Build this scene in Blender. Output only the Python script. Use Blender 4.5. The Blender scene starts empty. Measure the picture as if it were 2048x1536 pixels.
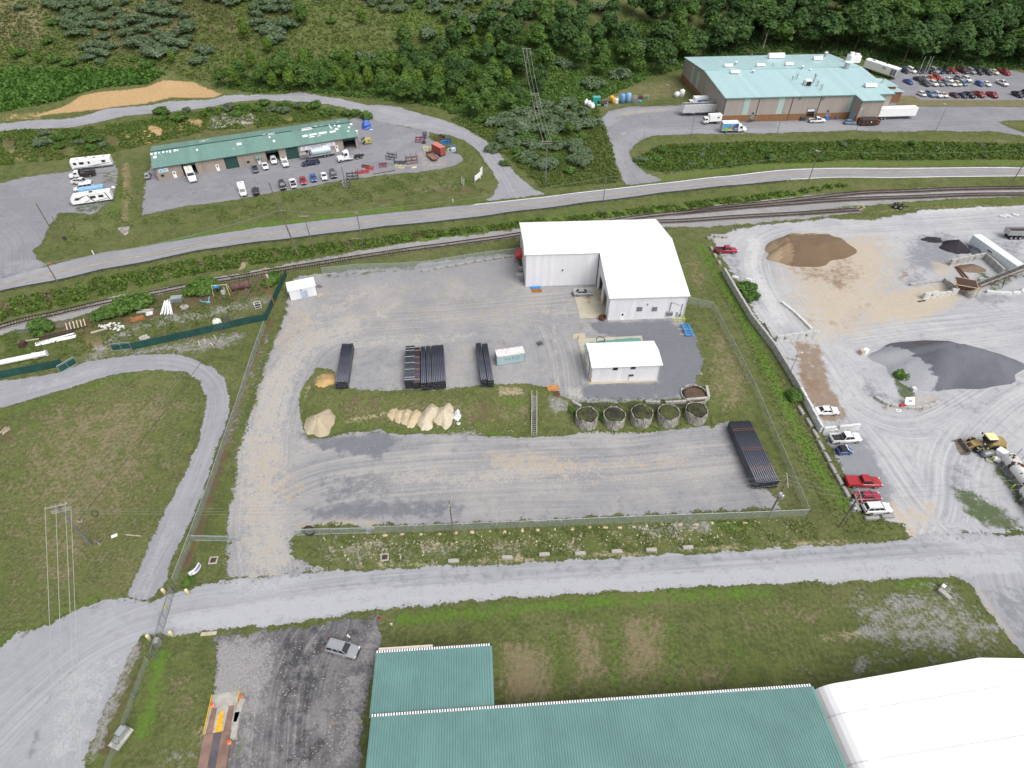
import bpy,bmesh,math,random
import numpy as np
from mathutils import Vector,Matrix
from mathutils.geometry import delaunay_2d_cdt
R=math.radians
random.seed(11)
RNG=np.random.default_rng(5)
scene=bpy.context.scene
COL=scene.collection
# ------------------------------------------------------------------ camera
CAM_H,PITCH,FPX=86.0,43.0,1198.0
cam_data=bpy.data.cameras.new("camera")
cam_data.sensor_width=36.0
cam_data.lens=36.0*FPX/2048.0
cam_data.clip_start,cam_data.clip_end=0.5,20000.0
cam=bpy.data.objects.new("camera",cam_data)
cam.location=(0,0,CAM_H)
cam.rotation_euler=(R(90-PITCH),0,0)
COL.objects.link(cam)
scene.camera=cam
# ------------------------------------------------------------------ overcast daylight
SUN_EL,SUN_AZ=56.0,140.0
world=bpy.data.worlds.new("World")
scene.world=world
world.use_nodes=True
wn=world.node_tree
bg=wn.nodes["Background"]
sky=wn.nodes.new("ShaderNodeTexSky")
sky.sky_type='NISHITA'
sky.sun_disc=False
sky.sun_elevation=R(SUN_EL)
sky.sun_rotation=R(SUN_AZ)
sky.air_density=1.0
sky.dust_density=4.0
sky.ozone_density=1.0
hsv=wn.nodes.new("ShaderNodeHueSaturation")
hsv.inputs["Saturation"].default_value=0.28
wn.links.new(sky.outputs[0],hsv.inputs["Color"])
wn.links.new(hsv.outputs[0],bg.inputs["Color"])
bg.inputs["Strength"].default_value=0.15
sun_data=bpy.data.lights.new("sun",'SUN')
sun_data.energy=1.5
sun_data.angle=R(40)
sun_data.color=(1.0,0.97,0.93)
sun=bpy.data.objects.new("sun",sun_data)
sun.rotation_euler=(R(90-SUN_EL),0,R(180-SUN_AZ))
sun.location=(0,100,120)
COL.objects.link(sun)
scene.view_settings.view_transform='Standard'
scene.view_settings.look='None'
scene.view_settings.exposure=0.36
scene.view_settings.gamma=1.0
scene.render.engine='CYCLES'
scene.cycles.max_bounces=5
scene.cycles.transparent_max_bounces=12
# ------------------------------------------------------------------ photo pixel <-> place
_S,_C=math.sin(R(PITCH)),math.cos(R(PITCH))
def P(px,py,z=0.0):
 """the point at height z that the photograph shows at pixel (px, py)"""
 u,v=(px-1024)/FPX,(768-py)/FPX
 t=(CAM_H-z)/(_S-v*_C)
 return u*t,(_C+v*_S)*t
HC=[]
def hc(z,*pts):
 for p in pts:HC.append((p[0],p[1],z))
hc(0,(0,1500),(400,1500),(1000,1500),(1500,1450),(2040,1500),(250,1230),(800,1190),(1400,1140),(2040,1100),(-200,1400),(2300,1300),(600,1050),(1000,1040),(1500,1020),(520,1000),(640,890),(800,875),(1000,880),(1250,870),(1440,860),(1600,1050),(700,950),(1200,950),(1480,940),(200,1100),(340,1000),(50,1000),(-150,1050))
hc(0.4,(1640,880),(1750,930),(1900,1000),(2100,950),(480,880),(395,900),(200,900))
hc(1.0,(1700,760),(1900,780),(2150,780),(500,800),(430,800),(200,800),(0,850),(1540,830))
hc(2.0,(640,775),(700,778),(850,780),(1000,772),(1120,790),(1200,795),(1300,797),(1380,795),(1415,770),(1250,700),(900,650),(700,620),(620,660),(560,690),(1100,600),(1380,640),(1480,700),(1600,640),(1800,650),(2100,650),(540,740),(350,720),(200,700),(0,740),(100,640),(300,600),(480,580),(-200,760),(850,545),(1000,520),(1250,560),(1400,500),(1520,500),(1700,520),(2040,520),(2300,520),(600,560),(1900,470))
hc(2.2,(0,655),(100,625),(300,580),(480,545),(650,520),(900,490),(1040,478),(1200,455),(1400,430),(1600,410),(1850,400),(2048,390),(2300,380),(-150,700))
hc(2.3,(1000,462),(1180,440),(1350,420))
hc(2.6,(100,590),(300,545),(560,505),(750,478),(900,468),(1500,394),(1800,372))
hc(3.8,(0,570),(100,550),(205,526),(350,500),(512,471),(640,457),(762,441),(900,425),(1024,411),(1170,396),(1324,386),(1440,368),(1536,351),(1648,346),(1811,344),(2048,345),(2300,346),(-150,605),(60,600),(205,548),(400,505),(512,488),(762,456),(1024,427),(1170,409))
hc(4.0,(300,470),(450,440),(600,425),(800,405),(950,400),(1120,375),(1180,380),(1250,372),(1330,358),(1450,343),(1623,332),(1800,330),(2048,330),(2300,330))
hc(4.3,(258,420),(255,380),(255,345),(1100,350),(1190,345),(1040,365))
hc(4.6,(0,450),(100,440),(60,380),(200,400),(180,340),(160,450),(-150,450))
hc(4.8,(290,400),(450,380),(600,350),(750,330),(880,320),(300,345),(500,320),(700,290),(800,270),(560,370))
hc(5.0,(940,320),(1060,310),(1150,320))
hc(5.2,(300,300),(500,270),(690,236),(760,250),(0,345),(120,330),(200,310))
hc(6.0,(940,268),(1000,260),(1100,240))
hc(7.0,(860,240),(300,268),(420,252),(520,225),(620,222))
hc(8.2,(760,216),(690,206),(600,202))
hc(9.0,(0,256),(150,246),(300,216),(430,206),(512,195),(-150,262),(0,275),(150,262),(280,232))
hc(11.5,(0,226),(140,208),(447,185),(600,180))
hc(13.0,(200,185),(300,168),(380,160),(0,205))
hc(16.5,(0,140),(150,140),(320,145),(500,120),(-150,140))
hc(7.5,(1215,235),(1250,225),(1400,215),(1290,278),(1400,272),(1500,270),(1700,264),(1871,263),(1985,266),(2048,275),(2300,275),(1500,240),(1700,235),(1850,235),(2048,235),(1830,200),(2048,205),(2300,205),(1850,170),(1950,165),(2048,160),(1390,180),(1240,190),(1300,200),(1376,145))
hc(5.5,(1300,310),(1450,305),(1650,298),(1850,297),(2048,302))
hc(8.0,(1820,145),(2000,142),(2200,140),(1500,160),(1700,150))
hc(7.0,(1180,210),(1140,240))
hc(9.0,(1200,150),(1000,190),(900,190),(1350,120),(760,180),(1480,105))
hc(11,(1800,120),(2048,118),(1600,95),(2250,110))
hc(14,(1000,110),(1200,80),(850,110),(1450,60),(700,120))
hc(16,(1700,60),(2048,60),(1900,50),(2250,60))
hc(22,(0,80),(300,80),(550,60),(-200,80))
hc(24,(900,30),(1200,15),(1500,10))
hc(33,(0,-5),(300,-5),(600,-5),(-300,-5))
hc(28,(900,-10),(1200,-15))
hc(23,(1600,-10),(2048,-5),(2350,-5))
_ctrl=np.array([(*P(px,py,z),z)for px,py,z in HC])
_D=np.sqrt(((_ctrl[:,None,:2]-_ctrl[None,:,:2])**2).sum(-1))
_n=len(_ctrl)
_A=np.zeros((_n+1,_n+1));_A[:_n,:_n]=-_D-1.2*np.eye(_n)*-1.0;_A[:_n,_n]=1;_A[_n,:_n]=1
_w=np.linalg.solve(_A,np.append(_ctrl[:,2],0))
X0,X1,Y0,Y1=-270,330,4,430
GX,GY=np.arange(X0,X1+1.0),np.arange(Y0,Y1+1.0)
def _rbf(x,y):
 out=np.full(x.shape,_w[_n])
 for i in range(_n):
  out-=_w[i]*np.sqrt((x-_ctrl[i,0])**2+(y-_ctrl[i,1])**2)
 return out
_gx,_gy=np.meshgrid(GX,GY)
HG=_rbf(_gx,_gy)
for _ in range(2):
 _p=np.pad(HG,1,mode='edge')
 HG=(_p[:-2,1:-1]+_p[2:,1:-1]+_p[1:-1,:-2]+_p[1:-1,2:]+2*HG)/6
HG[_gy<46]*=np.clip((_gy[_gy<46]-30)/16,0,1)
def hv(x,y):
 fx=np.clip((np.asarray(x,float)-X0),0,X1-X0-1e-6);fy=np.clip((np.asarray(y,float)-Y0),0,Y1-Y0-1e-6)
 i,j=fx.astype(int),fy.astype(int);a,b=fx-i,fy-j
 return(HG[j,i]*(1-a)+HG[j,i+1]*a)*(1-b)+(HG[j+1,i]*(1-a)+HG[j+1,i+1]*a)*b
def h(x,y):
 return float(hv(x,y))
def G(px,py):
 """where the ground shows at a photo pixel"""
 z=2.0
 for _ in range(25):
  x,y=P(px,py,z)
  z+=0.7*(h(x,y)-z)
 return Vector((x,y,h(x,y)))
class MB:
 def __init__(s):s.v=[];s.f=[];s.groups=[]
 def add(s,vs,fs):
  o=len(s.v);s.v.extend([tuple(p)for p in vs]);s.f.extend([tuple(i+o for i in f)for f in fs]);return s
 def box(s,c,d,rz=0.0,taper=1.0,ry=0.0):
  hx,hy,hz=d[0]/2,d[1]/2,d[2]/2
  M=Matrix.Rotation(rz,3,'Z')@Matrix.Rotation(ry,3,'Y');vs=[]
  for z,k in((-hz,1.0),(hz,taper)):
   for x,y in((-hx,-hy),(hx,-hy),(hx,hy),(-hx,hy)):
    vs.append(M@Vector((x*k,y*k,z))+Vector(c))
  return s.add(vs,[(0,3,2,1),(4,5,6,7),(0,1,5,4),(1,2,6,5),(2,3,7,6),(3,0,4,7)])
 def b2(s,x0,x1,y0,y1,z0,z1):
  return s.box(((x0+x1)/2,(y0+y1)/2,(z0+z1)/2),(x1-x0,y1-y0,z1-z0))
 def beam(s,a,b,w,t=None):
  a,b=Vector(a),Vector(b);d=b-a;L=d.length
  if L<1e-6:return s
  q=d.to_track_quat('Z','Y').to_matrix();t=t or w;vs=[]
  for z in(0,L):
   for x,y in((-w/2,-t/2),(w/2,-t/2),(w/2,t/2),(-w/2,t/2)):vs.append(a+q@Vector((x,y,z)))
  return s.add(vs,[(0,3,2,1),(4,5,6,7),(0,1,5,4),(1,2,6,5),(2,3,7,6),(3,0,4,7)])
 def cyl(s,a,b,r,r2=None,n=10,caps=True):
  a,b=Vector(a),Vector(b);d=b-a;q=d.to_track_quat('Z','Y').to_matrix();r2=r if r2 is None else r2;vs=[]
  for p,rr in((a,r),(b,r2)):
   for k in range(n):
    t=2*math.pi*k/n;vs.append(p+q@Vector((rr*math.cos(t),rr*math.sin(t),0)))
  fs=[(k,(k+1)%n,n+(k+1)%n,n+k)for k in range(n)]
  if caps:fs+=[tuple(reversed(range(n))),tuple(range(n,2*n))]
  return s.add(vs,fs)
 def tube(s,pts,r,n=6):
  for a,b in zip(pts,pts[1:]):s.cyl(a,b,r,n=n)
  return s
 def lathe(s,c,prof,n=16,axis='Z'):
  vs,fs=[],[]
  for(r,z)in prof:
   for k in range(n):
    t=2*math.pi*k/n
    p=Vector((r*math.cos(t),r*math.sin(t),z))
    if axis=='X':p=Vector((p.z,p.x,p.y))
    if axis=='Y':p=Vector((p.x,p.z,p.y))
    vs.append(p+Vector(c))
  for i in range(len(prof)-1):
   for k in range(n):
    fs.append((i*n+k,i*n+(k+1)%n,(i+1)*n+(k+1)%n,(i+1)*n+k))
  if prof[0][0]>1e-4:fs.append(tuple(reversed(range(n))))
  if prof[-1][0]>1e-4:fs.append(tuple(range((len(prof)-1)*n,len(prof)*n)))
  return s.add(vs,fs)
 def loft(s,secs,cap=True,closed=True):
  n=len(secs[0]);vs=[p for q in secs for p in q];fs=[]
  for i in range(len(secs)-1):
   for k in range(n if closed else n-1):
    fs.append((i*n+k,i*n+(k+1)%n,(i+1)*n+(k+1)%n,(i+1)*n+k))
  if cap:fs+=[tuple(reversed(range(n))),tuple(range((len(secs)-1)*n,len(secs)*n))]
  return s.add(vs,fs)
 def prism(s,poly,z0,z1):
  n=len(poly)
  return s.add([(x,y,z0)for x,y in poly]+[(x,y,z1)for x,y in poly],[tuple(reversed(range(n))),tuple(range(n,2*n))]+[(k,(k+1)%n,n+(k+1)%n,n+k)for k in range(n)])
 def quad(s,a,b,c,d):return s.add([a,b,c,d],[(0,1,2,3)])
 def torus(s,c,Rr,r,rot=None,n=16,m=6):
  rot=rot or Matrix.Identity(3);vs,fs=[],[]
  for i in range(n):
   t=2*math.pi*i/n
   for j in range(m):
    q=2*math.pi*j/m
    vs.append(rot@Vector(((Rr+r*math.cos(q))*math.cos(t),(Rr+r*math.cos(q))*math.sin(t),r*math.sin(q)))+Vector(c))
  for i in range(n):
   for j in range(m):fs.append((i*m+j,((i+1)%n)*m+j,((i+1)%n)*m+(j+1)%m,i*m+(j+1)%m))
  return s.add(vs,fs)
 def mesh(s,name,smooth=False):
  me=bpy.data.meshes.new(name);me.from_pydata(s.v,[],s.f);me.update()
  bm=bmesh.new();bm.from_mesh(me);bmesh.ops.recalc_face_normals(bm,faces=bm.faces);bm.to_mesh(me);bm.free()
  if smooth:me.shade_smooth()
  return me
def tag(o,label=None,cat=None,group=None,kind=None):
 if label:o["label"]=label
 if cat:o["category"]=cat
 if group:o["group"]=group
 if kind:o["kind"]=kind
 return o
def link(name,me,mat=None,parent=None,loc=None,rz=0.0):
 o=bpy.data.objects.new(name,me);COL.objects.link(o)
 if mat is not None and me is not None and not me.materials:me.materials.append(mat)
 if parent is not None:o.parent=parent
 if loc is not None:o.location=loc
 if rz:o.rotation_euler[2]=rz
 return o
def part(name,mb,mat,parent,smooth=False,loc=None,rz=0.0):
 if len(mb.groups)>1:
  g=mb.groups+[(len(mb.v),len(mb.f))];o=None
  for(v0,f0),(v1,f1)in zip(g,g[1:]):
   m2=MB();m2.v=mb.v[v0:v1];m2.f=[tuple(i-v0 for i in f)for f in mb.f[f0:f1]]
   o=link(name,m2.mesh(name,smooth),mat,parent,loc,rz)
  return o
 return link(name,mb.mesh(name,smooth),mat,parent,loc,rz)
def thing(name,label,cat,loc=(0,0,0),rz=0.0,group=None):
 o=link(name,None,None,None,loc,rz);o.empty_display_size=0.3
 return tag(o,label,cat,group)
def solid(name,mb,mat,label,cat,loc=(0,0,0),rz=0.0,group=None,smooth=False):
 return tag(part(name,mb,mat,None,smooth,loc,rz),label,cat,group)
def copy_tree(o,parent=None):
 c=o.copy();COL.objects.link(c);c.parent=parent
 for ch in o.children:copy_tree(ch,c)
 return c
def heading(a,b):
 return math.atan2(b[1]-a[1],b[0]-a[0])
ORD="first second third fourth fifth sixth seventh eighth ninth tenth eleventh twelfth thirteenth fourteenth fifteenth sixteenth seventeenth eighteenth nineteenth twentieth".split()
def nth(i):
 if i<20:return ORD[i]
 k=i+1;tens={2:"twenty",3:"thirty",4:"forty",5:"fifty",6:"sixty",7:"seventy",8:"eighty",9:"ninety"}
 t,u=divmod(k,10)
 if t>9:return "%dth"%k
 if u==0:return tens[t][:-1]+"ieth"
 return tens[t]+"-"+ORD[u-1]
def newmat(name):
 m=bpy.data.materials.new(name);m.use_nodes=True
 return m,m.node_tree,m.node_tree.nodes["Principled BSDF"]
def c4(c):return(c[0],c[1],c[2],1.0)
class N:
 """small node-building helper"""
 def __init__(s,nt):s.nt=nt
 def node(s,t,**kw):
  n=s.nt.nodes.new(t)
  for k,v in kw.items():setattr(n,k,v)
  return n
 def put(s,sock,v):
  if hasattr(v,"is_linked"):s.nt.links.new(v,sock)
  else:sock.default_value=v
 def noise(s,vec,scale,detail=4,rough=0.55,dist=0.0):
  n=s.node("ShaderNodeTexNoise");s.put(n.inputs["Vector"],vec);n.inputs["Scale"].default_value=scale
  n.inputs["Detail"].default_value=detail;n.inputs["Roughness"].default_value=rough;n.inputs["Distortion"].default_value=dist
  return n.outputs["Fac"]
 def math(s,op,a,b=None,clamp=False):
  n=s.node("ShaderNodeMath",operation=op);n.use_clamp=clamp;s.put(n.inputs[0],a)
  if b is not None:s.put(n.inputs[1],b)
  return n.outputs[0]
 def step(s,x,lo,hi):
  n=s.node("ShaderNodeMapRange",interpolation_type='SMOOTHSTEP');s.put(n.inputs[0],x);n.inputs[1].default_value=lo;n.inputs[2].default_value=hi
  return n.outputs[0]
 def mix(s,f,a,b,mode='MIX'):
  n=s.node("ShaderNodeMix",data_type='RGBA',blend_type=mode);s.put(n.inputs[0],f)
  s.put(n.inputs[6],c4(a)if isinstance(a,tuple)else a);s.put(n.inputs[7],c4(b)if isinstance(b,tuple)else b)
  return n.outputs[2]
 def attr(s,name):
  n=s.node("ShaderNodeAttribute",attribute_name=name);return n.outputs["Fac"]
 def comb(s,x,y,z=0.0):
  n=s.node("ShaderNodeCombineXYZ");s.put(n.inputs[0],x);s.put(n.inputs[1],y);s.put(n.inputs[2],z);return n.outputs[0]
 def pos(s):return s.node("ShaderNodeNewGeometry").outputs["Position"]
 def obj(s):return s.node("ShaderNodeTexCoord").outputs["Object"]
 def bump(s,hgt,dist,strength=1.0):
  n=s.node("ShaderNodeBump");n.inputs["Distance"].default_value=dist;n.inputs["Strength"].default_value=strength;s.put(n.inputs["Height"],hgt)
  return n.outputs[0]
_MC={}
def paint(name,col,rough=0.5,metal=0.0,var=0.10,scale=1.5,wear=None,wear_amt=0.0,bump=0.0,spec=0.4):
 """painted or plain surface with slight uneven tone and optional wear patches"""
 if name in _MC:return _MC[name]
 m,nt,b=newmat(name);n=N(nt);v=n.obj()
 f=n.noise(v,scale,5,0.6)
 dk=tuple(c*(1-var)for c in col);lt=tuple(min(1,c*(1+var))for c in col)
 c=n.mix(n.step(f,0.3,0.7),dk,lt)
 if wear:
  w=n.step(n.noise(v,scale*1.7,6,0.7),0.72-wear_amt,0.80-wear_amt*0.9);c=n.mix(w,c,wear)
 n.put(b.inputs["Base Color"],c);b.inputs["Roughness"].default_value=rough;b.inputs["Metallic"].default_value=metal
 b.inputs["Specular IOR Level"].default_value=spec
 if bump:n.put(b.inputs["Normal"],n.bump(n.noise(v,scale*6,4),bump))
 _MC[name]=m;return m
def ribbed(name,col,pitch,axis='X',rough=0.45,depth=0.03,stain=None,metal=0.0,stain_amt=0.25,var=0.05,seam=0.0):
 """profiled sheet metal: fine ribs as relief, faint panel tone, grime"""
 m,nt,b=newmat(name);n=N(nt);v=n.obj()
 sx=n.node("ShaderNodeSeparateXYZ");n.put(sx.inputs[0],v)
 co=sx.outputs['XYZ'.index(axis)]
 ph=n.math('FRACT',n.math('DIVIDE',co,pitch))
 rib=n.math('MULTIPLY',n.step(n.math('ABSOLUTE',n.math('SUBTRACT',ph,0.5)),0.28,0.42),1.0)
 pan=n.noise(n.comb(n.math('FLOOR',n.math('DIVIDE',co,pitch*3)),0.0),3.1,0)
 c=n.mix(n.step(pan,0.3,0.7),tuple(x*(1-var)for x in col),tuple(min(1,x*(1+var))for x in col))
 c=n.mix(n.math('MULTIPLY',rib,0.22),c,tuple(x*0.55 for x in col))
 if stain:
  st=n.noise(n.comb(n.math('MULTIPLY',co,1.0),sx.outputs[1 if axis=='X' else 0],n.math('MULTIPLY',sx.outputs[2],0.25)),0.9,6,0.7)
  c=n.mix(n.math('MULTIPLY',n.step(st,0.45,0.75),stain_amt),c,stain)
 n.put(b.inputs["Base Color"],c);b.inputs["Roughness"].default_value=rough;b.inputs["Metallic"].default_value=metal
 n.put(b.inputs["Normal"],n.bump(rib,depth))
 return m
def objpaint(name,rough=0.28,metal=0.0):
 """car paint: colour from the object itself"""
 m,nt,b=newmat(name);n=N(nt)
 oi=n.node("ShaderNodeObjectInfo")
 dirt=n.step(n.noise(n.obj(),2.5,5,0.65),0.5,0.9)
 n.put(b.inputs["Base Color"],n.mix(n.math('MULTIPLY',dirt,0.06),oi.outputs["Color"],(0.25,0.23,0.2)))
 b.inputs["Roughness"].default_value=rough;b.inputs["Metallic"].default_value=metal
 b.inputs["Coat Weight"].default_value=0.15;b.inputs["Coat Roughness"].default_value=0.12
 return m
M={}
M['car']=objpaint("car_paint")
M['truckpaint']=objpaint("truck_body",0.4)
def glassmat():
 m,nt,b=newmat("dark_glass");n=N(nt)
 n.put(b.inputs["Base Color"],n.mix(n.noise(n.obj(),3.0,2),(0.012,0.015,0.018),(0.035,0.042,0.048)))
 b.inputs["Roughness"].default_value=0.12;b.inputs["Specular IOR Level"].default_value=0.5
 return m
M['glass']=glassmat()
M['tyre']=paint("tyre_rubber",(0.02,0.02,0.021),0.85)
M['rim']=paint("wheel_rim",(0.45,0.45,0.46),0.35,0.6)
M['lamp_white']=paint("lamp_lens",(0.65,0.66,0.66),0.15)
M['lamp_red']=paint("tail_lens",(0.35,0.02,0.02),0.2)
M['black']=paint("black_plastic",(0.018,0.018,0.02),0.6)
M['under']=paint("chassis_dark",(0.03,0.03,0.032),0.8)
M['white']=paint("white_paint",(0.80,0.80,0.80),0.45,var=0.04)
M['whitewall']=ribbed("white_wall_sheet",(0.74,0.74,0.77),0.30,'X',stain=(0.5,0.48,0.46),stain_amt=0.14)
M['whitewall_y']=ribbed("white_wall_sheet_side",(0.74,0.74,0.77),0.30,'Y',stain=(0.5,0.48,0.46),stain_amt=0.14)
M['whiteroof']=ribbed("white_roof_sheet",(0.84,0.84,0.84),0.61,'X',0.4,0.02,stain=(0.7,0.7,0.7),stain_amt=0.08)
M['tanwall']=ribbed("tan_wall_sheet",(0.33,0.275,0.235),0.30,'X',stain=(0.22,0.19,0.17),stain_amt=0.2)
M['plantwall']=ribbed("plant_wall_sheet",(0.36,0.315,0.285),0.30,'X',stain=(0.26,0.23,0.21),stain_amt=0.15)
M['plantwall_y']=ribbed("plant_wall_sheet_side",(0.36,0.315,0.285),0.30,'Y',stain=(0.26,0.23,0.21),stain_amt=0.15)
M['tealroof']=ribbed("teal_roof_sheet",(0.355,0.52,0.53),0.61,'X',0.4,0.05,stain=(0.50,0.63,0.65),stain_amt=0.5,var=0.05)
M['greenroof']=ribbed("green_roof_sheet",(0.135,0.245,0.212),0.61,'X',0.5,0.04,stain=(0.22,0.33,0.295),stain_amt=0.55,var=0.08)
M['dkgreen']=paint("dark_green_sheet",(0.02,0.06,0.055),0.55)
M['concrete']=paint("concrete",(0.36,0.345,0.31),0.9,var=0.18,scale=0.8,wear=(0.22,0.21,0.19),wear_amt=0.12,bump=0.01)
M['oldconcrete']=paint("weathered_concrete",(0.30,0.29,0.27),0.92,var=0.3,scale=0.9,wear=(0.10,0.10,0.095),wear_amt=0.17,bump=0.02)
M['blockwall']=paint("block_wall_concrete",(0.38,0.37,0.35),0.92,var=0.25,scale=1.2,wear=(0.12,0.12,0.12),wear_amt=0.12,bump=0.02)
M['brown_brick']=paint("brown_brick",(0.22,0.115,0.055),0.9,var=0.2,scale=2.0)
M['galv']=paint("galvanised_steel",(0.42,0.44,0.45),0.45,0.5)
M['wood']=paint("pole_wood",(0.155,0.125,0.10),0.9,var=0.25,scale=2)
M['paleswood']=paint("pale_wood",(0.42,0.37,0.28),0.9,var=0.2,scale=3)
M['redwood']=paint("reddish_wood",(0.30,0.13,0.05),0.9,var=0.25,scale=3)
M['yellow']=paint("safety_yellow",(0.62,0.42,0.02),0.5,wear=(0.25,0.2,0.1),wear_amt=0.04)
M['paleyellow']=paint("pale_yellow",(0.62,0.55,0.33),0.6,var=0.12)
M['lime']=paint("lime_paint",(0.55,0.62,0.05),0.5)
M['blue']=paint("blue_paint",(0.03,0.20,0.55),0.45,var=0.15)
M['red']=paint("red_paint",(0.42,0.025,0.03),0.45,var=0.2)
M['rust']=paint("rust",(0.13,0.055,0.03),0.9,var=0.35,scale=3,wear=(0.05,0.025,0.02),wear_amt=0.15)
M['darkrust']=paint("dark_rust",(0.055,0.032,0.028),0.85,var=0.3,scale=3,wear=(0.16,0.08,0.05),wear_amt=0.1)
M['steel']=paint("grey_steel",(0.22,0.23,0.24),0.5,0.4,var=0.2)
M['dksteel']=paint("dark_steel",(0.06,0.065,0.07),0.6,0.2,var=0.2)
M['orange']=paint("orange_plastic",(0.60,0.12,0.03),0.5)
M['pipe']=paint("black_pipe",(0.058,0.063,0.085),0.36,var=0.15,spec=0.6)
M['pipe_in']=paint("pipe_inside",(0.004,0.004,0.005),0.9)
M['ibcblue']=paint("tank_blue",(0.12,0.30,0.58),0.45,var=0.12)
M['rock']=paint("riprap_stone",(0.30,0.27,0.25),0.95,var=0.35,scale=0.7)
M['limestone']=paint("pale_stone",(0.50,0.44,0.33),0.95,var=0.25,scale=0.9)
M['skin']=paint("skin",(0.42,0.25,0.18),0.6)
M['tent']=paint("white_membrane",(0.80,0.80,0.81),0.5,var=0.02,scale=0.3)
M['bark']=paint("bark",(0.10,0.08,0.06),0.95,var=0.3,scale=3)
def chainlink():
 m,nt,b=newmat("chain_link");n=N(nt);v=n.obj()
 b.inputs["Base Color"].default_value=(0.40,0.46,0.46,1);b.inputs["Roughness"].default_value=0.5
 tr=n.node("ShaderNodeBsdfTransparent");mx=n.node("ShaderNodeMixShader")
 n.put(mx.inputs[0],n.math('ADD',0.20,n.math('MULTIPLY',n.noise(v,1.2,2),0.16)))
 nt.links.new(tr.outputs[0],mx.inputs[1]);nt.links.new(b.outputs[0],mx.inputs[2])
 nt.links.new(mx.outputs[0],nt.nodes["Material Output"].inputs[0])
 return m
M['chain']=chainlink()
def gravelmat(name,base,light,dark,tan=(0.36,0.31,0.25),grain=(0.75,1.3),green=(0.06,0.085,0.025),patch=0.5,rough=0.95,ragged=0.0):
 """crushed-stone or asphalt surface: stone grain, broad tone patches, wheel streaks that follow the drive lines, dust and dark stone laid down where they lie"""
 m,nt,b=newmat(name);n=N(nt);p=n.pos()
 big=n.noise(p,0.11,5,0.6);mid=n.noise(p,0.6,5,0.65);fine=n.noise(p,7.0,3,0.7);pix=n.noise(p,2.6,2,0.8)
 c=n.mix(n.math('MULTIPLY',n.step(big,0.38,0.66),patch),base,light)
 c=n.mix(n.math('MULTIPLY',n.step(mid,0.48,0.72),patch),c,dark)
 lane=n.attr("lane");lw=n.attr("lanew");al=n.attr("along")
 st=n.noise(n.comb(n.math('MULTIPLY',lane,1.5),n.math('MULTIPLY',al,0.028)),1.0,5,0.72)
 c=n.mix(n.math('MULTIPLY',n.math('MULTIPLY',n.step(st,0.47,0.64),lw),0.62),c,light)
 c=n.mix(n.math('MULTIPLY',n.math('MULTIPLY',n.step(st,0.50,0.34),lw),0.40),c,dark)
 brk=n.math('MULTIPLY',n.math('SUBTRACT',n.math('ADD',n.math('MULTIPLY',mid,0.65),n.math('MULTIPLY',pix,0.35)),0.5),2.9)
 def lay(at,col,c,k=0.85,soft=0.30):
  f=n.step(n.math('ADD',n.attr(at),n.math('MULTIPLY',brk,0.8)),0.42-soft*0.5,0.58+soft*0.5)
  return n.mix(n.math('MULTIPLY',n.math('MULTIPLY',f,k),n.step(n.attr(at),0.02,0.2)),c,col)
 c=lay("dark",dark,c);c=lay("dust",light,c);c=lay("tan",tan,c);c=lay("soil",(0.13,0.09,0.065),c)
 c=lay("black",(0.045,0.045,0.05),c,0.9);c=lay("brown",(0.21,0.145,0.095),c);c=lay("grass",green,c,0.9)
 g=n.math('ADD',n.math('MULTIPLY',n.math('ADD',n.math('MULTIPLY',fine,0.5),n.math('MULTIPLY',pix,0.5)),(grain[1]-grain[0])*1.4),grain[0]-0.2*(grain[1]-grain[0]))
 gr=n.node("ShaderNodeCombineColor")
 for i in range(3):n.put(gr.inputs[i],g)
 c=n.mix(1.0,c,gr.outputs[0],'MULTIPLY')
 n.put(b.inputs["Base Color"],c);b.inputs["Roughness"].default_value=rough;b.inputs["Specular IOR Level"].default_value=0.15
 n.put(b.inputs["Normal"],n.bump(n.math('ADD',fine,n.math('MULTIPLY',pix,1.2)),0.05,0.7))
 if ragged:
  al_=n.step(n.math('ADD',n.attr("edge"),n.math('MULTIPLY',n.math('SUBTRACT',n.math('ADD',n.math('MULTIPLY',n.noise(p,0.45,4,0.6),0.55),n.math('MULTIPLY',n.noise(p,2.2,3,0.7),0.45)),0.5),ragged*6.0)),ragged*0.45,ragged*0.75)
  tr=n.node("ShaderNodeBsdfTransparent");mx=n.node("ShaderNodeMixShader");n.put(mx.inputs[0],al_)
  nt.links.new(tr.outputs[0],mx.inputs[1]);nt.links.new(b.outputs[0],mx.inputs[2]);nt.links.new(mx.outputs[0],nt.nodes["Material Output"].inputs[0])
 return m
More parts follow.
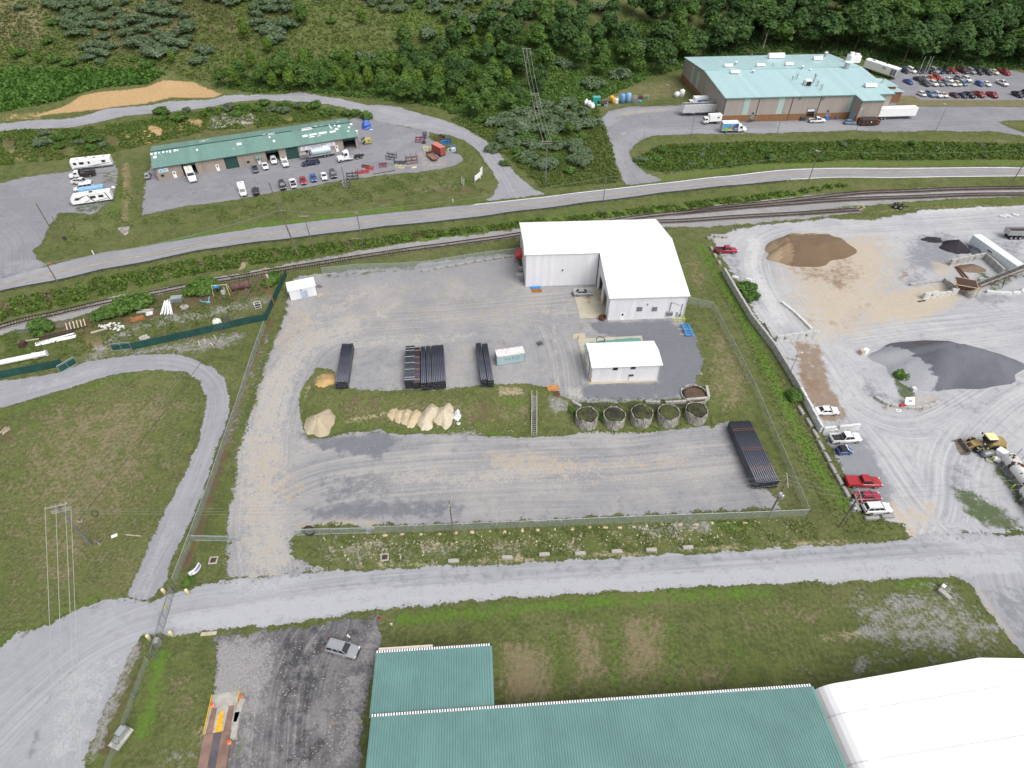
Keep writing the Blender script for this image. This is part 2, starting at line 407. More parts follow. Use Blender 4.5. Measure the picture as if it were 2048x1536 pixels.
def grassmat(name,green=(0.105,0.124,0.041),dry=(0.200,0.166,0.100),lush=(0.096,0.162,0.029),dark=(0.072,0.090,0.031)):
 m,nt,b=newmat(name);n=N(nt);p=n.pos()
 big=n.noise(p,0.07,5,0.6);mid=n.noise(p,0.42,6,0.68);fine=n.noise(p,4.0,4,0.75);pix=n.noise(p,1.7,3,0.8)
 brk=n.math('MULTIPLY',n.math('SUBTRACT',n.math('ADD',n.math('MULTIPLY',mid,0.6),n.math('MULTIPLY',pix,0.4)),0.5),3.0)
 c=n.mix(n.step(mid,0.38,0.62),green,dark)
 c=n.mix(n.math('MULTIPLY',n.step(n.math('ADD',n.math('MULTIPLY',big,0.5),n.math('MULTIPLY',pix,0.5)),0.46,0.62),0.55),c,tuple((a+d)/2 for a,d in zip(green,dry)))
 def lay(at,col,c,k=0.9,soft=0.5):
  f=n.step(n.math('ADD',n.attr(at),n.math('MULTIPLY',brk,0.85)),0.5-soft*0.5,0.5+soft*0.5)
  return n.mix(n.math('MULTIPLY',n.math('MULTIPLY',f,k),n.step(n.attr(at),0.02,0.25)),c,col)
 c=lay("rough",dark,c,0.8);c=lay("dry",dry,c);c=lay("lush",lush,c);c=lay("soil",(0.115,0.075,0.05),c);c=lay("brown",(0.21,0.145,0.085),c)
 c=lay("clay",(0.43,0.285,0.15),c);c=lay("stone",(0.27,0.26,0.25),c);c=lay("tan",(0.36,0.30,0.20),c);c=lay("black",(0.05,0.047,0.045),c)
 g=n.math('ADD',n.math('MULTIPLY',n.math('ADD',n.math('MULTIPLY',fine,0.45),n.math('MULTIPLY',pix,0.55)),1.5),0.25)
 gr=n.node("ShaderNodeCombineColor")
 for i in range(3):n.put(gr.inputs[i],g)
 c=n.mix(1.0,c,gr.outputs[0],'MULTIPLY')
 n.put(b.inputs["Base Color"],c);b.inputs["Roughness"].default_value=1.0;b.inputs["Specular IOR Level"].default_value=0.1
 n.put(b.inputs["Normal"],n.bump(n.math('ADD',fine,n.math('MULTIPLY',mid,2.0)),0.12,0.8))
 return m
M['grass']=grassmat("grass_ground")
M['yard']=gravelmat("yard_gravel",(0.240,0.240,0.252),(0.365,0.348,0.325),(0.135,0.142,0.163),ragged=0.9)
M['plant']=gravelmat("dusty_plant_gravel",(0.33,0.335,0.355),(0.47,0.465,0.465),(0.20,0.205,0.225),tan=(0.42,0.355,0.27),patch=0.4,ragged=0.9)
M['asphalt']=gravelmat("old_asphalt",(0.235,0.235,0.250),(0.30,0.30,0.31),(0.175,0.175,0.19),grain=(0.88,1.14),patch=0.4,ragged=0.18)
M['access']=gravelmat("access_road_asphalt",(0.285,0.290,0.310),(0.38,0.385,0.40),(0.195,0.20,0.215),grain=(0.9,1.1),patch=0.35,ragged=0.4)
M['lot']=gravelmat("lot_asphalt",(0.205,0.205,0.222),(0.27,0.27,0.285),(0.15,0.15,0.165),grain=(0.85,1.18),patch=0.45,ragged=0.55)
M['road_gravel']=gravelmat("loop_road_gravel",(0.245,0.248,0.268),(0.32,0.32,0.335),(0.175,0.178,0.195),grain=(0.85,1.18),patch=0.4,ragged=0.45)
M['blackgravel']=gravelmat("dark_cinder_gravel",(0.105,0.103,0.108),(0.26,0.25,0.25),(0.05,0.049,0.054),tan=(0.22,0.18,0.14),grain=(0.45,1.65),patch=0.7,ragged=0.9)
M['ballast']=gravelmat("track_ballast",(0.25,0.245,0.245),(0.33,0.32,0.31),(0.16,0.155,0.155),grain=(0.6,1.45),ragged=0.7)
M['padconc']=gravelmat("slab_concrete",(0.42,0.38,0.30),(0.50,0.46,0.38),(0.30,0.27,0.22),grain=(0.92,1.08),patch=0.5,green=(0.085,0.26,0.225))
M['sandpile']=gravelmat("heap_sand",(0.255,0.185,0.12),(0.34,0.26,0.175),(0.135,0.095,0.062),grain=(0.85,1.15),patch=0.2)
M['bluepile']=gravelmat("heap_blue_stone",(0.098,0.102,0.122),(0.33,0.335,0.355),(0.10,0.103,0.122),tan=(0.105,0.085,0.085),grain=(0.8,1.25),patch=0.12)
M['blackpile']=gravelmat("heap_black_grit",(0.035,0.033,0.038),(0.06,0.058,0.065),(0.02,0.019,0.022),grain=(0.8,1.2))
M['dirtpile']=gravelmat("heap_pale_dirt",(0.47,0.38,0.25),(0.55,0.47,0.34),(0.30,0.24,0.155),grain=(0.6,1.35))
def leafmat(name,c1,c2,c3,transl=0.25):
 m,nt,b=newmat(name);n=N(nt)
 oi=n.node("ShaderNodeObjectInfo");a=n.attr("tone");p=n.pos()
 f=n.math('ADD',n.math('MULTIPLY',a,0.6),n.math('MULTIPLY',n.noise(p,0.5,2),0.4))
 c=n.mix(n.step(f,0.25,0.75),c1,c2)
 c=n.mix(n.math('MULTIPLY',oi.outputs["Random"],0.45),c,c3)
 n.put(b.inputs["Base Color"],c);b.inputs["Roughness"].default_value=0.65;b.inputs["Specular IOR Level"].default_value=0.25
 tl=n.node("ShaderNodeBsdfTranslucent");n.put(tl.inputs[0],n.mix(0.5,c,tuple(min(1,x*1.6)for x in c2)));mx=n.node("ShaderNodeMixShader");mx.inputs[0].default_value=transl
 nt.links.new(b.outputs[0],mx.inputs[1]);nt.links.new(tl.outputs[0],mx.inputs[2]);nt.links.new(mx.outputs[0],nt.nodes["Material Output"].inputs[0])
 return m
M['leaf']=leafmat("leaf_green",(0.062,0.125,0.026),(0.135,0.235,0.048),(0.085,0.15,0.04),0.32)
M['leaf_bright']=leafmat("leaf_bright",(0.095,0.165,0.026),(0.19,0.285,0.045),(0.12,0.215,0.035),0.34)
M['leaf_dark']=leafmat("leaf_dark",(0.042,0.088,0.026),(0.092,0.165,0.042),(0.058,0.125,0.034),0.3)
M['leaf_silver']=leafmat("leaf_silver",(0.085,0.135,0.065),(0.175,0.225,0.135),(0.1,0.16,0.065),0.28)
M['weed']=leafmat("weed_green",(0.075,0.12,0.026),(0.135,0.205,0.036),(0.11,0.135,0.042),0.28)
M['weed_dry']=leafmat("weed_dry",(0.13,0.11,0.055),(0.21,0.18,0.1),(0.12,0.13,0.05),0.25)
M['corn']=leafmat("corn_leaf",(0.055,0.125,0.022),(0.105,0.215,0.036),(0.075,0.155,0.028),0.28)
# ------------------------------------------------------------------ ground
def seg_dist(pts,poly,closed):
 """distance to a polyline, with signed side and distance along it"""
 x,y=pts[:,0],pts[:,1]
 best=np.full(len(pts),1e9);side=np.zeros(len(pts));along=np.zeros(len(pts));s0=0.0
 q=list(poly)+([poly[0]]if closed else[])
 for(ax,ay),(bx,by)in zip(q,q[1:]):
  dx,dy=bx-ax,by-ay;L2=dx*dx+dy*dy+1e-9;L=math.sqrt(L2)
  t=np.clip(((x-ax)*dx+(y-ay)*dy)/L2,0,1)
  d=np.hypot(x-ax-t*dx,y-ay-t*dy)
  m=d<best
  best[m]=d[m];along[m]=s0+t[m]*L
  side[m]=np.sign(dx*(y[m]-ay)-dy*(x[m]-ax));s0+=L
 return best,side,along
def inside(pts,poly):
 x,y=pts[:,0],pts[:,1];r=np.zeros(len(pts),bool);n=len(poly)
 for i in range(n):
  (ax,ay),(bx,by)=poly[i],poly[i-1]
  if ay==by:continue
  c=((ay>y)!=(by>y))&(x<(bx-ax)*(y-ay)/(by-ay)+ax)
  r^=c
 return r
def WPT(pts):return[tuple(G(*p)[:2])for p in pts]
def smooth_line(pts,n=2):
 for _ in range(n):
  o=[pts[0]]
  for a,b in zip(pts,pts[1:]):
   o+=[tuple(a[k]*.75+b[k]*.25 for k in range(len(a))),tuple(a[k]*.25+b[k]*.75 for k in range(len(a)))]
  pts=o+[pts[-1]]
 return pts
def apply_paints(me,xy,paints,lanes):
 vals={}
 for at,kind,px,rad,soft,k in paints:
  w=WPT(px)
  if kind=='poly':
   d,_,_=seg_dist(xy,w,True);d=np.where(inside(xy,w),-d,d)
  else:
   d,_,_=seg_dist(xy,w,False);d=d-rad
  v=np.clip(0.5-d/(2*soft),0,1);v=v*v*(3-2*v)*k
  vals[at]=np.maximum(vals.get(at,np.zeros(len(xy))),v)
 if lanes:
  best=np.full(len(xy),1e9);la=np.zeros(len(xy));al=np.zeros(len(xy));wt=np.zeros(len(xy))
  for i,(px,hw)in enumerate(lanes):
   d,s,a=seg_dist(xy,smooth_line(WPT(px)),False)
   e=d/hw;m=e<best
   best[m]=e[m];la[m]=(d*s)[m]+37.0*i;al[m]=a[m]
  wt=np.clip(1.25-best,0,1)
  vals['lane']=la;vals['along']=al;vals['lanew']=wt
 for at,v in vals.items():
  a=me.attributes.new(at,'FLOAT','POINT');a.data.foreach_set("value",np.asarray(v,np.float32))
def fray(w,cell,amp):
 """boundary cut into short steps with an uneven edge"""
 out=[];n=len(w);ph=random.random()*9
 for i in range(n):
  a,b=w[i],w[(i+1)%n];L=math.dist(a,b);k=max(1,int(L/cell))
  nx,ny=-(b[1]-a[1])/(L+1e-9),(b[0]-a[0])/(L+1e-9)
  for j in range(k):
   t=j/k;x,y=a[0]+(b[0]-a[0])*t,a[1]+(b[1]-a[1])*t
   q=amp*(0.55*math.sin(x*.55+y*.41+ph)*math.sin(y*.33-x*.27+2*ph)+0.5*random.uniform(-1,1))if 0<amp else 0
   out.append((x+nx*q,y+ny*q))
 return out
EDGES=[]
def sheet(name,px,mat,off=0.04,amp=0.3,cell=0.8,paints=(),lanes=(),world_pts=None,kind="structure",edge=None):
 w=fray(world_pts or WPT(px),edge or cell*0.6,amp)
 arr=np.array(w);lo,hi=arr.min(0),arr.max(0)
 gx,gy=np.meshgrid(np.arange(lo[0],hi[0],cell),np.arange(lo[1],hi[1],cell))
 g=np.stack([gx.ravel(),gy.ravel()],1)+RNG.uniform(-.3,.3,(gx.size,2))*cell
 g=g[inside(g,w)]
 if len(g):
  d,_,_=seg_dist(g,w,True);g=g[d>cell*0.45]
 pts=[Vector(p)for p in w]+[Vector(p)for p in g.tolist()]
 n=len(w)
 vs,es,fs,*_=delaunay_2d_cdt(pts,[(i,(i+1)%n)for i in range(n)],[],1,1e-5)
 xy=np.array([(v.x,v.y)for v in vs]);z=hv(xy[:,0],xy[:,1])+off
 me=bpy.data.meshes.new(name)
 me.from_pydata(np.column_stack([xy,z]).tolist(),[],[tuple(f)for f in fs]);me.update()
 bm=bmesh.new();bm.from_mesh(me)
 bmesh.ops.recalc_face_normals(bm,faces=bm.faces)
 if sum(f.normal.z for f in bm.faces)<0:bmesh.ops.reverse_faces(bm,faces=bm.faces)
 bm.to_mesh(me);bm.free()
 apply_paints(me,xy,paints,lanes);me.shade_smooth()
 dd,_,_=seg_dist(xy,w,True);ea=me.attributes.new('edge','FLOAT','POINT');ea.data.foreach_set('value',dd.astype(np.float32))
 if amp>.1:EDGES.append(w)
 o=link(name,me,mat);o["kind"]=kind
 return o
GP=[('dry','poly',[(0,15),(110,15),(100,60),(70,100),(0,110)],0,8,.75),('dry','poly',[(180,120),(330,110),(420,60),(330,20),(200,40)],0,10,.62),('soil','poly',[(150,60),(420,20),(560,60),(480,110),(250,140)],0,14,.45),('dry','poly',[(640,10),(760,0),(760,70),(680,70)],0,8,.55),('dry','poly',[(1060,90),(1170,110),(1180,160),(1080,160)],0,5,.6),('brown','poly',[(1090,110),(1180,125),(1170,150),(1095,145)],0,4,.55),('lush','poly',[(770,45),(900,40),(900,85),(790,85)],0,6,.5),('lush','poly',[(0,120),(300,120),(480,95),(480,130),(0,138)],0,6,.45),('lush','poly',[(590,10),(650,10),(640,50),(590,50)],0,5,.5),('clay','poly',[(62,234),(130,212),(165,190),(235,181),(300,171),(365,163),(385,163),(400,170),(447,189),(430,194),(340,195),(200,218),(100,229)],0,1.0,.95),('clay','poly',[(0,228),(90,222),(80,240),(0,242)],0,2,.42),('clay','poly',[(230,272),(262,256),(300,250),(330,255),(372,240),(405,238),(408,256),(350,262),(315,285),(280,292)],0,2,.70),('clay','poly',[(0,300),(60,298),(65,322),(0,322)],0,2,.6),('clay','poly',[(400,262),(690,228),(640,215),(560,240),(480,262)],0,2.5,.45),('soil','poly',[(0,265),(150,262),(330,245),(500,260),(680,225),(690,236),(305,292),(280,300),(100,320),(0,330)],0,4,.42),('rough','poly',[(0,262),(160,256),(420,220),(520,204),(640,208),(740,240),(690,232),(400,235),(150,290),(0,290)],0,3,.55),('rough','poly',[(700,150),(850,180),(1000,260),(1080,370),(1200,360),(1180,220),(1370,130),(1350,20),(900,80)],0,8,.55),('dry','line',[(1060,300),(1130,320),(1190,330)],2,3,.55),('dry','line',[(1180,220),(1215,300),(1240,360)],2,4,.5),('lush','line',[(120,540),(350,482),(512,452),(700,430),(800,418)],1.6,2.5,.72),('lush','line',[(830,412),(990,398)],.8,1.5,.5),('lush','line',[(1310,360),(1450,340),(1600,330),(1800,327),(2048,327)],1.6,2,.6),('dry','poly',[(120,440),(230,440),(400,440),(600,410),(760,395),(880,390),(980,385),(900,360),(700,390),(500,420),(260,450),(110,500)],0,5,.42),('soil','poly',[(940,365),(990,385),(960,395),(780,405),(640,420),(660,405)],0,3,.35),('lush','line',[(150,470),(220,440),(245,380)],3,4,.45),('dry','line',[(250,440),(256,390),(252,330)],1.2,1.5,.75),('clay','line',[(252,325),(247,345),(249,368),(246,400)],.35,.7,.7),('stone','poly',[(232,455),(258,452),(256,470),(245,468)],0,1,.8),('dry','poly',[(1300,283),(1600,278),(1990,272),(2048,283),(2048,290),(1600,288),(1310,292)],0,3,.38),('rough','poly',[(1275,305),(1450,288),(1800,285),(2048,293),(2048,320),(1700,318),(1400,338),(1300,345)],0,3,.55),('lush','poly',[(1710,300),(1780,305),(1775,325),(1720,325)],0,3,.4),('dry','poly',[(1180,185),(1360,155),(1390,190),(1260,210),(1200,225)],0,4,.48),('lush','line',[(1180,215),(1250,195)],2,3,.35),('dry','poly',[(1795,192),(1845,203),(2048,203),(2048,213),(1795,212)],0,2,.7),('rough','poly',[(0,615),(120,585),(330,530),(560,500),(700,470),(900,445),(1024,430),(1300,395),(1300,412),(1000,455),(700,495),(400,555),(0,640)],0,2.5,.45),('soil','poly',[(100,590),(300,545),(440,520),(440,530),(300,562),(110,610)],0,3,.5),('soil','poly',[(520,500),(720,475),(740,490),(540,520)],0,2.5,.5),('tan','poly',[(470,510),(510,500),(520,520),(475,545)],0,1.5,.6),('tan','poly',[(700,474),(720,476),(722,490),(702,492)],0,1.2,.6),('lush','line',[(60,640),(250,585),(400,545)],1.2,2,.45),('lush','line',[(850,478),(1000,452),(1180,432),(1400,412),(1600,388)],1.6,2,.75),('lush','line',[(1100,425),(1500,385),(1700,365)],1,2,.5),('soil','poly',[(120,650),(250,610),(330,590),(470,560),(560,540),(545,590),(420,620),(300,640),(200,670),(120,690)],0,3,.62),('brown','poly',[(150,690),(200,672),(240,690),(180,705)],0,3,.65),('stone','line',[(190,710),(240,670),(330,640),(440,620),(530,600)],2.2,2.5,.55),('stone','poly',[(200,702),(300,690),(460,665),(500,660),(480,690),(380,706),(230,712)],0,2.5,.55),('soil','poly',[(300,660),(440,650),(450,690),(380,700)],0,3,.4),('soil','line',[(545,640),(500,740),(470,830),(440,930),(400,1050),(370,1130)],.9,1.3,.75),('stone','line',[(535,670),(490,790),(455,890)],1.0,1.5,.4),('dry','poly',[(0,850),(150,790),(330,770),(380,800),(330,960),(240,1120),(60,1240),(0,1260)],0,12,.52),('dry','poly',[(110,800),(300,780),(350,850),(240,900),(120,870)],0,8,.52),('lush','line',[(0,830),(120,795),(230,758),(330,748)],1,2,.5),('lush','line',[(380,780),(398,820),(370,920)],.6,1.5,.4),('soil','line',[(408,812),(385,900),(330,1000),(290,1080)],.25,.5,.7),('dry','line',[(300,1050),(260,1140),(240,1180)],1.5,2.5,.45),('soil','poly',[(0,850),(30,855),(20,885),(0,890)],0,1.5,.6),('lush','line',[(0,1285),(60,1250),(200,1190)],1,1.6,.5),('tan','poly',[(640,1075),(800,1062),(1024,1060),(1400,1045),(1560,1045),(1640,1075),(1400,1098),(1024,1115),(720,1130),(640,1130)],0,3,.30),('stone','poly',[(640,1080),(760,1072),(900,1085),(1150,1080),(1180,1100),(900,1125),(700,1135),(640,1120)],0,3,.42),('stone','poly',[(1240,1050),(1420,1035),(1440,1075),(1300,1075)],0,2,.55),('lush','poly',[(900,1068),(960,1064),(960,1090),(905,1090)],0,2,.55),('lush','poly',[(1395,1040),(1500,1035),(1540,1060),(1440,1075)],0,2,.5),('lush','line',[(740,1090),(760,1128),(850,1128)],.8,1.2,.5),('tan','line',[(720,1136),(1024,1120),(1400,1098),(1700,1082)],.5,.7,.55),('dry','poly',[(1350,510),(1400,505),(1430,560),(1400,600),(1365,560)],0,5,.45),('lush','line',[(1400,490),(1440,560),(1490,640),(1530,720),(1565,800),(1600,870),(1650,960),(1690,1010)],1.3,1.8,.82),('dry','poly',[(1410,690),(1440,650),(1480,700),(1500,790),(1460,830),(1420,800)],0,4,.55),('dry','line',[(1560,740),(1600,840),(1650,930),(1690,990)],.9,1.5,.42),('soil','poly',[(1560,730),(1580,770),(1610,830),(1625,860),(1600,840)],0,1.5,.5),('dry','line',[(1470,860),(1520,930),(1560,985)],1,1.5,.5),('dry','poly',[(1000,1290),(1095,1290),(1110,1400),(1010,1410)],0,3,.8),('dry','poly',[(1130,1240),(1210,1240),(1215,1370),(1140,1380)],0,2.5,.6),('dry','poly',[(1240,1230),(1330,1230),(1335,1340),(1245,1370)],0,2.5,.65),('dry','poly',[(1350,1330),(1460,1320),(1460,1370),(1360,1380)],0,2.5,.5),('dry','poly',[(1440,1200),(1700,1190),(1680,1260),(1480,1270)],0,4,.42),('lush','line',[(800,1240),(1000,1222),(1250,1200),(1536,1185)],1.2,1.5,.65),('lush','line',[(1110,1260),(1118,1390)],.7,1,.5),('lush','line',[(1225,1240),(1235,1385)],.8,1,.5),('lush','line',[(1340,1240),(1345,1375)],1,1.5,.45),('lush','line',[(1470,1280),(1490,1370)],1.2,1.5,.4),('tan','line',[(1640,1276),(1720,1270)],.5,.8,.7),('tan','poly',[(1530,1310),(1640,1320),(1620,1350),(1540,1340)],0,2,.35),('stone','poly',[(1690,1190),(1900,1170),(1960,1230),(2010,1300),(1900,1320),(1800,1310),(1720,1260)],0,4,.52),('stone','line',[(1720,1272),(1850,1266),(1990,1255)],.7,1,.75),('stone','poly',[(1690,1370),(1740,1340),(1800,1330),(1790,1300),(1720,1300)],0,2,.45),('lush','line',[(1800,1172),(1850,1165)],1,1.2,.6),('lush','line',[(320,1310),(305,1400),(285,1470)],1.0,1.3,.85),('soil','line',[(272,1300),(240,1400),(215,1500)],1.2,1.8,.62),('stone','line',[(268,1300),(240,1370),(205,1450),(180,1520)],.9,1.2,.75),('dry','poly',[(330,1340),(400,1340),(395,1450),(330,1470)],0,2.5,.4),('tan','poly',[(380,1460),(410,1450),(405,1500),(385,1500)],0,1.5,.7),('stone','poly',[(330,1490),(400,1500),(395,1536),(320,1536)],0,2,.5),('lush','line',[(1780,408),(1900,405),(2048,398)],1.2,1.5,.5),('tan','line',[(1740,425),(1850,415),(2048,408)],.5,.8,.5),('dry','poly',[(1920,980),(1960,990),(2040,1050),(1990,1055)],0,2,.5),]
def build_ground():
 nx,ny=len(GX),len(GY)
 xx,yy=np.meshgrid(GX,GY)
 v=np.column_stack([xx.ravel(),yy.ravel(),HG.ravel()])
 i,j=np.meshgrid(np.arange(nx-1),np.arange(ny-1));a=(j*nx+i).ravel()
 f=np.column_stack([a,a+1,a+nx+1,a+nx])
 ring=[0];off=len(v);rv=[]
 bidx=[k for k in range(nx)]+[(k+1)*nx-1 for k in range(1,ny)]+[(ny-1)*nx+k for k in range(nx-2,-1,-1)]+[k*nx for k in range(ny-2,0,-1)]
 nb=len(bidx);cx,cy=(X0+X1)/2,(Y0+Y1)/2
 rf=[];prev=bidx
 for s in(1.15,1.5,2.5,6,20,45):
  cur=[]
  for q in bidx:
   x,y,z=v[q];x2,y2=cx+(x-cx)*s,cy+(y-cy)*s
   cur.append(off+len(rv));rv.append((x2,y2,z+(8*math.sin(x2*.004+1)*math.cos(y2*.005)*min(1,(s-1)))))
  for k in range(nb):rf.append((prev[k],cur[k],cur[(k+1)%nb],prev[(k+1)%nb]))
  prev=cur
 me=bpy.data.meshes.new("ground")
 allv=np.vstack([v,np.array(rv)])
 me.from_pydata(allv.tolist(),[],[tuple(map(int,q))for q in f]+[tuple(reversed(q))for q in rf])
 me.update()
 vals_xy=allv[:,:2]
 apply_paints(me,vals_xy,GP,())
 me.shade_smooth()
 o=link("ground",me,M['grass']);o["kind"]="structure"
 return o
build_ground()
HWY_N=[(-160,592),(-60,572),(0,557),(100,531),(205,505),(350,482),(512,456),(640,441),(797,424),(947,409),(1024,401),(1164,384),(1290,370),(1400,357),(1536,342),(1623,336),(1720,335.5),(2048,335),(2300,336)]
HWY_S=[(-160,624),(-60,600),(0,584),(165,551),(330,516),(512,485),(640,470),(799,452),(1024,425),(1164,407),(1344,384),(1440,373),(1536,364),(1586,360),(1676,355.5),(1836,356),(2048,353),(2300,354)]
HWY_C=[(-160,608),(0,570),(205,526),(350,499),(512,471),(640,455.5),(762,441),(900,425),(1024,412),(1164,395.5),(1324,377.5),(1440,365),(1536,352),(1648,346),(1811,344.5),(2048,344),(2300,345)]
HWY_C=[((HWY_N[0][0]),608)]+HWY_C[1:]
sheet("highway",HWY_N+HWY_S[::-1],M['asphalt'],0.07,0.12,1.1,lanes=[(HWY_C,4.0)],paints=[('dust','line',HWY_S,.5,.6,.45),('dark','line',[(560,466),(640,455),(700,449)],.3,.6,.6),('dust','poly',[(0,556),(90,530),(105,540),(0,572)],0,1.5,.6)])
def stripe(name,px,width,mat,dash=None,off=0.10,side=0.0):
 w=smooth_line(WPT(px),2);mb=MB();pts=[]
 for(a,b)in zip(w,w[1:]):
  L=math.dist(a,b);k=max(1,int(L/2.0))
  for j in range(k):pts.append((a[0]+(b[0]-a[0])*j/k,a[1]+(b[1]-a[1])*j/k))
 pts.append(w[-1]);prev=None
 for i,p in enumerate(pts):
  a,b=pts[max(0,i-1)],pts[min(len(pts)-1,i+1)];L=math.dist(a,b)+1e-9
  nx,ny=-(b[1]-a[1])/L,(b[0]-a[0])/L
  q=[(p[0]+nx*(side+s*width/2),p[1]+ny*(side+s*width/2))for s in(-1,1)]
  q=[(x,y,h(x,y)+off)for x,y in q]
  if prev:mb.quad(prev[0],q[0],q[1],prev[1])
  prev=q
 o=link(name,mb.mesh(name),mat);o["kind"]="structure";return o
M['line_yellow']=paint("road_line_yellow",(0.42,0.32,0.16),0.9,var=0.25,scale=0.5,wear=(0.25,0.24,0.23),wear_amt=0.2)
M['line_white']=paint("road_line_white",(0.72,0.72,0.72),0.9,var=0.12,scale=0.5,wear=(0.4,0.4,0.4),wear_amt=0.1)
stripe("yellow_centre_line",HWY_C,0.14,M['line_yellow'],side=0.13)
stripe("yellow_centre_line",HWY_C,0.14,M['line_yellow'],side=-0.13)
stripe("white_edge_line",[(948,409.5),(1024,402),(1164,385),(1290,371),(1400,358),(1536,343),(1623,337.5),(1720,337),(2048,336.5),(2300,337.5)],0.30,M['line_white'])
stripe("white_edge_line",[(1582,359),(1676,354.3),(1836,354.8),(2048,351.8),(2300,352.8)],0.28,M['line_white'])
sheet("parking_lot",[(-160,395),(0,365),(60,352),(140,342),(150,322),(190,312),(234,322),(238,352),(230,398),(190,430),(120,427),(105,445),(88,490),(70,500),(80,522),(100,533),(0,559),(-160,594)],M['lot'],0.04,0.6,1.0,paints=[('dust','poly',[(0,520),(90,515),(95,530),(0,556)],0,2.5,.55),('tan','line',[(52,402),(75,398)],.5,.8,.6),('dust','line',[(0,520),(40,470),(60,400)],2,4,.42),('tan','line',[(186,418),(184,432)],.35,.5,.7),('grass','poly',[(140,395),(156,392),(152,412),(232,400),(225,420),(150,428)],0,1.5,.55),('grass','poly',[(195,345),(238,340),(236,370),(200,365)],0,1.5,.45)],lanes=[([(-60,420),(40,470),(40,540)],7)])
GRN=[(-160,252),(0,247),(150,236),(215,217),(330,203),(430,197),(512,188),(600,192),(680,196),(740,209),(800,214),(850,229),(900,244),(940,261),(975,284),(1002,310),(1030,344),(1070,378),(1096,389)]
GRS=[(960,406),(985,392),(995,366),(985,345),(971,325),(952,300),(927,281),(896,271),(862,266),(800,252),(748,246),(740,232),(690,216),(660,210),(600,205),(512,201),(400,218),(250,233),(150,255),(0,264),(-160,270)]
sheet("gravel_road",GRN+GRS,M['road_gravel'],0.05,0.35,0.9,lanes=[([(-160,262),(0,256),(150,245),(230,225),(400,208),(512,195),(640,200),(740,220),(840,240),(905,256),(950,278),(985,320),(1010,350),(1035,395)],4.0)],paints=[('dust','line',[(780,250),(860,250),(930,268)],1.5,2.5,.6),('tan','poly',[(770,268),(815,258),(830,272),(785,282)],0,2,.5)])
sheet("workshop_lot",[(281,434),(284,400),(290,362),(298,332),(318,300),(700,240),(722,226),(750,240),(800,250),(866,264),(858,274),(895,300),(925,312),(930,322),(905,334),(860,343),(760,352),(690,360),(620,375),(512,393),(480,400),(345,418)],M['lot'],0.06,0.5,0.9,lanes=[([(330,390),(500,360),(700,325),(800,290),(880,268)],6)],paints=[('dust','poly',[(760,282),(830,262),(850,275),(790,300)],0,2,.55),('dust','line',[(285,425),(345,414),(480,396),(620,371),(760,350)],.8,1.2,.5),('tan','poly',[(830,300),(900,318),(900,334),(840,340)],0,2.5,.45),('dark','line',[(330,392),(520,362)],3,4,.4),('tan','poly',[(286,300),(304,296),(312,330),(292,350)],0,2,.4)])
sheet("plant_lot",[(1250,373),(1236,340),(1224,315),(1222,290),(1206,258),(1200,238),(1215,222),(1255,213),(1350,211),(1420,205),(1560,190),(1700,170),(1780,160),(1800,140),(1850,136),(2020,138),(2060,150),(2400,170),(2400,300),(2048,274),(1987,264),(1871,262),(1720,262.5),(1600,265),(1500,268),(1400,268.5),(1312,272),(1286,280),(1270,290),(1262,306),(1270,325),(1292,346),(1334,362)],M['lot'],0.05,0.35,1.0,lanes=[([(1285,370),(1255,335),(1245,300),(1262,268),(1320,250),(1500,256),(1700,252),(1900,245),(2048,240),(2300,235)],7)],paints=[('dust','poly',[(1204,245),(1215,226),(1260,217),(1360,213),(1350,222),(1260,230),(1235,245),(1215,255)],0,2,.85),('tan','poly',[(1228,226),(1300,218),(1350,216),(1345,222),(1250,230)],0,1.5,.55),('dust','poly',[(1230,280),(1270,255),(1420,258),(1620,250),(1700,250),(1700,262),(1500,267),(1300,272),(1260,290)],0,3,.62),('dust','line',[(1252,365),(1240,320),(1238,290)],3,3,.55),('tan','poly',[(1240,266),(1258,264),(1246,275)],0,.8,.8),('grass','line',[(1230,236),(1250,234)],.5,.8,.85),('dust','poly',[(1550,245),(1720,240),(1735,262),(1560,266)],0,2,.75),('tan','line',[(1620,245),(1715,243)],1,1.5,.4)])
sheet("grass_island",[(1792,210),(1795,196),(1802,192),(1828,192),(1842,201),(2048,201),(2300,202),(2300,216),(2048,214),(1829,213.5)],M['grass'],0.14,0.15,1.0,paints=[('dry','poly',[(1780,190),(2300,195),(2300,218),(1780,215)],0,2,.62)])
sheet("grass_island",[(1997,245),(2010,242),(2048,241),(2300,243),(2300,290),(2048,266),(2020,256)],M['grass'],0.14,0.15,1.0,paints=[('dry','line',[(2000,246),(2100,256)],2,3,.5)])
YARD=[(436,1168),(446,1140),(447,1100),(450,1050),(462,985),(470,905),(490,850),(512,780),(530,722),(546,682),(556,655),(570,625),(573,596),(578,562),(600,549),(700,538),(830,530),(850,522),(960,511),(1036,504),(1042,530),(1050,560),(1120,556),(1190,550),(1215,600),(1366,620),(1372,645),(1396,672),(1409,712),(1407,746),(1398,772),(1405,800),(1425,850),(1456,838),(1472,850),(1500,900),(1535,968),(1556,985),(1566,1010),(1570,1021),(1500,1024),(1300,1034),(1024,1048),(850,1054),(752,1056),(722,1090),(735,1094),(728,1060),(640,1052),(604,1062),(590,1085),(594,1110),(630,1128),(700,1144)]
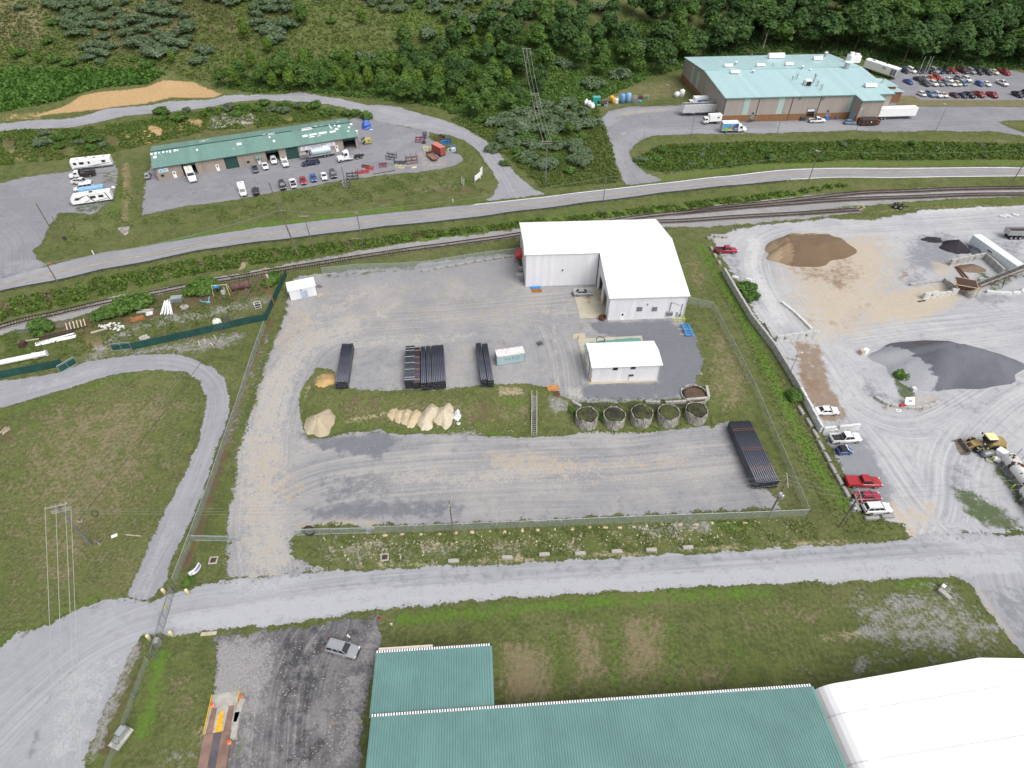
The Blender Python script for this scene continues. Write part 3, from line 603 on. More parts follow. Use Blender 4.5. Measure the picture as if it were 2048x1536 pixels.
sheet("gravel_yard",YARD,M['yard'],0.05,0.4,0.62,lanes=[([(540,1150),(520,1060),(525,960),(530,860),(560,760),(600,690),(680,650),(850,640),(1050,620),(1160,610)],9),([(560,1000),(640,960),(800,940),(1000,930),(1250,925),(1440,905),(1530,900)],12),([(1130,790),(1120,700),(1090,640)],6),([(1060,640),(1200,660),(1380,665)],3.5)],paints=[('dust','line',[(540,1120),(520,1000),(525,880),(560,760),(610,690),(700,650)],4.5,4,.66),('tan','line',[(545,1130),(505,1000),(515,880),(550,760),(600,690),(690,640)],4,5,.40),('tan','poly',[(600,560),(1030,520),(1160,600),(1060,660),(700,690),(590,690)],0,9,.34),('tan','poly',[(700,930),(1300,910),(1450,930),(1400,980),(900,1000),(720,1000)],0,8,.36),('tan','poly',[(480,960),(500,850),(560,850),(575,930),(620,960),(625,1010),(560,1020),(490,1010)],0,4,.50),('dark','poly',[(606,860),(680,872),(770,862),(800,880),(760,920),(650,900),(605,880)],0,1.5,.9),('dark','poly',[(640,960),(720,940),(800,935),(780,1000),(640,1010)],0,3,.55),('dark','poly',[(600,1020),(700,1000),(850,998),(925,1010),(915,1028),(800,1040),(640,1045)],0,2,.72),('dark','line',[(560,1060),(520,1040)],2,3,.3),('dust','poly',[(750,940),(830,925),(900,945),(1000,920),(1100,930),(1250,925),(1250,945),(1050,970),(900,985),(770,970)],0,4,.62),('tan','poly',[(960,895),(1090,905),(1200,922),(1380,912),(1350,935),(1100,950),(980,940)],0,3,.66),('dust','line',[(1090,950),(1120,980),(1050,985)],1,1.5,.5),('dust','line',[(1200,930),(1400,905),(1470,915)],1.2,2,.5),('dust','line',[(1150,965),(1300,950),(1430,945)],.8,1.2,.5),('dark','poly',[(1172,645),(1330,640),(1385,665),(1408,712),(1405,760),(1380,790),(1280,800),(1175,798),(1158,785),(1170,770),(1320,765),(1300,690),(1200,668)],0,1.6,.95),('dust','poly',[(1402,745),(1420,735),(1424,765),(1398,775)],0,1,.9),('dust','poly',[(1130,775),(1165,775),(1165,798),(1140,800)],0,1.2,.7),('dust','poly',[(600,620),(700,570),(800,560),(760,600),(650,660),(560,700)],0,6,.48),('tan','poly',[(850,660),(960,690),(940,760),(880,760),(900,700),(830,700)],0,5,.42),('dust','line',[(700,690),(830,680),(940,670)],2,3,.55),('dust','poly',[(1060,610),(1150,600),(1160,640),(1100,650)],0,4,.45),('dark','poly',[(800,580),(1030,540),(1040,620),(900,640),(740,650)],0,8,.36),('dust','poly',[(753,618),(778,637),(753,637)],0,.4,.75),('dust','line',[(770,622),(800,605)],1,1.2,.55),('black','poly',[(1072,682),(1086,682),(1088,690),(1074,692)],0,.4,.75),('tan','poly',[(555,640),(560,600),(600,610),(640,640),(600,690),(555,720),(540,700)],0,3,.5),('dust','line',[(590,660),(650,620),(700,600)],2,2.5,.5),('grass','line',[(652,553),(790,540),(830,535)],1.0,1.6,.55),('grass','line',[(505,840),(520,770),(545,690)],.5,1.0,.45),('tan','line',[(600,1055),(680,1045),(750,1050)],.8,1.0,.7),('dust','line',[(1118,790),(1112,700),(1108,650)],.4,.5,.6),('dust','line',[(1100,790),(1085,740),(1110,700)],.4,.5,.5),('tan','line',[(700,1090),(650,1135)],1.5,2,.6),('dust','poly',[(460,1150),(470,1080),(560,1080),(600,1110),(640,1138)],0,3,.5),('dust','poly',[(990,745),(1050,735),(1060,790),(1000,790)],0,3,.35),('grass','line',[(452,1080),(455,1130)],.6,1.2,.6),('grass','line',[(446,1060),(470,950)],.7,1.2,.55)])
sheet("grass_bank",[(597,826),(600,795),(612,765),(634,735),(662,741),(690,772),(725,781),(815,782),(890,781),(922,774),(990,770),(1060,768),(1092,774),(1114,790),(1140,802),(1160,806),(1380,800),(1412,795),(1425,818),(1418,846),(1440,846),(1400,856),(1300,864),(1200,864),(1100,873),(1024,876),(900,869),(772,868),(762,859),(650,875),(615,879),(606,855)],M['grass'],0.13,0.45,0.7,paints=[('dry','poly',[(680,790),(1080,790),(1060,860),(700,850)],0,4,.46),('lush','line',[(600,800),(608,770)],.6,1,.6),('lush','poly',[(1005,795),(1060,795),(1055,815),(1005,815)],0,1,.6),('lush','line',[(650,840),(780,862),(1020,868)],.8,1.2,.45),('soil','poly',[(960,800),(1000,800),(1000,850),(940,850)],0,2.5,.5),('soil','poly',[(690,790),(790,800),(780,830),(680,820)],0,3,.42),('tan','poly',[(992,776),(1048,774),(1048,792),(1000,793)],0,.5,.72),('clay','poly',[(628,760),(650,745),(676,750),(668,772),(635,774)],0,1,.7),('tan','line',[(690,845),(780,825),(800,835)],.5,.8,.6),('tan','line',[(612,775),(622,765),(600,830)],.3,.5,.5),('stone','poly',[(1090,792),(1130,790),(1140,820),(1100,830)],0,1.5,.6),('black','line',[(1150,812),(1250,815),(1380,808)],.8,1,.7),('stone','line',[(880,872),(960,868)],.8,1,.6),('brown','line',[(1240,815),(1246,860)],.5,.8,.65),('lush','line',[(1150,866),(1300,858),(1400,850)],.6,.8,.5)])
sheet("access_road",[(250,1192),(300,1200),(335,1185),(360,1182),(452,1155),(655,1140),(724,1138),(1024,1125),(1400,1103),(1658,1088),(1813,1080),(1830,1050),(2011,1069),(2060,1067),(2400,1052),(2400,1400),(2048,1312),(1990,1250),(1940,1172),(1911,1157),(1856,1155),(1761,1163),(1661,1171),(1641,1167),(1536,1170),(1280,1184),(1024,1198),(832,1215),(752,1222),(612,1246),(512,1257),(440,1262),(345,1272),(290,1272),(272,1292),(245,1350),(212,1424),(180,1502),(150,1600),(-200,1600),(-160,1370),(0,1294),(32,1267),(95,1247),(130,1229),(200,1199)],M['access'],0.045,0.35,0.75,lanes=[([(-40,1500),(60,1400),(180,1300),(320,1240),(512,1215),(800,1180),(1200,1155),(1600,1128),(2048,1098),(2300,1085)],6),([(1960,1060),(1990,1120),(2010,1200),(2100,1290)],7)],paints=[('dust','poly',[(330,1235),(512,1200),(737,1174),(1024,1160),(1536,1131),(2048,1104),(2048,1150),(1856,1154),(1641,1166),(1024,1197),(752,1221),(512,1256),(350,1262)],0,.8,.72),('dark','line',[(560,1180),(1024,1145),(1536,1112),(1900,1092)],1.5,2,.42),('dust','poly',[(450,1160),(600,1145),(640,1160),(560,1190),(460,1200)],0,2,.6),('dust','poly',[(1840,1060),(1990,1075),(2048,1100),(1950,1110),(1860,1085)],0,2,.7),('dark','poly',[(1960,1180),(2048,1170),(2200,1300),(2048,1305),(2000,1250)],0,3,.6),('tan','line',[(1905,1160),(1960,1190),(2040,1300)],.8,1.2,.62),('tan','line',[(272,1292),(245,1350),(212,1424),(180,1502)],.5,.8,.55),('dark','line',[(110,1370),(80,1440),(55,1536)],.12,.2,.9),('dark','line',[(110,1370),(190,1305)],.12,.2,.8),('dark','line',[(60,1480),(165,1470)],.25,.3,.5),('dust','poly',[(90,1480),(130,1340),(220,1300),(260,1300),(200,1440),(165,1536),(60,1536)],0,2,.5),('soil','line',[(0,1300),(60,1262),(130,1235),(210,1204)],.4,.8,.5),('dark','line',[(295,1205),(320,1225),(340,1200)],1.2,1.5,.4),('tan','poly',[(505,1132),(540,1122),(550,1140),(515,1148)],0,.6,.5)])
LOOP_O=[(-200,790),(0,761),(112,746),(175,722),(265,709),(350,706),(390,718),(425,732),(450,754),(462,793),(460,830),(445,873),(425,930),(410,988),(390,1033),(367,1080),(345,1125),(335,1168),(322,1180),(300,1203)]
LOOP_I=[(246,1198),(250,1190),(272,1146),(295,1093),(317,1043),(355,973),(380,923),(398,870),(410,813),(408,790),(397,765),(375,747),(310,741),(225,751),(172,768),(0,819),(-200,870)]
sheet("loop_road",LOOP_O+LOOP_I,M['road_gravel'],0.06,0.22,0.7,lanes=[([(-200,830),(0,790),(120,765),(200,738),(290,724),(370,730),(415,755),(435,800),(425,860),(395,940),(365,1010),(330,1090),(295,1160),(270,1210)],4)],paints=[('dust','line',[(60,775),(130,760),(200,738)],1.5,2,.62),('dust','line',[(345,1040),(310,1120),(285,1180)],1.2,1.8,.6)])
sheet("cinder_lot",[(418,1280),(430,1268),(470,1262),(520,1257),(612,1246),(752,1222),(772,1220),(760,1252),(768,1290),(752,1330),(738,1430),(720,1600),(380,1600),(398,1500),(418,1420),(430,1340)],M['blackgravel'],0.04,0.35,0.6,paints=[('dust','poly',[(418,1280),(520,1262),(560,1290),(540,1380),(510,1450),(500,1536),(470,1536),(480,1400),(450,1420),(420,1420)],0,3,.72),('dust','poly',[(430,1280),(480,1275),(470,1400),(445,1440),(425,1430)],0,1.2,.8),('dust','poly',[(690,1345),(745,1340),(730,1536),(660,1536),(680,1420)],0,2.5,.62),('tan','line',[(655,1455),(668,1440)],.5,.7,.6),('dust','poly',[(725,1265),(758,1258),(762,1300),(745,1345),(690,1340)],0,2,.55),('black','poly',[(560,1270),(700,1245),(760,1228),(730,1265),(660,1300),(640,1400),(580,1480),(540,1440),(550,1340)],0,3,.55),('black','poly',[(600,1450),(660,1465),(660,1536),(560,1536)],0,2.5,.6),('grass','poly',[(470,1460),(500,1480),(480,1536),(455,1536)],0,1.5,.4)],lanes=[([(560,1536),(570,1400),(600,1300),(640,1250)],7)])
PLANT=[(1416,468),(1445,466),(1480,455),(1545,446),(1650,436),(1740,438),(1800,428),(1850,418),(2048,409),(2400,400),(2400,1055),(2060,1068),(2012,1070),(1975,1058),(1930,1030),(1905,1000),(1910,975),(1945,985),(2010,1020),(2048,1040),(2400,1000),(2400,900),(2048,985),(2030,970),(2000,930),(1980,905),(1960,912),(1950,950),(1900,990),(1850,1070),(1813,1081),(1795,1050),(1770,1040),(1730,1030),(1700,985),(1682,945),(1660,900),(1642,868),(1606,795),(1560,712),(1500,618),(1470,562),(1440,515)]
PLANT=[(1416,468),(1445,466),(1480,455),(1545,446),(1650,436),(1740,438),(1800,428),(1850,418),(2048,409),(2400,400),(2400,1050),(2060,1067),(1830,1080),(1813,1081),(1795,1050),(1770,1046),(1730,1030),(1700,985),(1682,945),(1660,900),(1642,868),(1606,795),(1560,712),(1500,618),(1470,562),(1440,515)]
sheet("plant_yard",PLANT,M['plant'],0.05,0.35,0.8,lanes=[([(2300,440),(2048,435),(1800,450),(1650,458),(1560,468),(1515,500),(1510,540),(1545,610),(1600,680),(1660,760),(1700,830),(1760,900),(1800,960),(1850,1030),(1900,1070)],9),([(1860,1075),(1890,1000),(1885,920),(1930,850),(2048,760),(2300,700)],9),([(1680,800),(1760,850),(1850,860),(1950,800),(2048,740)],7),([(1700,680),(1850,660),(2048,640)],10)],paints=[('tan','poly',[(1545,500),(1640,470),(1760,470),(1800,520),(1790,600),(1800,640),(1720,670),(1640,690),(1600,650),(1570,560)],0,11,.78),('brown','line',[(1620,545),(1680,570),(1730,600)],2.5,6,.40),('dust','line',[(1640,690),(1700,600),(1780,540)],1.2,2.5,.6),('dust','line',[(1600,620),(1700,560),(1790,500)],1,2,.5),('tan','poly',[(1720,590),(1930,560),(1925,600),(1850,640),(1740,650)],0,3,.85),('brown','poly',[(1560,530),(1650,530),(1690,510),(1740,550),(1700,570),(1600,560)],0,4,.52),('brown','poly',[(1655,555),(1700,560),(1690,580),(1660,575)],0,2,.7),('brown','line',[(1620,640),(1680,650),(1740,610)],1.5,3,.45),('dark','poly',[(1805,520),(1830,470),(1900,465),(1940,500),(1900,540),(1850,545)],0,3,.7),('dark','poly',[(1800,560),(1830,540),(1860,560),(1850,580),(1810,575)],0,2,.6),('black','poly',[(1845,475),(1885,472),(1880,485),(1850,487)],0,1,.7),('tan','poly',[(1860,520),(1920,530),(1910,555),(1865,550)],0,2,.6),('brown','poly',[(1795,535),(1825,532),(1815,560),(1790,565)],0,2,.6),('dark','poly',[(1440,515),(1475,500),(1490,560),(1540,620),(1500,610)],0,3,.62),('dark','poly',[(1642,868),(1700,865),(1735,880),(1770,950),(1790,1000),(1780,1040),(1740,1030),(1700,985),(1682,945)],0,2,.9),('brown','poly',[(1585,680),(1640,690),(1660,760),(1700,835),(1650,850),(1606,795)],0,1.5,.75),('soil','poly',[(1590,735),(1635,745),(1650,790),(1615,790)],0,1.5,.5),('grass','poly',[(1425,480),(1450,505),(1462,540),(1445,520)],0,1,.55),('tan','poly',[(1425,478),(1470,473),(1475,480),(1430,486)],0,1,.6),('dark','poly',[(1880,930),(1920,900),(1940,940),(1930,990),(1895,985)],0,3,.6),('dark','poly',[(1720,740),(1760,780),(1800,800),(1760,810),(1730,790)],0,2,.7),('dark','poly',[(1840,800),(1950,790),(2048,740),(2048,780),(1950,830)],0,4,.45),('tan','poly',[(1800,780),(1870,790),(1880,815),(1820,815)],0,2,.5),('grass','poly',[(1785,755),(1810,760),(1835,790),(1820,808),(1795,790)],0,1.2,.8),('dark','poly',[(1980,480),(2048,480),(2048,540),(2020,540)],0,4,.65),('dark','poly',[(1940,590),(1990,575),(2030,600),(1970,615)],0,2,.6),('grass','poly',[(1905,975),(1945,980),(2030,1035),(2048,1060),(1990,1060),(1930,1030)],0,1.5,.8),('grass','poly',[(1975,915),(1990,920),(2048,985),(2048,1030),(2000,960)],0,1,.75),('tan','poly',[(1795,1005),(1870,1000),(1880,1030),(1840,1075),(1813,1080)],0,1.5,.5),('tan','poly',[(1775,1000),(1790,1000),(1835,1078),(1815,1081)],0,.6,.72),('dust','line',[(1510,480),(1505,540),(1560,640)],2,2,.7),('grass','poly',[(1980,400),(2048,395),(2048,415),(1990,425)],0,2,.35),('tan','poly',[(1750,1040),(1800,1045),(1812,1080),(1770,1070)],0,1.5,.5),('dust','line',[(1840,425),(2048,412)],1.5,2,.7),('grass','poly',[(1935,530),(1960,560),(1990,585),(2048,550),(2048,520),(2000,560)],0,1.5,.6)])
sheet("track_bed",[(-160,728),(0,672),(150,636),(260,603),(430,566),(560,538),(700,517),(900,492),(1040,477),(1200,462),(1320,457),(1420,455),(1480,452),(1600,440),(1735,425),(1720,414),(1850,403),(2048,395),(2300,386),(2300,366),(2048,373),(1850,375),(1660,386),(1540,398),(1400,414),(1250,432),(1180,442),(1024,458),(900,474),(760,493),(600,522),(400,560),(250,588),(120,624),(0,652),(-160,700)],M['ballast'],0.06,0.5,1.0,paints=[('dark','line',[(620,525),(720,508)],2,2,.5),('grass','poly',[(1590,425),(1700,410),(1730,412),(1690,424),(1600,434)],0,1.2,.75),('grass','line',[(1420,453),(1500,448),(1600,438)],.6,1,.5)])
sheet("concrete_pad",[(1146,578),(1172,576),(1196,574),(1216,636),(1160,638)],M['padconc'],0.12,0.0,0.8,paints=[('brown','line',[(1180,600),(1205,595)],1.5,2,.5),('dark','line',[(1190,625),(1165,630)],1.5,2,.4)])
sheet("concrete_pad",[(1155,678),(1283,672),(1315,763),(1178,770)],M['padconc'],0.12,0.0,0.5,paints=[('grass','poly',[(1166,690),(1200,682),(1235,678),(1278,676),(1282,684),(1250,690),(1240,720),(1172,708)],0,.6,.9),('dust','line',[(1222,682),(1236,690),(1228,694)],.3,.4,.9),('dust','line',[(1258,688),(1275,680)],.3,.4,.8)])
sheet("concrete_pad",[(1145,669),(1170,667),(1171,677),(1146,679)],M['padconc'],0.15,0.0,0.5)
# ------------------------------------------------------------------ buildings
CAMP=Vector((0,0,CAM_H))
def ray(px,py):
 u,v=(px-1024)/FPX,(768-py)/FPX
 return Vector((u,_C+v*_S,-_S+v*_C))
def on_plane(px,py,p,nrm):
 d=ray(px,py);t=(Vector(p)-CAMP).dot(nrm)/d.dot(nrm);return CAMP+d*t
class Frame:
 """a building's own axes: x along the front, y to the back, z up from its base"""
 def __init__(s,o,rz):s.o=Vector(o);s.rz=rz;s.M=Matrix.Rotation(rz,3,'Z')
 def loc(s,w):return s.M.transposed()@(Vector(w)-s.o)
 def wor(s,l):return s.M@Vector(l)+s.o
 def at_z(s,px,py,z):
  x,y=P(px,py,s.o.z+z);return s.loc((x,y,s.o.z+z))
 def at_y(s,px,py,y):
  return s.loc(on_plane(px,py,s.wor((0,y,0)),s.M@Vector((0,1,0))))
 def at_x(s,px,py,x):
  return s.loc(on_plane(px,py,s.wor((x,0,0)),s.M@Vector((1,0,0))))
 def at_slope(s,px,py,y0,z0,y1,z1):
  n=Vector((0,-(z1-z0),(y1-y0))).normalized()
  return s.loc(on_plane(px,py,s.wor((0,y0,z0)),s.M@n))
def wall(mb,a,b,zb,ta,tb,th=0.2,ops=()):
 """upright wall from a to b (local xy) with a level or raking top and real openings (u0, u1, z0, z1)"""
 mb.groups.append((len(mb.v),len(mb.f)))
 a,b=Vector((*a,0)),Vector((*b,0));d=b-a;L=d.length;d/=L;n=Vector((-d.y,d.x,0))*th
 top=lambda u:ta+(tb-ta)*u/L
 def piece(u0,u1,z0,z1a,z1b):
  if u1-u0<1e-4 or z1a-z0<1e-4:return
  p,q=a+d*u0,a+d*u1;up=Vector((0,0,1))
  vs=[p+up*z0,q+up*z0,q+up*z1b,p+up*z1a];vs+=[v+n for v in vs]
  mb.add(vs,[(0,1,2,3),(7,6,5,4),(0,4,5,1),(1,5,6,2),(2,6,7,3),(3,7,4,0)])
 u=0.0
 for(u0,u1,z0,z1)in sorted(ops):
  piece(u,u0,zb,top(u),top(u0));piece(u0,u1,zb,z0,z0)if z0>zb+.01 else None
  piece(u0,u1,z1,top(u0),top(u1));u=u1
 piece(u,L,zb,top(u),top(L));return mb
def slab(mb,pts,th=0.2):
 """roof plate from its four upper corners"""
 mb.groups.append((len(mb.v),len(mb.f)))
 lo=[(x,y,z-th)for x,y,z in pts];n=len(pts)
 return mb.add(list(pts)+lo,[tuple(range(n)),tuple(reversed(range(n,2*n)))]+[(k,n+k,n+(k+1)%n,(k+1)%n)for k in range(n)])
def window(parent,x,z,w,hgt,y=-0.03,name="window",pane=None):
 f=MB();t=.07
 f.b2(x-w/2-t,x+w/2+t,y-.05,y,z-hgt/2-t,z-hgt/2).b2(x-w/2-t,x+w/2+t,y-.05,y,z+hgt/2,z+hgt/2+t)
 f.b2(x-w/2-t,x-w/2,y-.05,y,z-hgt/2,z+hgt/2).b2(x+w/2,x+w/2+t,y-.05,y,z-hgt/2,z+hgt/2)
 o=part(name,f,M['galv'],parent)
 part("pane",MB().b2(x-w/2,x+w/2,y-.03,y,z-hgt/2,z+hgt/2),pane or M['glass'],o);return o
def mandoor(parent,x,y=-0.03,w=0.95,hgt=2.1,mat=None,pane=True,z0=0.0):
 o=part("door",MB().b2(x-w/2,x+w/2,y-.05,y,z0,z0+hgt),mat or M['white'],parent)
 if pane:part("pane",MB().b2(x-w*.22,x+w*.22,y-.065,y-.05,z0+hgt*.6,z0+hgt*.88),M['glass'],o)
 part("handle",MB().box((x+w*.36,y-.09,z0+1.0),(.12,.06,.06)),M['dksteel'],o);return o
F1=Frame((21.92,111.68,2.05),R(3.0));SL=0.18
wh=thing("warehouse","large L-shaped white metal warehouse with open bay doors at the yard's back","warehouse",F1.o,F1.rz)
zr=lambda y:6.5+SL*y if y<=19 else 6.5+SL*19-SL*(y-19)
mb=MB();wall(mb,(0,0),(18,0),-1.5,6.3,6.3);wall(mb,(-17.9,14.95),(-.2,14.95),-1.5,zr(14.95)-.2,zr(14.95)-.2)
wall(mb,(18,34),(-17.9,34),-1.5,zr(34)-.2,zr(34)-.2);part("front_wall",mb,M['whitewall'],wh)
bays=[(14.95-6.6,14.95-2.0,-.1,4.9),(14.95-12.6,14.95-8.0,-.1,4.9)]
mb=MB();wall(mb,(0,14.95),(0,0),-1.5,zr(14.95)-.25,6.3,.25,bays)
wall(mb,(-17.9,19),(-17.9,14.95),-1.5,zr(19)-.2,zr(14.95)-.2);wall(mb,(-17.9,34),(-17.9,19),-1.5,zr(34)-.2,zr(19)-.2)
wall(mb,(18,0),(18,19),-1.5,6.3,zr(19)-.2);wall(mb,(18,19),(18,34),-1.5,zr(19)-.2,zr(34)-.2)
part("side_wall",mb,M['whitewall_y'],wh)
mb=MB()
slab(mb,[(-.15,-.3,zr(-.3)),(18.3,-.3,zr(-.3)),(18.3,19,zr(19)),(-.15,19,zr(19))])
slab(mb,[(-18.2,14.7,zr(14.7)),(-.15,14.7,zr(14.7)),(-.15,19,zr(19)),(-18.2,19,zr(19))])
slab(mb,[(-18.2,19,zr(19)),(18.3,19,zr(19)),(18.3,34.3,zr(34.3)),(-18.2,34.3,zr(34.3))])
part("roof",mb,M['whiteroof'],wh)
part("ridge_cap",MB().box((.05,19,zr(19)+.03),(36.5,.45,.08)),M['white'],wh)
part("eave_trim",MB().b2(-.2,18.35,-.36,-.30,zr(-.3)-.24,zr(-.3)+.02),M['white'],wh)
part("floor_slab",MB().b2(.25,17.8,.2,33.8,-.5,.06),M['concrete'],wh)
for u0,u1,_,z1 in bays:
 y0,y1=14.95-u1,14.95-u0
 part("door_frame",MB().b2(-.06,.0,y0-.15,y0,0,z1+.15).b2(-.06,0,y1,y1+.15,0,z1+.15).b2(-.06,0,y0,y1,z1,z1+.15),M['white'],wh)
 part("raised_door",MB().b2(.3,.36,y0-.1,y1+.1,z1-.9,z1+.6),M['darkrust'],wh)
for px in(1279,1309):
 q=F1.at_y(px,618,0);window(wh,q.x,q.z,1.15,1.1,pane=M['steel'])
q=F1.at_y(1243,641,0);mandoor(wh,q.x,w=1.0)
part("light",MB().box((F1.at_y(1295,608,0).x,-.15,F1.at_y(1295,608,0).z),(.22,.2,.22)),M['dksteel'],wh)
part("light",MB().box((F1.at_y(1125,540,14.95).x,14.8,F1.at_y(1125,540,14.95).z),(.3,.25,.3)),M['dksteel'],wh)
q=F1.at_y(1338,630,0)
eb=part("electric_panel",MB().b2(q.x-.75,q.x+.75,-.3,0,.9,2.1),M['galv'],wh)
for i in range(3):part("meter_box",MB().b2(q.x-.6+i*.45,q.x-.25+i*.45,-.42,-.3,1.1,1.8),M['steel'],eb)
part("conduit",MB().cyl((q.x-.1,-.12,2.1),(q.x-.1,-.12,4.6),.07).cyl((q.x-.1,-.12,4.6),(q.x+.5,-.12,4.3),.05).cyl((q.x+.5,-.12,4.5),(q.x+2.2,-.12,3.6),.03),M['steel'],wh)
part("conduit",MB().cyl((q.x+2.6,-.12,1.0),(q.x+2.6,-.12,4.1),.07).box((q.x+2.5,-.2,.9),(.45,.3,.6)),M['steel'],wh)
part("wall_meter",MB().cyl((q.x+1.8,-.15,1.1),(q.x+1.8,-.15,1.9),.16).box((q.x+1.8,-.1,.7),(.2,.15,.9)),M['galv'],wh)
part("gutter_pipe",MB().cyl((17.85,-.1,0),(17.85,-.1,6.2),.06),M['white'],wh)
aw=part("awning",MB().add([(-19.7,25,2.3),(-19.7,28,2.3),(-17.95,28,3.4),(-17.95,25,3.4),(-19.7,25,2.0),(-19.7,28,2.0),(-17.95,28,2.0),(-17.95,25,2.0)],[(0,1,2,3),(0,4,5,1),(0,3,7,4),(1,5,6,2)]),M['red'],wh)
part("air_conditioner",MB().box((-18.5,22.2,.5),(.9,.9,.9)).cyl((-18.5,22.2,.95),(-18.5,22.2,1.0),.35),M['galv'],wh)
part("air_conditioner",MB().box((-18.5,17.6,.5),(.9,.9,.9)).cyl((-18.5,17.6,.95),(-18.5,17.6,1.0),.35),M['steel'],wh)
part("step",MB().b2(-19.9,-18.0,19.2,20.8,-.5,.35),M['concrete'],wh)
gq=F1.at_y(1348,640,-.9)
gr=thing("guard_rail","lime yellow pipe guard rail round meters at the warehouse's front corner","railing",F1.wor((16.6,-1.0,0)),F1.rz)
for x in(-1.2,0,1.3):part("post",MB().cyl((x,-.5,-.3),(x,-.5,1.0),.05),M['lime'],gr)
part("post",MB().cyl((1.3,.8,-.3),(1.3,.8,1.0),.05),M['lime'],gr)
part("top_rail",MB().cyl((-1.2,-.5,1.0),(1.3,-.5,1.0),.05).cyl((1.3,-.5,1.0),(1.3,.8,1.0),.05).cyl((-1.2,-.5,1.0),(-1.4,.6,1.0),.05),M['lime'],gr)
part("mid_rail",MB().cyl((-1.2,-.5,.5),(1.3,-.5,.5),.04).cyl((1.3,-.5,.5),(1.3,.8,.5),.04),M['lime'],gr)
# ---- small white building on the slab
F2=Frame((16.07,90.44,2.1),R(3.5))
sb=thing("metal_building","small white metal building standing on the slab with green stains","building",F2.o,F2.rz)
mb=MB();wall(mb,(0,0),(14.04,0),-1,4.25,4.25);wall(mb,(14.04,7.2),(0,7.2),-1,4.25,4.25);part("front_wall",mb,M['whitewall'],sb)
mb=MB();wall(mb,(0,7.2),(0,3.6),-1,4.25,4.75);wall(mb,(0,3.6),(0,0),-1,4.75,4.25);wall(mb,(14.04,0),(14.04,3.6),-1,4.25,4.75);wall(mb,(14.04,3.6),(14.04,7.2),-1,4.75,4.25);part("side_wall",mb,M['whitewall_y'],sb)
mb=MB();slab(mb,[(-.1,-.35,4.28),(14.4,-.35,4.28),(14.4,3.6,4.9),(-.1,3.6,4.9)],.12);slab(mb,[(-.1,3.6,4.9),(14.4,3.6,4.9),(14.4,7.5,4.28),(-.1,7.5,4.28)],.12);part("roof",mb,M['whiteroof'],sb)
part("ridge_cap",MB().box((7.15,3.6,4.93),(14.5,.3,.06)),M['white'],sb)
for px,py in((1231,737),(1266.5,735)):q=F2.at_y(px,py,0);window(sb,q.x,q.z,.95,.75)
q=F2.at_y(1262.5,750,0);part("vent_box",MB().b2(q.x-.45,q.x+.45,-.22,0,q.z-.18,q.z+.18),M['dksteel'],sb);part("conduit",MB().cyl((q.x-.5,-.06,0),(q.x-.5,-.06,q.z+.1),.03),M['steel'],sb)
part("side_door",MB().b2(-.06,0,2.0,5.6,0,3.4),M['white'],sb);part("corner_trim",MB().b2(-.08,0,5.6,5.68,0,3.5).b2(-.08,0,1.92,2.0,0,3.5).b2(-.08,0,1.92,5.68,3.4,3.48),M['dksteel'],sb)
# ---- shed by the screened fence
F3=Frame((-53.43,119.68,h(-50,122)+.02),R(21.6))
sh=thing("shed","small flat-roofed white metal shed with pale blue double door","shed",F3.o,F3.rz)
mb=MB();wall(mb,(0,0),(6.3,0),-1,2.7,2.7,.1);wall(mb,(6.3,3.3),(0,3.3),-1,3.0,3.0,.1);part("front_wall",mb,M['whitewall'],sh)
mb=MB();wall(mb,(0,3.3),(0,0),-1,3.0,2.7,.1);wall(mb,(6.3,0),(6.3,3.3),-1,2.7,3.0,.1);part("side_wall",mb,M['whitewall_y'],sh)
mb=MB();slab(mb,[(-.15,-.15,2.78),(6.45,-.15,2.78),(6.45,3.45,3.12),(-.15,3.45,3.12)],.1);part("roof",mb,M['whiteroof'],sh)
for x in(2.55,3.4):part("door",MB().b2(x,x+.82,-.05,-.0,0,2.05),paint("pale_blue_door",(0.36,0.43,0.52),.5),sh)
part("light",MB().box((2.9,-.12,2.4),(.3,.2,.2)),M['dksteel'],sh)
part("air_conditioner",MB().box((-.25,2.2,1.0),(.5,.8,.5)),M['steel'],sh)
# ---- long workshop with green roof
zw=h(-80,195)
F4=Frame((-110.53,180.38,zw),R(23.96));WL,WD,WE,WR=63.5,18.2,4.15,5.75
ws=thing("workshop","long tan workshop with patched green metal roof and row of bay doors","workshop",F4.o,F4.rz)
U=lambda px,py:F4.at_y(px,py,0).x
gar=[(370,351,396,346,0),(454,337,479,334,1),(535.6,321,560,317.5,0),(576,318,599,314,1),(689,297.5,712.5,295.6,0)]
ops=[(U(a,b),U(c,d),-.1,3.6)for a,b,c,d,_ in gar]
mb=MB();wall(mb,(0,0),(WL,0),-1.5,WE-.1,WE-.1,.2,ops);wall(mb,(WL,WD),(0,WD),-1.5,WE-.1,WE-.1);part("front_wall",mb,M['tanwall'],ws)
mb=MB();wall(mb,(0,WD),(0,WD/2),-1.5,WE-.1,WR-.15);wall(mb,(0,WD/2),(0,0),-1.5,WR-.15,WE-.1);wall(mb,(WL,0),(WL,WD/2),-1.5,WE-.1,WR-.15);wall(mb,(WL,WD/2),(WL,WD),-1.5,WR-.15,WE-.1);part("side_wall",mb,M['tanwall'],ws)
mb=MB();slab(mb,[(-.3,-.6,WE-.02),(WL+.3,-.6,WE-.02),(WL+.3,WD/2,WR),(-.3,WD/2,WR)],.1);slab(mb,[(-.3,WD/2,WR),(WL+.3,WD/2,WR),(WL+.3,WD+.4,WE),(-.3,WD+.4,WE)],.1);part("roof",mb,M['greenroof'],ws)
part("ridge_cap",MB().box((WL/2,WD/2,WR+.04),(WL+.6,.5,.08)),M['dkgreen'],ws)
mb=MB()
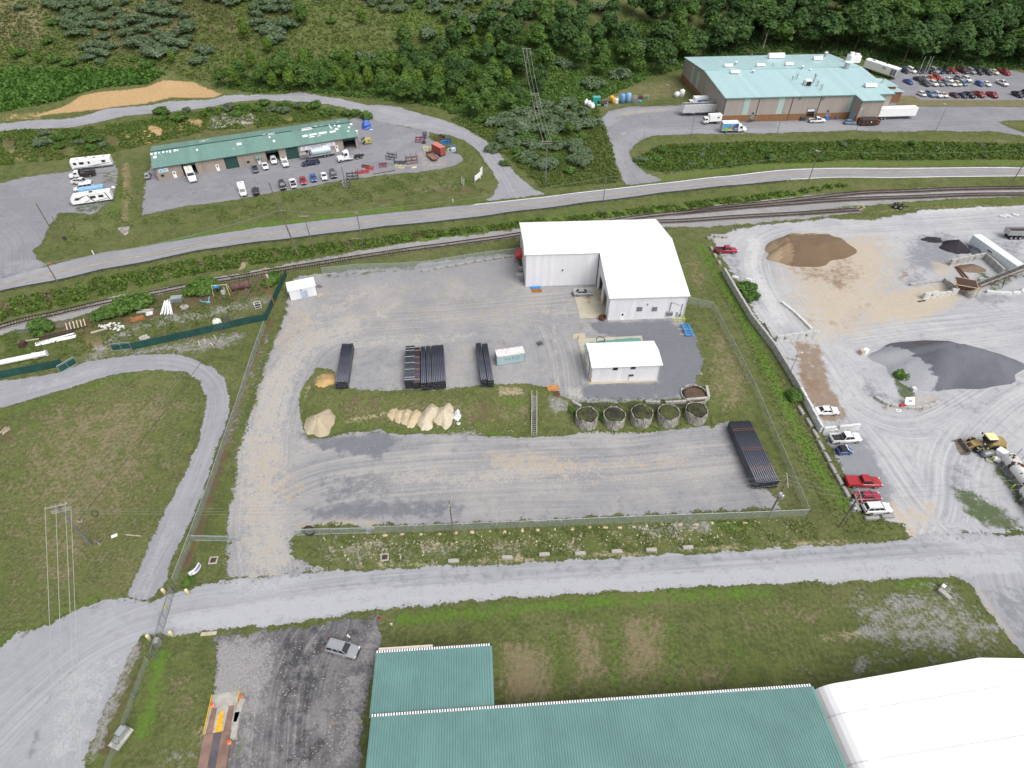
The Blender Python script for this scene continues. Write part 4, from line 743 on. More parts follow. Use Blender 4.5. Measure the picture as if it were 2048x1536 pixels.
for i in range(int(WL/.72)):mb.box((i*.72+.3,-.62,WE-.06),(.36,.06,.2))
tag(part("eave_teeth",mb,M['dkgreen'],ws),kind="stuff")
part("floor_slab",MB().b2(.2,WL-.2,.2,WD-.2,-.4,.04),M['lot'],ws)
for(a,b,c,d,closed),(u0,u1,_,z1)in zip(gar,ops):
 part("door_frame",MB().b2(u0-.12,u0,-.05,0,0,z1+.12).b2(u1,u1+.12,-.05,0,0,z1+.12).b2(u0,u1,-.05,0,z1,z1+.12),M['dkgreen'],ws)
 if closed:
  rd=part("roll_door",MB().b2(u0,u1,.06,.12,0,z1),M['dkgreen'],ws)
  for k in range(5):part("panel",MB().b2(u0+.05,u1-.05,.03,.06,.06+k*z1/5,(k+1)*z1/5-.04),M['dkgreen'],rd)
 else:part("raised_door",MB().b2(u0,u1,.25,.32,z1-.6,z1+.3),M['dkgreen'],ws)
for a,b in((352,355.5),(438,342.5),(519.8,327.5),(675.3,303)):mandoor(ws,U(a,b))
u3=U(519.8,327.5);part("awning",MB().add([(u3-.9,-.05,2.9),(u3+.9,-.05,2.9),(u3+.9,-1.1,2.5),(u3-.9,-1.1,2.5)],[(0,1,2,3)]).b2(u3-.9,u3+.9,-1.12,-1.08,2.35,2.5),M['greenroof'],ws)
for px,py in((325,351),(496.5,324),(613,303)):q=F4.at_y(px,py,0);window(ws,q.x,q.z,.95,.75)
for px,py in((405,330),(486,316)):q=F4.at_y(px,py,0);part("downpipe",MB().cyl((q.x,-.1,.1),(q.x,-.1,WE-.2),.06),M['tanwall'],ws)
q0,q1=F4.at_y(316,341,0),F4.at_y(336,339,0)
sg=part("sign_board",MB().b2(q0.x,q1.x,-.1,0,2.35,3.45),paint("sign_pale_blue",(0.55,0.68,0.74),.5),ws)
part("emblem",MB().b2(q0.x+.35,q0.x+1.0,-.12,-.1,2.55,2.95).b2(q0.x+1.2,q1.x-.4,-.12,-.1,2.6,2.75).b2(q0.x+1.3,q1.x-.3,-.12,-.1,2.95,3.1),paint("sign_mid_blue",(0.10,0.30,0.45),.5),sg)
q0,q1=F4.at_y(600,296,0),F4.at_y(670,287,0)
bn=part("banner",MB().b2(q0.x,q1.x,-.08,0,2.2,3.5),paint("banner_white",(0.66,0.65,0.70),.6,var=.12),ws)
ink=paint("banner_ink",(0.16,0.12,0.18),.7);Lb=q1.x-q0.x
for f in(.10,.90):
 part("emblem",MB().torus((q0.x+Lb*f,-.1,2.9),.30,.05,Matrix.Rotation(R(90),3,'X'),14,4),ink,bn)
mb=MB();x=q0.x+Lb*.22;rr=random.Random(3)
while x<q0.x+Lb*.78:
 w=rr.uniform(.12,.34);mb.b2(x,x+w,-.095,-.08,3.05,3.25);mb.b2(x,x+w*.9,-.095,-.08,2.65,2.8)if rr.random()<.8 else None;x+=w+.07+(.2 if rr.random()<.15 else 0)
tag(part("printed_lines",mb,ink,bn),kind="stuff")
# white repair patches on its roof
PT=[(303,308,4),(311,307,4),(318,306,3),(326.5,304.5,5),(334,303.5,3),(340,303,4),(350,301,5),(355.5,300.5,2),(309.5,314.5,7),(394,300,3),(407,282,7),(415,280,5),(400,283,4),(478,288,10),(467.5,299,5),(444,307,2),(539,274.5,3),(548,282,5),(562,289,8),(601,281,4),(528,269,8),(542,268,16),(564,264.5,24),(592,260.5,22),(613,258,22),(623.5,247.5,7),(630,252,3),(633,253,3),(646,245,5),(671,240,6),(676,243.5,6),(659,251.5,3),(662,256,3),(643,251,3),(669,250,4),(678,252.5,5),(702,248.5,5),(698,255,4),(697,263.5,5),(610,272,12),(626,269,16),(645,266,18),(665,263.5,12),(624,274.5,14),(638,273,9),(712,262,7),(712,267,6),(673,258.5,7)]
pw=paint("roof_patch_white",(0.82,0.82,0.80),.5,var=.03)
for px,py,w in PT:
 q=F4.at_slope(px,py,0,WE,WD/2,WR)
 if q.y>WD/2:q=F4.at_slope(px,py,WD/2,WR,WD,WE);t=-1
 else:t=1
 k=(WR-WE)/(WD/2)*t;lx=w*.15*random.uniform(.9,1.1);ly=random.uniform(.35,.7)
 zz=lambda y:(WR-(y-WD/2)*(WR-WE)/(WD/2)if t<0 else WE+y*(WR-WE)/(WD/2))+.05
 c=[(-lx/2,-ly),(lx*.55,-ly*.8),(lx/2,ly),(-lx*.45,ly*.85)]
 slabm=MB();slab(slabm,[(q.x+a,q.y+b,zz(q.y+b))for a,b in c],.03);part("roof_patch",slabm,pw,ws)
F5=Frame((75.2,222.75,7.55),R(4.4));PL,PD,PE,PR_=61.5,50.0,8.5,10.4
pl=thing("processing_plant","large tan and brick plant with pale teal metal roof and rooftop vents","factory",F5.o,F5.rz)
band=2.3
up=lambda px,py:F5.at_y(px,py,0).x
dock=[(up(1612,231),up(1627,231),-.1,3.9)]
bo0,bo1=F5.at_z(1730,200,PE).x,F5.at_z(1773,198,PE).x
bw=5.2
for nm,z0,z1,mt,ex in(("brick_base",-2.0,band,M['brown_brick'],.06),("wall",band,None,M['plantwall'],0.0)):
 mb=MB();zt=PE-.1 if z1 is None else z1
 if z1 is None:
  wall(mb,(0,0),(bo0,0),z0,zt,zt,.25,[(dock[0][0],dock[0][1],band,3.9)]);wall(mb,(bo1,0),(PL,0),z0,zt,zt,.25);wall(mb,(bo0,-bw),(bo1,-bw),z0,zt-.35,zt-.35,.25);wall(mb,(PL,PD),(0,PD),z0,zt,zt,.25)
 else:
  wall(mb,(0,-ex),(bo0,-ex),z0,zt,zt,.3,[(dock[0][0],dock[0][1],1.0,zt-.001)]);wall(mb,(bo1,-ex),(PL,-ex),z0,zt,zt,.3);wall(mb,(bo0,-bw-ex),(bo1,-bw-ex),z0,zt,zt,.3)
 part(nm,mb,mt,pl)
 mb=MB()
 wall(mb,(-ex,PD/2),(-ex,0),z0,zt if z1 else PR_-.15,zt,.25);wall(mb,(-ex,PD),(-ex,PD/2),z0,zt,zt if z1 else PR_-.15,.25)
 wall(mb,(PL+ex,0),(PL+ex,PD/2),z0,zt,zt if z1 else PR_-.15,.25);wall(mb,(PL+ex,PD/2),(PL+ex,PD),z0,zt if z1 else PR_-.15,zt,.25)
 wall(mb,(bo0-ex,0),(bo0-ex,-bw),z0,zt,zt-.3 if z1 is None else zt,.25);wall(mb,(bo1+ex,-bw),(bo1+ex,0),z0,zt-.3 if z1 is None else zt,zt,.25)
 part(nm,mb,M['plantwall_y']if z1 is None else mt,pl)
sl5=(PR_-PE)/(PD/2)
mb=MB();slab(mb,[(-.3,-.4,PE-.4*sl5),(PL+.3,-.4,PE-.4*sl5),(PL+.3,PD/2,PR_),(-.3,PD/2,PR_)],.2);slab(mb,[(-.3,PD/2,PR_),(PL+.3,PD/2,PR_),(PL+.3,PD+.4,PE),(-.3,PD+.4,PE)],.2)
slab(mb,[(bo0-.3,-bw-.4,PE-(bw+.4)*sl5),(bo1+.3,-bw-.4,PE-(bw+.4)*sl5),(bo1+.3,-.4,PE-.4*sl5),(bo0-.3,-.4,PE-.4*sl5)],.2);part("roof",mb,M['tealroof'],pl)
teal_t=paint("teal_trim",(0.16,0.34,0.33),.5)
part("ridge_cap",MB().box((PL/2,PD/2,PR_+.05),(PL+.6,.6,.1)),paint("teal_ridge",(0.26,0.46,0.46),.45),pl)
part("gutter",MB().b2(-.3,bo0-.3,-.55,-.4,PE-.3,PE-.08).b2(bo1+.3,PL+.3,-.55,-.4,PE-.3,PE-.08).b2(bo0-.3,bo1+.3,-bw-.55,-bw-.4,PE-.7,PE-.48),teal_t,pl)
strip=ribbed("teal_wall_panel",(0.38,0.50,0.47),.3,'X')
for a,b in((1483,227),(1551,226),(1692,221)):
 x=up(a,b);part("teal_panel",MB().b2(x,x+2.2,-.04,0,band+.05,PE-.3),strip,pl)
for px in(1396,1383):y=F5.at_x(px,168,0).y;part("teal_panel",MB().b2(-.04,0,y,y+2.4,band+.05,PE-.2),strip,pl)
x=bo1+.6;part("teal_panel",MB().b2(x,x+2.0,-.04,0,band,PE-.3),strip,pl)
for px,py in((1446,228),(1512,227),(1578,226),(1634,222),(1709,222)):x=up(px,py);part("downpipe",MB().cyl((x,-.12,.1),(x,-.12,PE-.3),.09),M['dksteel'],pl)
u0,u1=dock[0][:2]
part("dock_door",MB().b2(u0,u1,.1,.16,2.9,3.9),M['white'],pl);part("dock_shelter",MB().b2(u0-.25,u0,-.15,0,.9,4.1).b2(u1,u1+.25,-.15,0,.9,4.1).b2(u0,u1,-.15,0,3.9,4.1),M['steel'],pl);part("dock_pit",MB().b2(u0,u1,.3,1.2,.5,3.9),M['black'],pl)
for px,py in((1600,196.5),(1646.5,197.5)):q=F5.at_y(px,py,0);part("louvre",MB().b2(q.x-.5,q.x+.5,-.1,0,q.z-.5,q.z+.6),M['steel'],pl)
q=F5.at_x(1714,236,bo0);part("loading_door",MB().b2(bo0-.12,bo0-.04,-4.2,-.8,0,3.2),paint("blue_grey_door",(0.28,0.36,0.42),.5),pl)
for px,py in((1503,238),(1652,233)):
 x=up(px,py);mandoor(pl,x,z0=1.3,mat=M['steel']);st=part("stair_landing",MB().b2(x-.7,x+.9,-1.3,-.1,1.15,1.25),M['steel'],pl)
 for k in range(6):part("tread",MB().b2(x-.95-k*.28,x-.7-k*.28,-1.25,-.15,1.0-k*.2,1.06-k*.2),M['steel'],st)
 part("handrail",MB().tube([(x+.9,-1.3,2.2),(x-.7,-1.3,2.2),(x-2.5,-1.3,1.0)],.03).cyl((x+.9,-1.3,1.2),(x+.9,-1.3,2.2),.03).cyl((x-.7,-1.3,1.2),(x-.7,-1.3,2.2),.03).cyl((x-2.4,-1.3,0),(x-2.4,-1.3,1.0),.03),M['galv'],st)
def onroof(px,py):
 q=F5.at_slope(px,py,0,PE,PD/2,PR_)
 if q.y>PD/2:q=F5.at_slope(px,py,PD/2,PR_,PD,PE)
 return q
def hood(px,py,lx,ly,hz):
 q=onroof(px,py);n=9;secs=[]
 for x in(-lx/2,lx/2):
  secs.append([(q.x+x,q.y+math.cos(math.pi*k/(n-1))*ly/2,q.z+.35+math.sin(math.pi*k/(n-1))*hz)for k in range(n)])
 o=part("ridge_ventilator",MB().loft(secs),M['white'],pl);part("curb",MB().box((q.x,q.y,q.z+.15),(lx*.85,ly*.7,.7)),M['galv'],o)
for a in((1551,116,6.5,2.6,1.6),(1577,131,3.0,1.6,.9),(1456,134,3.2,1.5,.8),(1520,133,3.2,1.5,.8),(1469,147,3.4,1.7,.9),(1634,120,3.6,2.0,1.1),(1739,174,4.2,2.2,1.0)):hood(*a)
for px,py,w,hh in((1471,130,.9,1.0),(1506,146,.9,.8),(1650,114,1.1,1.6),(1692,137,2.0,2.2),(1604,138,.8,.9),(1620,141,.7,.3)):
 q=onroof(px,py);o=part("roof_fan",MB().cyl((q.x,q.y,q.z-.1),(q.x,q.y,q.z+hh),w/2,n=12),M['galv'],pl);part("fan_cap",MB().lathe((q.x,q.y,q.z+hh),[(w*.65,0),(w*.6,.25),(.05,.45)],12),M['white'],o)
for px,py,hh in((1584,161,1.2),(1592,159,1.6),(1606,168,.8),(1625,168,3.2),(1628,165,2.4),(1633,173,1.6),(1641,181,1.6),(1764,166,1.2),(1545,133,.9),(1503,113,1.0)):
 q=onroof(px,py);o=part("roof_stack",MB().cyl((q.x,q.y,q.z-.1),(q.x,q.y,q.z+hh),.16,n=8),M['galv'],pl);part("stack_cap",MB().lathe((q.x,q.y,q.z+hh),[(.3,0),(.28,.15),(.02,.3)],8),M['steel'],o)
 if hh==1.6:
  for d in(-.5,.5):part("guy_pipe",MB().cyl((q.x+d,q.y+.2,q.z),(q.x+d,q.y+.2,q.z+2.4),.04),M['steel'],o)
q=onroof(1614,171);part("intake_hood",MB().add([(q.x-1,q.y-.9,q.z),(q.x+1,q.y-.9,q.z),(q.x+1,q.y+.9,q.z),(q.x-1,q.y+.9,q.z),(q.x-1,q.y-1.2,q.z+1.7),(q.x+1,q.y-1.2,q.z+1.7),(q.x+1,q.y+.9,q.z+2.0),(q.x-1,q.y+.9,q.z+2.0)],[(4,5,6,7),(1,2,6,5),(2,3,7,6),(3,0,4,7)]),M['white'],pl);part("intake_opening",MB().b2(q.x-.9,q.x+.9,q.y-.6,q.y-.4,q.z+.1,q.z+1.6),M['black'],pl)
q=onroof(1705,124);o=part("rooftop_chiller",MB().box((q.x,q.y,q.z+1.3),(4.2,3.4,2.4)),M['white'],pl);part("vent_drum",MB().cyl((q.x+.7,q.y-.6,q.z+2.5),(q.x+.7,q.y-.6,q.z+3.2),.9,n=14).cyl((q.x-1.0,q.y+.3,q.z+2.5),(q.x-1.0,q.y+.3,q.z+3.4),.9,n=14),M['white'],o)
# low entrance roofs on the right end
for(ax,ay),(bx_,by_),zz in(((1770,160),(1797,172),5.4),((1786,168),(1809,183),4.2)):
 q=F5.at_z(bx_,by_,zz);part("entry_roof",MB().add([(PL,q.y-.2,zz+.1),(q.x,q.y-.2,zz),(q.x-.3,q.y+9,zz),(PL,q.y+9,zz+1.2)],[(0,1,2,3)]).add([(PL,q.y-.2,zz-.1),(q.x,q.y-.2,zz-.15),(q.x,q.y-.2,zz),(PL,q.y-.2,zz+.1)],[(0,1,2,3)]),M['tealroof'],pl)
 mb=MB();wall(mb,(PL+.3,q.y+.5),(q.x-.4,q.y+.5),-2,zz-.1,zz-.2);wall(mb,(q.x-.4,q.y+.5),(q.x-.4,q.y+8.5),-2,zz-.2,zz-.1);part("entry_wall",mb,M['brown_brick'],pl)
F6=Frame((-17.3,25.88,0.0),R(3.7))
gb=thing("green_roof_shed","wide green corrugated roofs of the shed nearest the bottom edge","shed",F6.o,F6.rz)
GR=paint("green_corrugated",(0.130,0.248,0.236),.45,var=.08,scale=.25)
GRD=paint("green_corrugated_rib",(0.110,0.212,0.20),.5,var=.08,scale=.25)
def corr(name,x0,x1,y0,y1,z0,z1,pitch=.33):
 """trapezoid-profile roofing, running from y0 (far edge, z0) to y1 (z1)"""
 rf=part(name,MB().add([(x0,y0,z0),(x1,y0,z0),(x1,y1,z1),(x0,y1,z1),(x0,y0,z0-.15),(x1,y0,z0-.15),(x1,y1,z1-.15),(x0,y1,z1-.15)],[(0,1,2,3),(7,6,5,4),(0,4,5,1),(1,5,6,2),(2,6,7,3),(3,7,4,0)]),GR,gb)
 mb,tw,n=MB(),MB(),int((x1-x0)/pitch)
 for i in range(n):
  x=x0+(i+.5)*pitch
  mb.add([(x-.085,y0,z0+.002),(x-.04,y0,z0+.06),(x+.04,y0,z0+.06),(x+.085,y0,z0+.002),(x-.085,y1,z1+.002),(x-.04,y1,z1+.06),(x+.04,y1,z1+.06),(x+.085,y1,z1+.002)],[(0,1,5,4),(1,2,6,5),(2,3,7,6),(0,3,2,1)])
  tw.b2(x-.09,x+.09,y0-.02,y0+.30,z0+.0,z0+.085)
 tag(part("roof_ribs",mb,GRD,rf),kind="stuff")
 part("edge_shadow_strip",MB().b2(x0,x1,y0+.0,y0+.34,z0-.12,z0-.005),M['black'],rf)  # black strip standing in for the shadow between the white rib closures
 tag(part("rib_closures",tw,M['white'],rf),kind="stuff")
 return rf
corr("roof",0,55.7,0,-26,6.0,6.5);corr("roof",-.25,15.15,7.95,0.0,5.62,5.75)
mb=MB();wall(mb,(55.2,-.4),(.5,-.4),-.5,5.7,5.7);wall(mb,(15.0,7.6),(.1,7.6),-.5,5.3,5.3);part("back_wall",mb,M['tanwall'],gb)
mb=MB();wall(mb,(.3,7.6),(.3,-26),-.5,5.3,5.6);wall(mb,(14.9,-.4),(14.9,7.6),-.5,5.4,5.3);wall(mb,(55.0,-26),(55.0,-.4),-.5,5.9,5.6);part("side_wall",mb,M['tanwall'],gb)
part("canopy_strip",MB().b2(.0,7.2,8.15,8.75,5.2,5.35),paint("cream_trim",(0.60,0.52,0.45),.6),gb)
for y in(-3.2,-8.0):
 lp=part("wall_lamp",MB().box((-.1,y,4.2),(.5,.25,.25)),M['white'],gb);part("bracket",MB().cyl((.3,y,4.0),(-.1,y,4.2),.04),M['dksteel'],lp)
F7=Frame((38.7,29.55,0.0),R(5.0))
th_=thing("fabric_hall","big white fabric-roofed hall with rounded eaves in the bottom right corner","building",F7.o,F7.rz)
prof=[(0,-.3),(0,3.2)]+[(3.2-3.2*math.cos(R(a)),3.2+3.1*math.sin(R(a)))for a in range(12,85,12)]+[(3.6,6.42),(19.5,10.3)]
prof=prof+[(39-x,z)for x,z in reversed(prof[:-1])]
part("fabric_skin",MB().loft([[(x,y,z)for x,z in prof]for y in(0,-55)],cap=True),M['tent'],th_,True).data.shade_flat()
for k in range(10):
 y=-3.4-k*5.2
 part("roof_seam",MB().loft([[(19.5+(x-19.5)*1.0016,y+d,z+.02)for x,z in prof]for d in(-.07,.07)],cap=False,closed=False),paint("seam_grey",(0.62,0.62,0.64),.6),th_)
part("base_board",MB().b2(-.25,-.05,-55,.1,0,.6),M['galv'],th_)
part("gable_edge",MB().loft([[(x,d,z+.015)for x,z in prof]for d in(-.25,.02)],cap=False,closed=False),M['white'],th_)
# ---- distant house at the top right
hx=G(2022,36)
hs=thing("far_house","distant pale-walled house with white hipped roof beyond the wood","house",hx,R(20))
mb=MB();wall(mb,(-11,-7),(11,-7),-2,4.2,4.2);wall(mb,(11,-7),(11,7),-2,4.2,4.2);wall(mb,(11,7),(-11,7),-2,4.2,4.2);wall(mb,(-11,7),(-11,-7),-2,4.2,4.2);part("wall",mb,paint("house_wall",(0.45,0.40,0.34),.8),hs)
part("roof",MB().add([(-11.6,-7.6,4.1),(11.6,-7.6,4.1),(11.6,7.6,4.1),(-11.6,7.6,4.1),(-4.5,0,7.4),(4.5,0,7.4)],[(0,1,5,4),(1,2,5),(2,3,4,5),(3,0,4)]),M['white'],hs)
for x in(-6,0,6):window(hs,x,2.2,1.4,1.3,-7.03)
# ------------------------------------------------------------------ vehicles
def octo(hx,hy,ch,z,cx=0.0,cy=0.0):
 return[(cx+hx,cy+hy-ch,z),(cx+hx-ch,cy+hy,z),(cx-hx+ch,cy+hy,z),(cx-hx,cy+hy-ch,z),(cx-hx,cy-hy+ch,z),(cx-hx+ch,cy-hy,z),(cx+hx-ch,cy-hy,z),(cx+hx,cy-hy+ch,z)]
def cbox(mb,c,d,ch=0.06,top=None):
 """box with eased edges"""
 hx,hy,hz=d[0]/2,d[1]/2,d[2]/2;t=top or ch
 return mb.loft([octo(hx-t*.5,hy-t*.5,ch,c[2]-hz,c[0],c[1]),octo(hx,hy,ch,c[2]-hz+t*.5,c[0],c[1]),octo(hx,hy,ch,c[2]+hz-t,c[0],c[1]),octo(hx-t,hy-t,ch,c[2]+hz,c[0],c[1])])
def wheels(root,pos,r=.34,w=.24,dual=()):
 for i,(x,y)in enumerate(pos):
  s=1 if y>0 else-1;ww=w*1.9 if i in dual else w
  o=part("wheel",MB().lathe((x,y-s*ww/2,r),[(r*.55,-ww/2),(r*.93,-ww/2),(r,-ww*.3),(r,ww*.3),(r*.93,ww/2),(r*.55,ww/2)],14,'Y'),M['tyre'],root)
  part("rim",MB().lathe((x,y-s*ww/2+s*(ww/2-.02),r),[(r*.58,-.03),(r*.5,.03),(r*.15,.02)],12,'Y'),M['rim'],o)
def body_loft(st,W):
 secs=[]
 for x,k,zb,zt in st:
  w=W/2*k;zm=zb+(zt-zb)*.55
  hp=[(w*.80,zb),(w*.97,zb+.10),(w,zm),(w*.97,zt-.09),(w*.86,zt-.015),(w*.3,zt+.012)]
  secs.append([(x,y,z)for y,z in hp]+[(x,-y,z)for y,z in reversed(hp)])
 return MB().loft(secs)
def cabin(root,zb,zt,xb0,xb1,xt0,xt1,wb,wt,paintm,pillars=(),roofz=.05):
 """glasshouse: dark glass, painted roof and pillars"""
 ch=.10
 base=[(xb1,wb-.12),(xb1-.12,wb),(xb0+.12,wb),(xb0,wb-.15),(xb0,-wb+.15),(xb0+.12,-wb),(xb1-.12,-wb),(xb1,-wb+.12)]
 tp=[(xt1,wt-ch),(xt1-ch,wt),(xt0+ch,wt),(xt0,wt-ch),(xt0,-wt+ch),(xt0+ch,-wt),(xt1-ch,-wt),(xt1,-wt+ch)]
 g=part("windows",MB().loft([[(x,y,zb-.05)for x,y in base],[(x,y,zt)for x,y in tp]]),M['glass'],root)
 ro=MB().loft([[(x*1.0,y*1.03,zt-.03)for x,y in tp],[(x,y*1.03,zt+roofz*.5)for x,y in tp],[((x-(xt0+xt1)/2)*.9+(xt0+xt1)/2,y*.82,zt+roofz)for x,y in tp]])
 for s in(-1,1):
  ro.beam((xb1-.06,s*(wb-.05),zb-.04),(xt1-.05,s*(wt-.05),zt),.07,.07);ro.beam((xb0+.06,s*(wb-.05),zb-.04),(xt0+.05,s*(wt-.05),zt),.14,.07)
  for f in pillars:
   ro.beam((xb0+(xb1-xb0)*f,s*(wb+.005),zb-.04),(xt0+(xt1-xt0)*f,s*(wt+.005),zt),.09,.04)
 part("roof",ro,paintm,root);return g
def trim(root,L,W,zf,zr,front=True,zb=.42):
 for s in(-1,1):
  part("headlight",MB().box((L/2-.12,s*W*.36,zf),(.22,W*.16,.14)),M['lamp_white'],root)
  part("tail_light",MB().box((-L/2+.08,s*W*.40,zr),(.16,W*.12,.2)),M['lamp_red'],root)
  part("mirror",MB().box((L*.16,s*(W/2+.09),1.0),(.14,.2,.14)),M['car'],root)
 part("grille",MB().box((L/2-.05,0,zf-.12),(.12,W*.4,.18)),M['black'],root)
 part("bumper",MB().box((L/2-.02,0,zb),(.16,W*.8,.14)),M['black'],root);part("bumper",MB().box((-L/2+.02,0,zb),(.14,W*.8,.14)),M['black'],root)
PROTO={}
def proto(kind):
 if kind in PROTO:return PROTO[kind]
 r=link(kind,None);pm=M['car']
 if kind=='sedan':
  L,W=4.75,1.82
  part("body",body_loft([(-2.37,.78,.42,.84),(-2.25,.93,.26,.98),(-1.4,1,.2,1.02),(0,1,.2,.98),(1.0,1,.2,.95),(1.75,.97,.2,.86),(2.2,.9,.26,.74),(2.37,.74,.4,.60)],W),pm,r)
  cabin(r,.96,1.42,-1.75,1.05,-1.0,.25,.80,.62,pm,(.52,));trim(r,L,W,.66,.82);wheels(r,[(1.42,.92),(1.42,-.92),(-1.38,.92),(-1.38,-.92)],.33,.22)
 elif kind=='suv':
  L,W=4.75,1.92
  part("body",body_loft([(-2.37,.86,.45,1.02),(-2.28,.96,.3,1.12),(-1.2,1,.25,1.12),(.3,1,.25,1.1),(1.15,1,.25,1.08),(1.85,.97,.25,1.0),(2.22,.9,.3,.88),(2.37,.76,.45,.72)],W),pm,r)
  cabin(r,1.08,1.68,-2.22,1.10,-1.95,.35,.84,.68,pm,(.36,.68));trim(r,L,W,.80,1.02)
  for s in(-1,1):part("roof_rail",MB().beam((-1.7,s*.6,1.78),(.2,s*.6,1.78),.05),M['galv'],r)
  wheels(r,[(1.42,.97),(1.42,-.97),(-1.4,.97),(-1.4,-.97)],.37,.25)
 elif kind=='hatch':
  L,W=4.1,1.75
  part("body",body_loft([(-2.05,.84,.42,.95),(-1.95,.95,.26,1.02),(-1.0,1,.2,1.0),(.4,1,.2,.97),(1.0,1,.2,.95),(1.6,.97,.2,.88),(1.92,.9,.26,.76),(2.05,.74,.4,.62)],W),pm,r)
  cabin(r,.98,1.46,-1.9,1.05,-1.5,.3,.77,.62,pm,(.5,));trim(r,L,W,.68,.9);wheels(r,[(1.25,.89),(1.25,-.89),(-1.25,.89),(-1.25,-.89)],.31,.2)
 elif kind=='microcar':
  L,W=2.75,1.58
  part("body",body_loft([(-1.37,.84,.42,.95),(-1.28,.95,.26,1.0),(-.5,1,.2,.98),(.3,1,.2,.96),(.85,.98,.2,.92),(1.2,.9,.26,.82),(1.37,.76,.4,.66)],W),pm,r)
  cabin(r,.96,1.45,-1.25,.88,-1.0,.2,.70,.58,M['black'],());trim(r,L,W,.68,.85);wheels(r,[(.95,.8),(.95,-.8),(-.9,.8),(-.9,-.8)],.29,.18)
  part("roll_bar",MB().beam((.2,-.58,1.48),(.2,.58,1.48),.12).beam((.85,-.66,1.0),(.2,-.58,1.48),.08).beam((.85,.66,1.0),(.2,.58,1.48),.08),M['white'],r)
 elif kind in('pickup','cover_pickup','service_pickup'):
  L,W=5.75,1.98
  part("body",body_loft([(-.55,1,.36,1.12),(.3,1,.36,1.14),(1.35,1,.36,1.16),(2.1,.98,.36,1.12),(2.65,.93,.38,1.02),(2.87,.80,.5,.82)],W),pm,r)
  bed=part("bed",MB().box((-1.7,0,.62),(2.3,W*.94,.42)).beam((-2.85,W/2-.06,.92),(-.5,W/2-.06,.92),.12,.46).beam((-2.85,-W/2+.06,.92),(-.5,-W/2+.06,.92),.12,.46).box((-2.8,0,.9),(.12,W*.94,.5)),pm,r)
  if kind=='cover_pickup':part("bed_cover",MB().box((-1.68,0,1.17),(2.35,W*.93,.06)),pm,r)
  elif kind=='service_pickup':
   for s in(-1,1):part("tool_cabinet",MB().box((-1.65,s*.78,1.1),(2.2,.42,.85)),pm,r)
   part("bed_liner",MB().box((-1.65,0,.86),(2.1,1.1,.05)),M['under'],r);part("rack",MB().tube([(-2.6,-.9,1.5),(-2.6,-.9,2.0),(-2.6,.9,2.0),(-2.6,.9,1.5)],.04),M['galv'],r)
  else:part("bed_liner",MB().box((-1.66,0,.86),(2.1,W*.80,.05)),M['under'],r)
  cabin(r,1.12,1.80,-.62,1.55,-.5,.75,.86,.70,pm,(.48,),.06);trim(r,L,W,.88,.95,zb=.5);wheels(r,[(1.85,1.0),(1.85,-1.0),(-1.75,1.0),(-1.75,-1.0)],.40,.26)
 PROTO[kind]=r;return r
PC=dict(white=(.72,.72,.72),cream=(.62,.58,.48),silver=(.27,.28,.30),grey=(.20,.21,.23),black=(.018,.018,.022),navy=(.02,.03,.075),blue=(.03,.09,.30),steel=(.14,.22,.34),red=(.34,.022,.026),maroon=(.09,.02,.03),crimson=(.30,.018,.04),dark=(.04,.042,.05),charcoal=(.06,.06,.07),orange=(.55,.12,.04))
NAMES=dict(sedan='parked_car',suv='parked_suv',hatch='parked_car',microcar='small_car',pickup='pickup_truck',cover_pickup='pickup_truck',service_pickup='pickup_truck')
CATS=dict(sedan='car',suv='suv',hatch='car',microcar='car',pickup='pickup',cover_pickup='pickup',service_pickup='pickup')
USED=set()
def paint_all(o,c):
 if o.type=='MESH' and o.data.materials and o.data.materials[0]in(M['car'],M['truckpaint']):o.color=(*c,1)
 for ch in o.children:paint_all(ch,c)
def seat(root,p,rz):
 """set a vehicle on the ground with the lie of the land"""
 fx,fy=math.cos(rz),math.sin(rz)
 dzx=(h(p[0]+fx*1.5,p[1]+fy*1.5)-h(p[0]-fx*1.5,p[1]-fy*1.5))/3;dzy=(h(p[0]-fy*.8,p[1]+fx*.8)-h(p[0]+fy*.8,p[1]-fx*.8))/1.6
 root.location=(p[0],p[1],h(p[0],p[1])+.07)
 root.rotation_euler=(math.atan(dzy),-math.atan(dzx),rz)
def car(kind,px,py,dx,dy,col,label,group=None,scale=1.0):
 a,b=G(px-dx,py-dy),G(px+dx,py+dy);p=G(px,py);rz=heading(a,b)
 src=proto(kind);o=src if kind not in USED else copy_tree(src)
 USED.add(kind);o.name=NAMES[kind]
 tag(o,label,CATS[kind],group);seat(o,p,rz);o.scale=(scale,)*3
 paint_all(o,PC[col]);return o
car('sedan',1165,590,12,-.3,'silver',"silver sedan parked on the slab by the warehouse bay doors")
car('suv',687,1302,20,5.5,'silver',"silver-grey suv with roof rails parked on the dark cinder lot")
car('pickup',1451,505,12,.2,'crimson',"red pickup parked beside grass past the warehouse")
CP="vehicles parked along the concrete plant's block row"
car('sedan',1651,826,12,-.4,'white',"white sedan parked inside the low white bin walls",CP)
car('pickup',1688,881,12,-.6,'white',"white pickup with empty black bed below the white bin wall",CP)
car('microcar',1686,905,8,-.6,'blue',"tiny blue two-seat car beside the white pickup",CP)
car('cover_pickup',1723,969,12,.3,'red',"long red pickup with closed red bed cover",CP,1.04)
car('sedan',1732,997,12,-.6,'crimson',"red sedan under the utility pole's crossarms",CP,.95)
car('suv',1751,1021,12,-.5,'white',"white suv parked by the plant entrance blocks",CP)
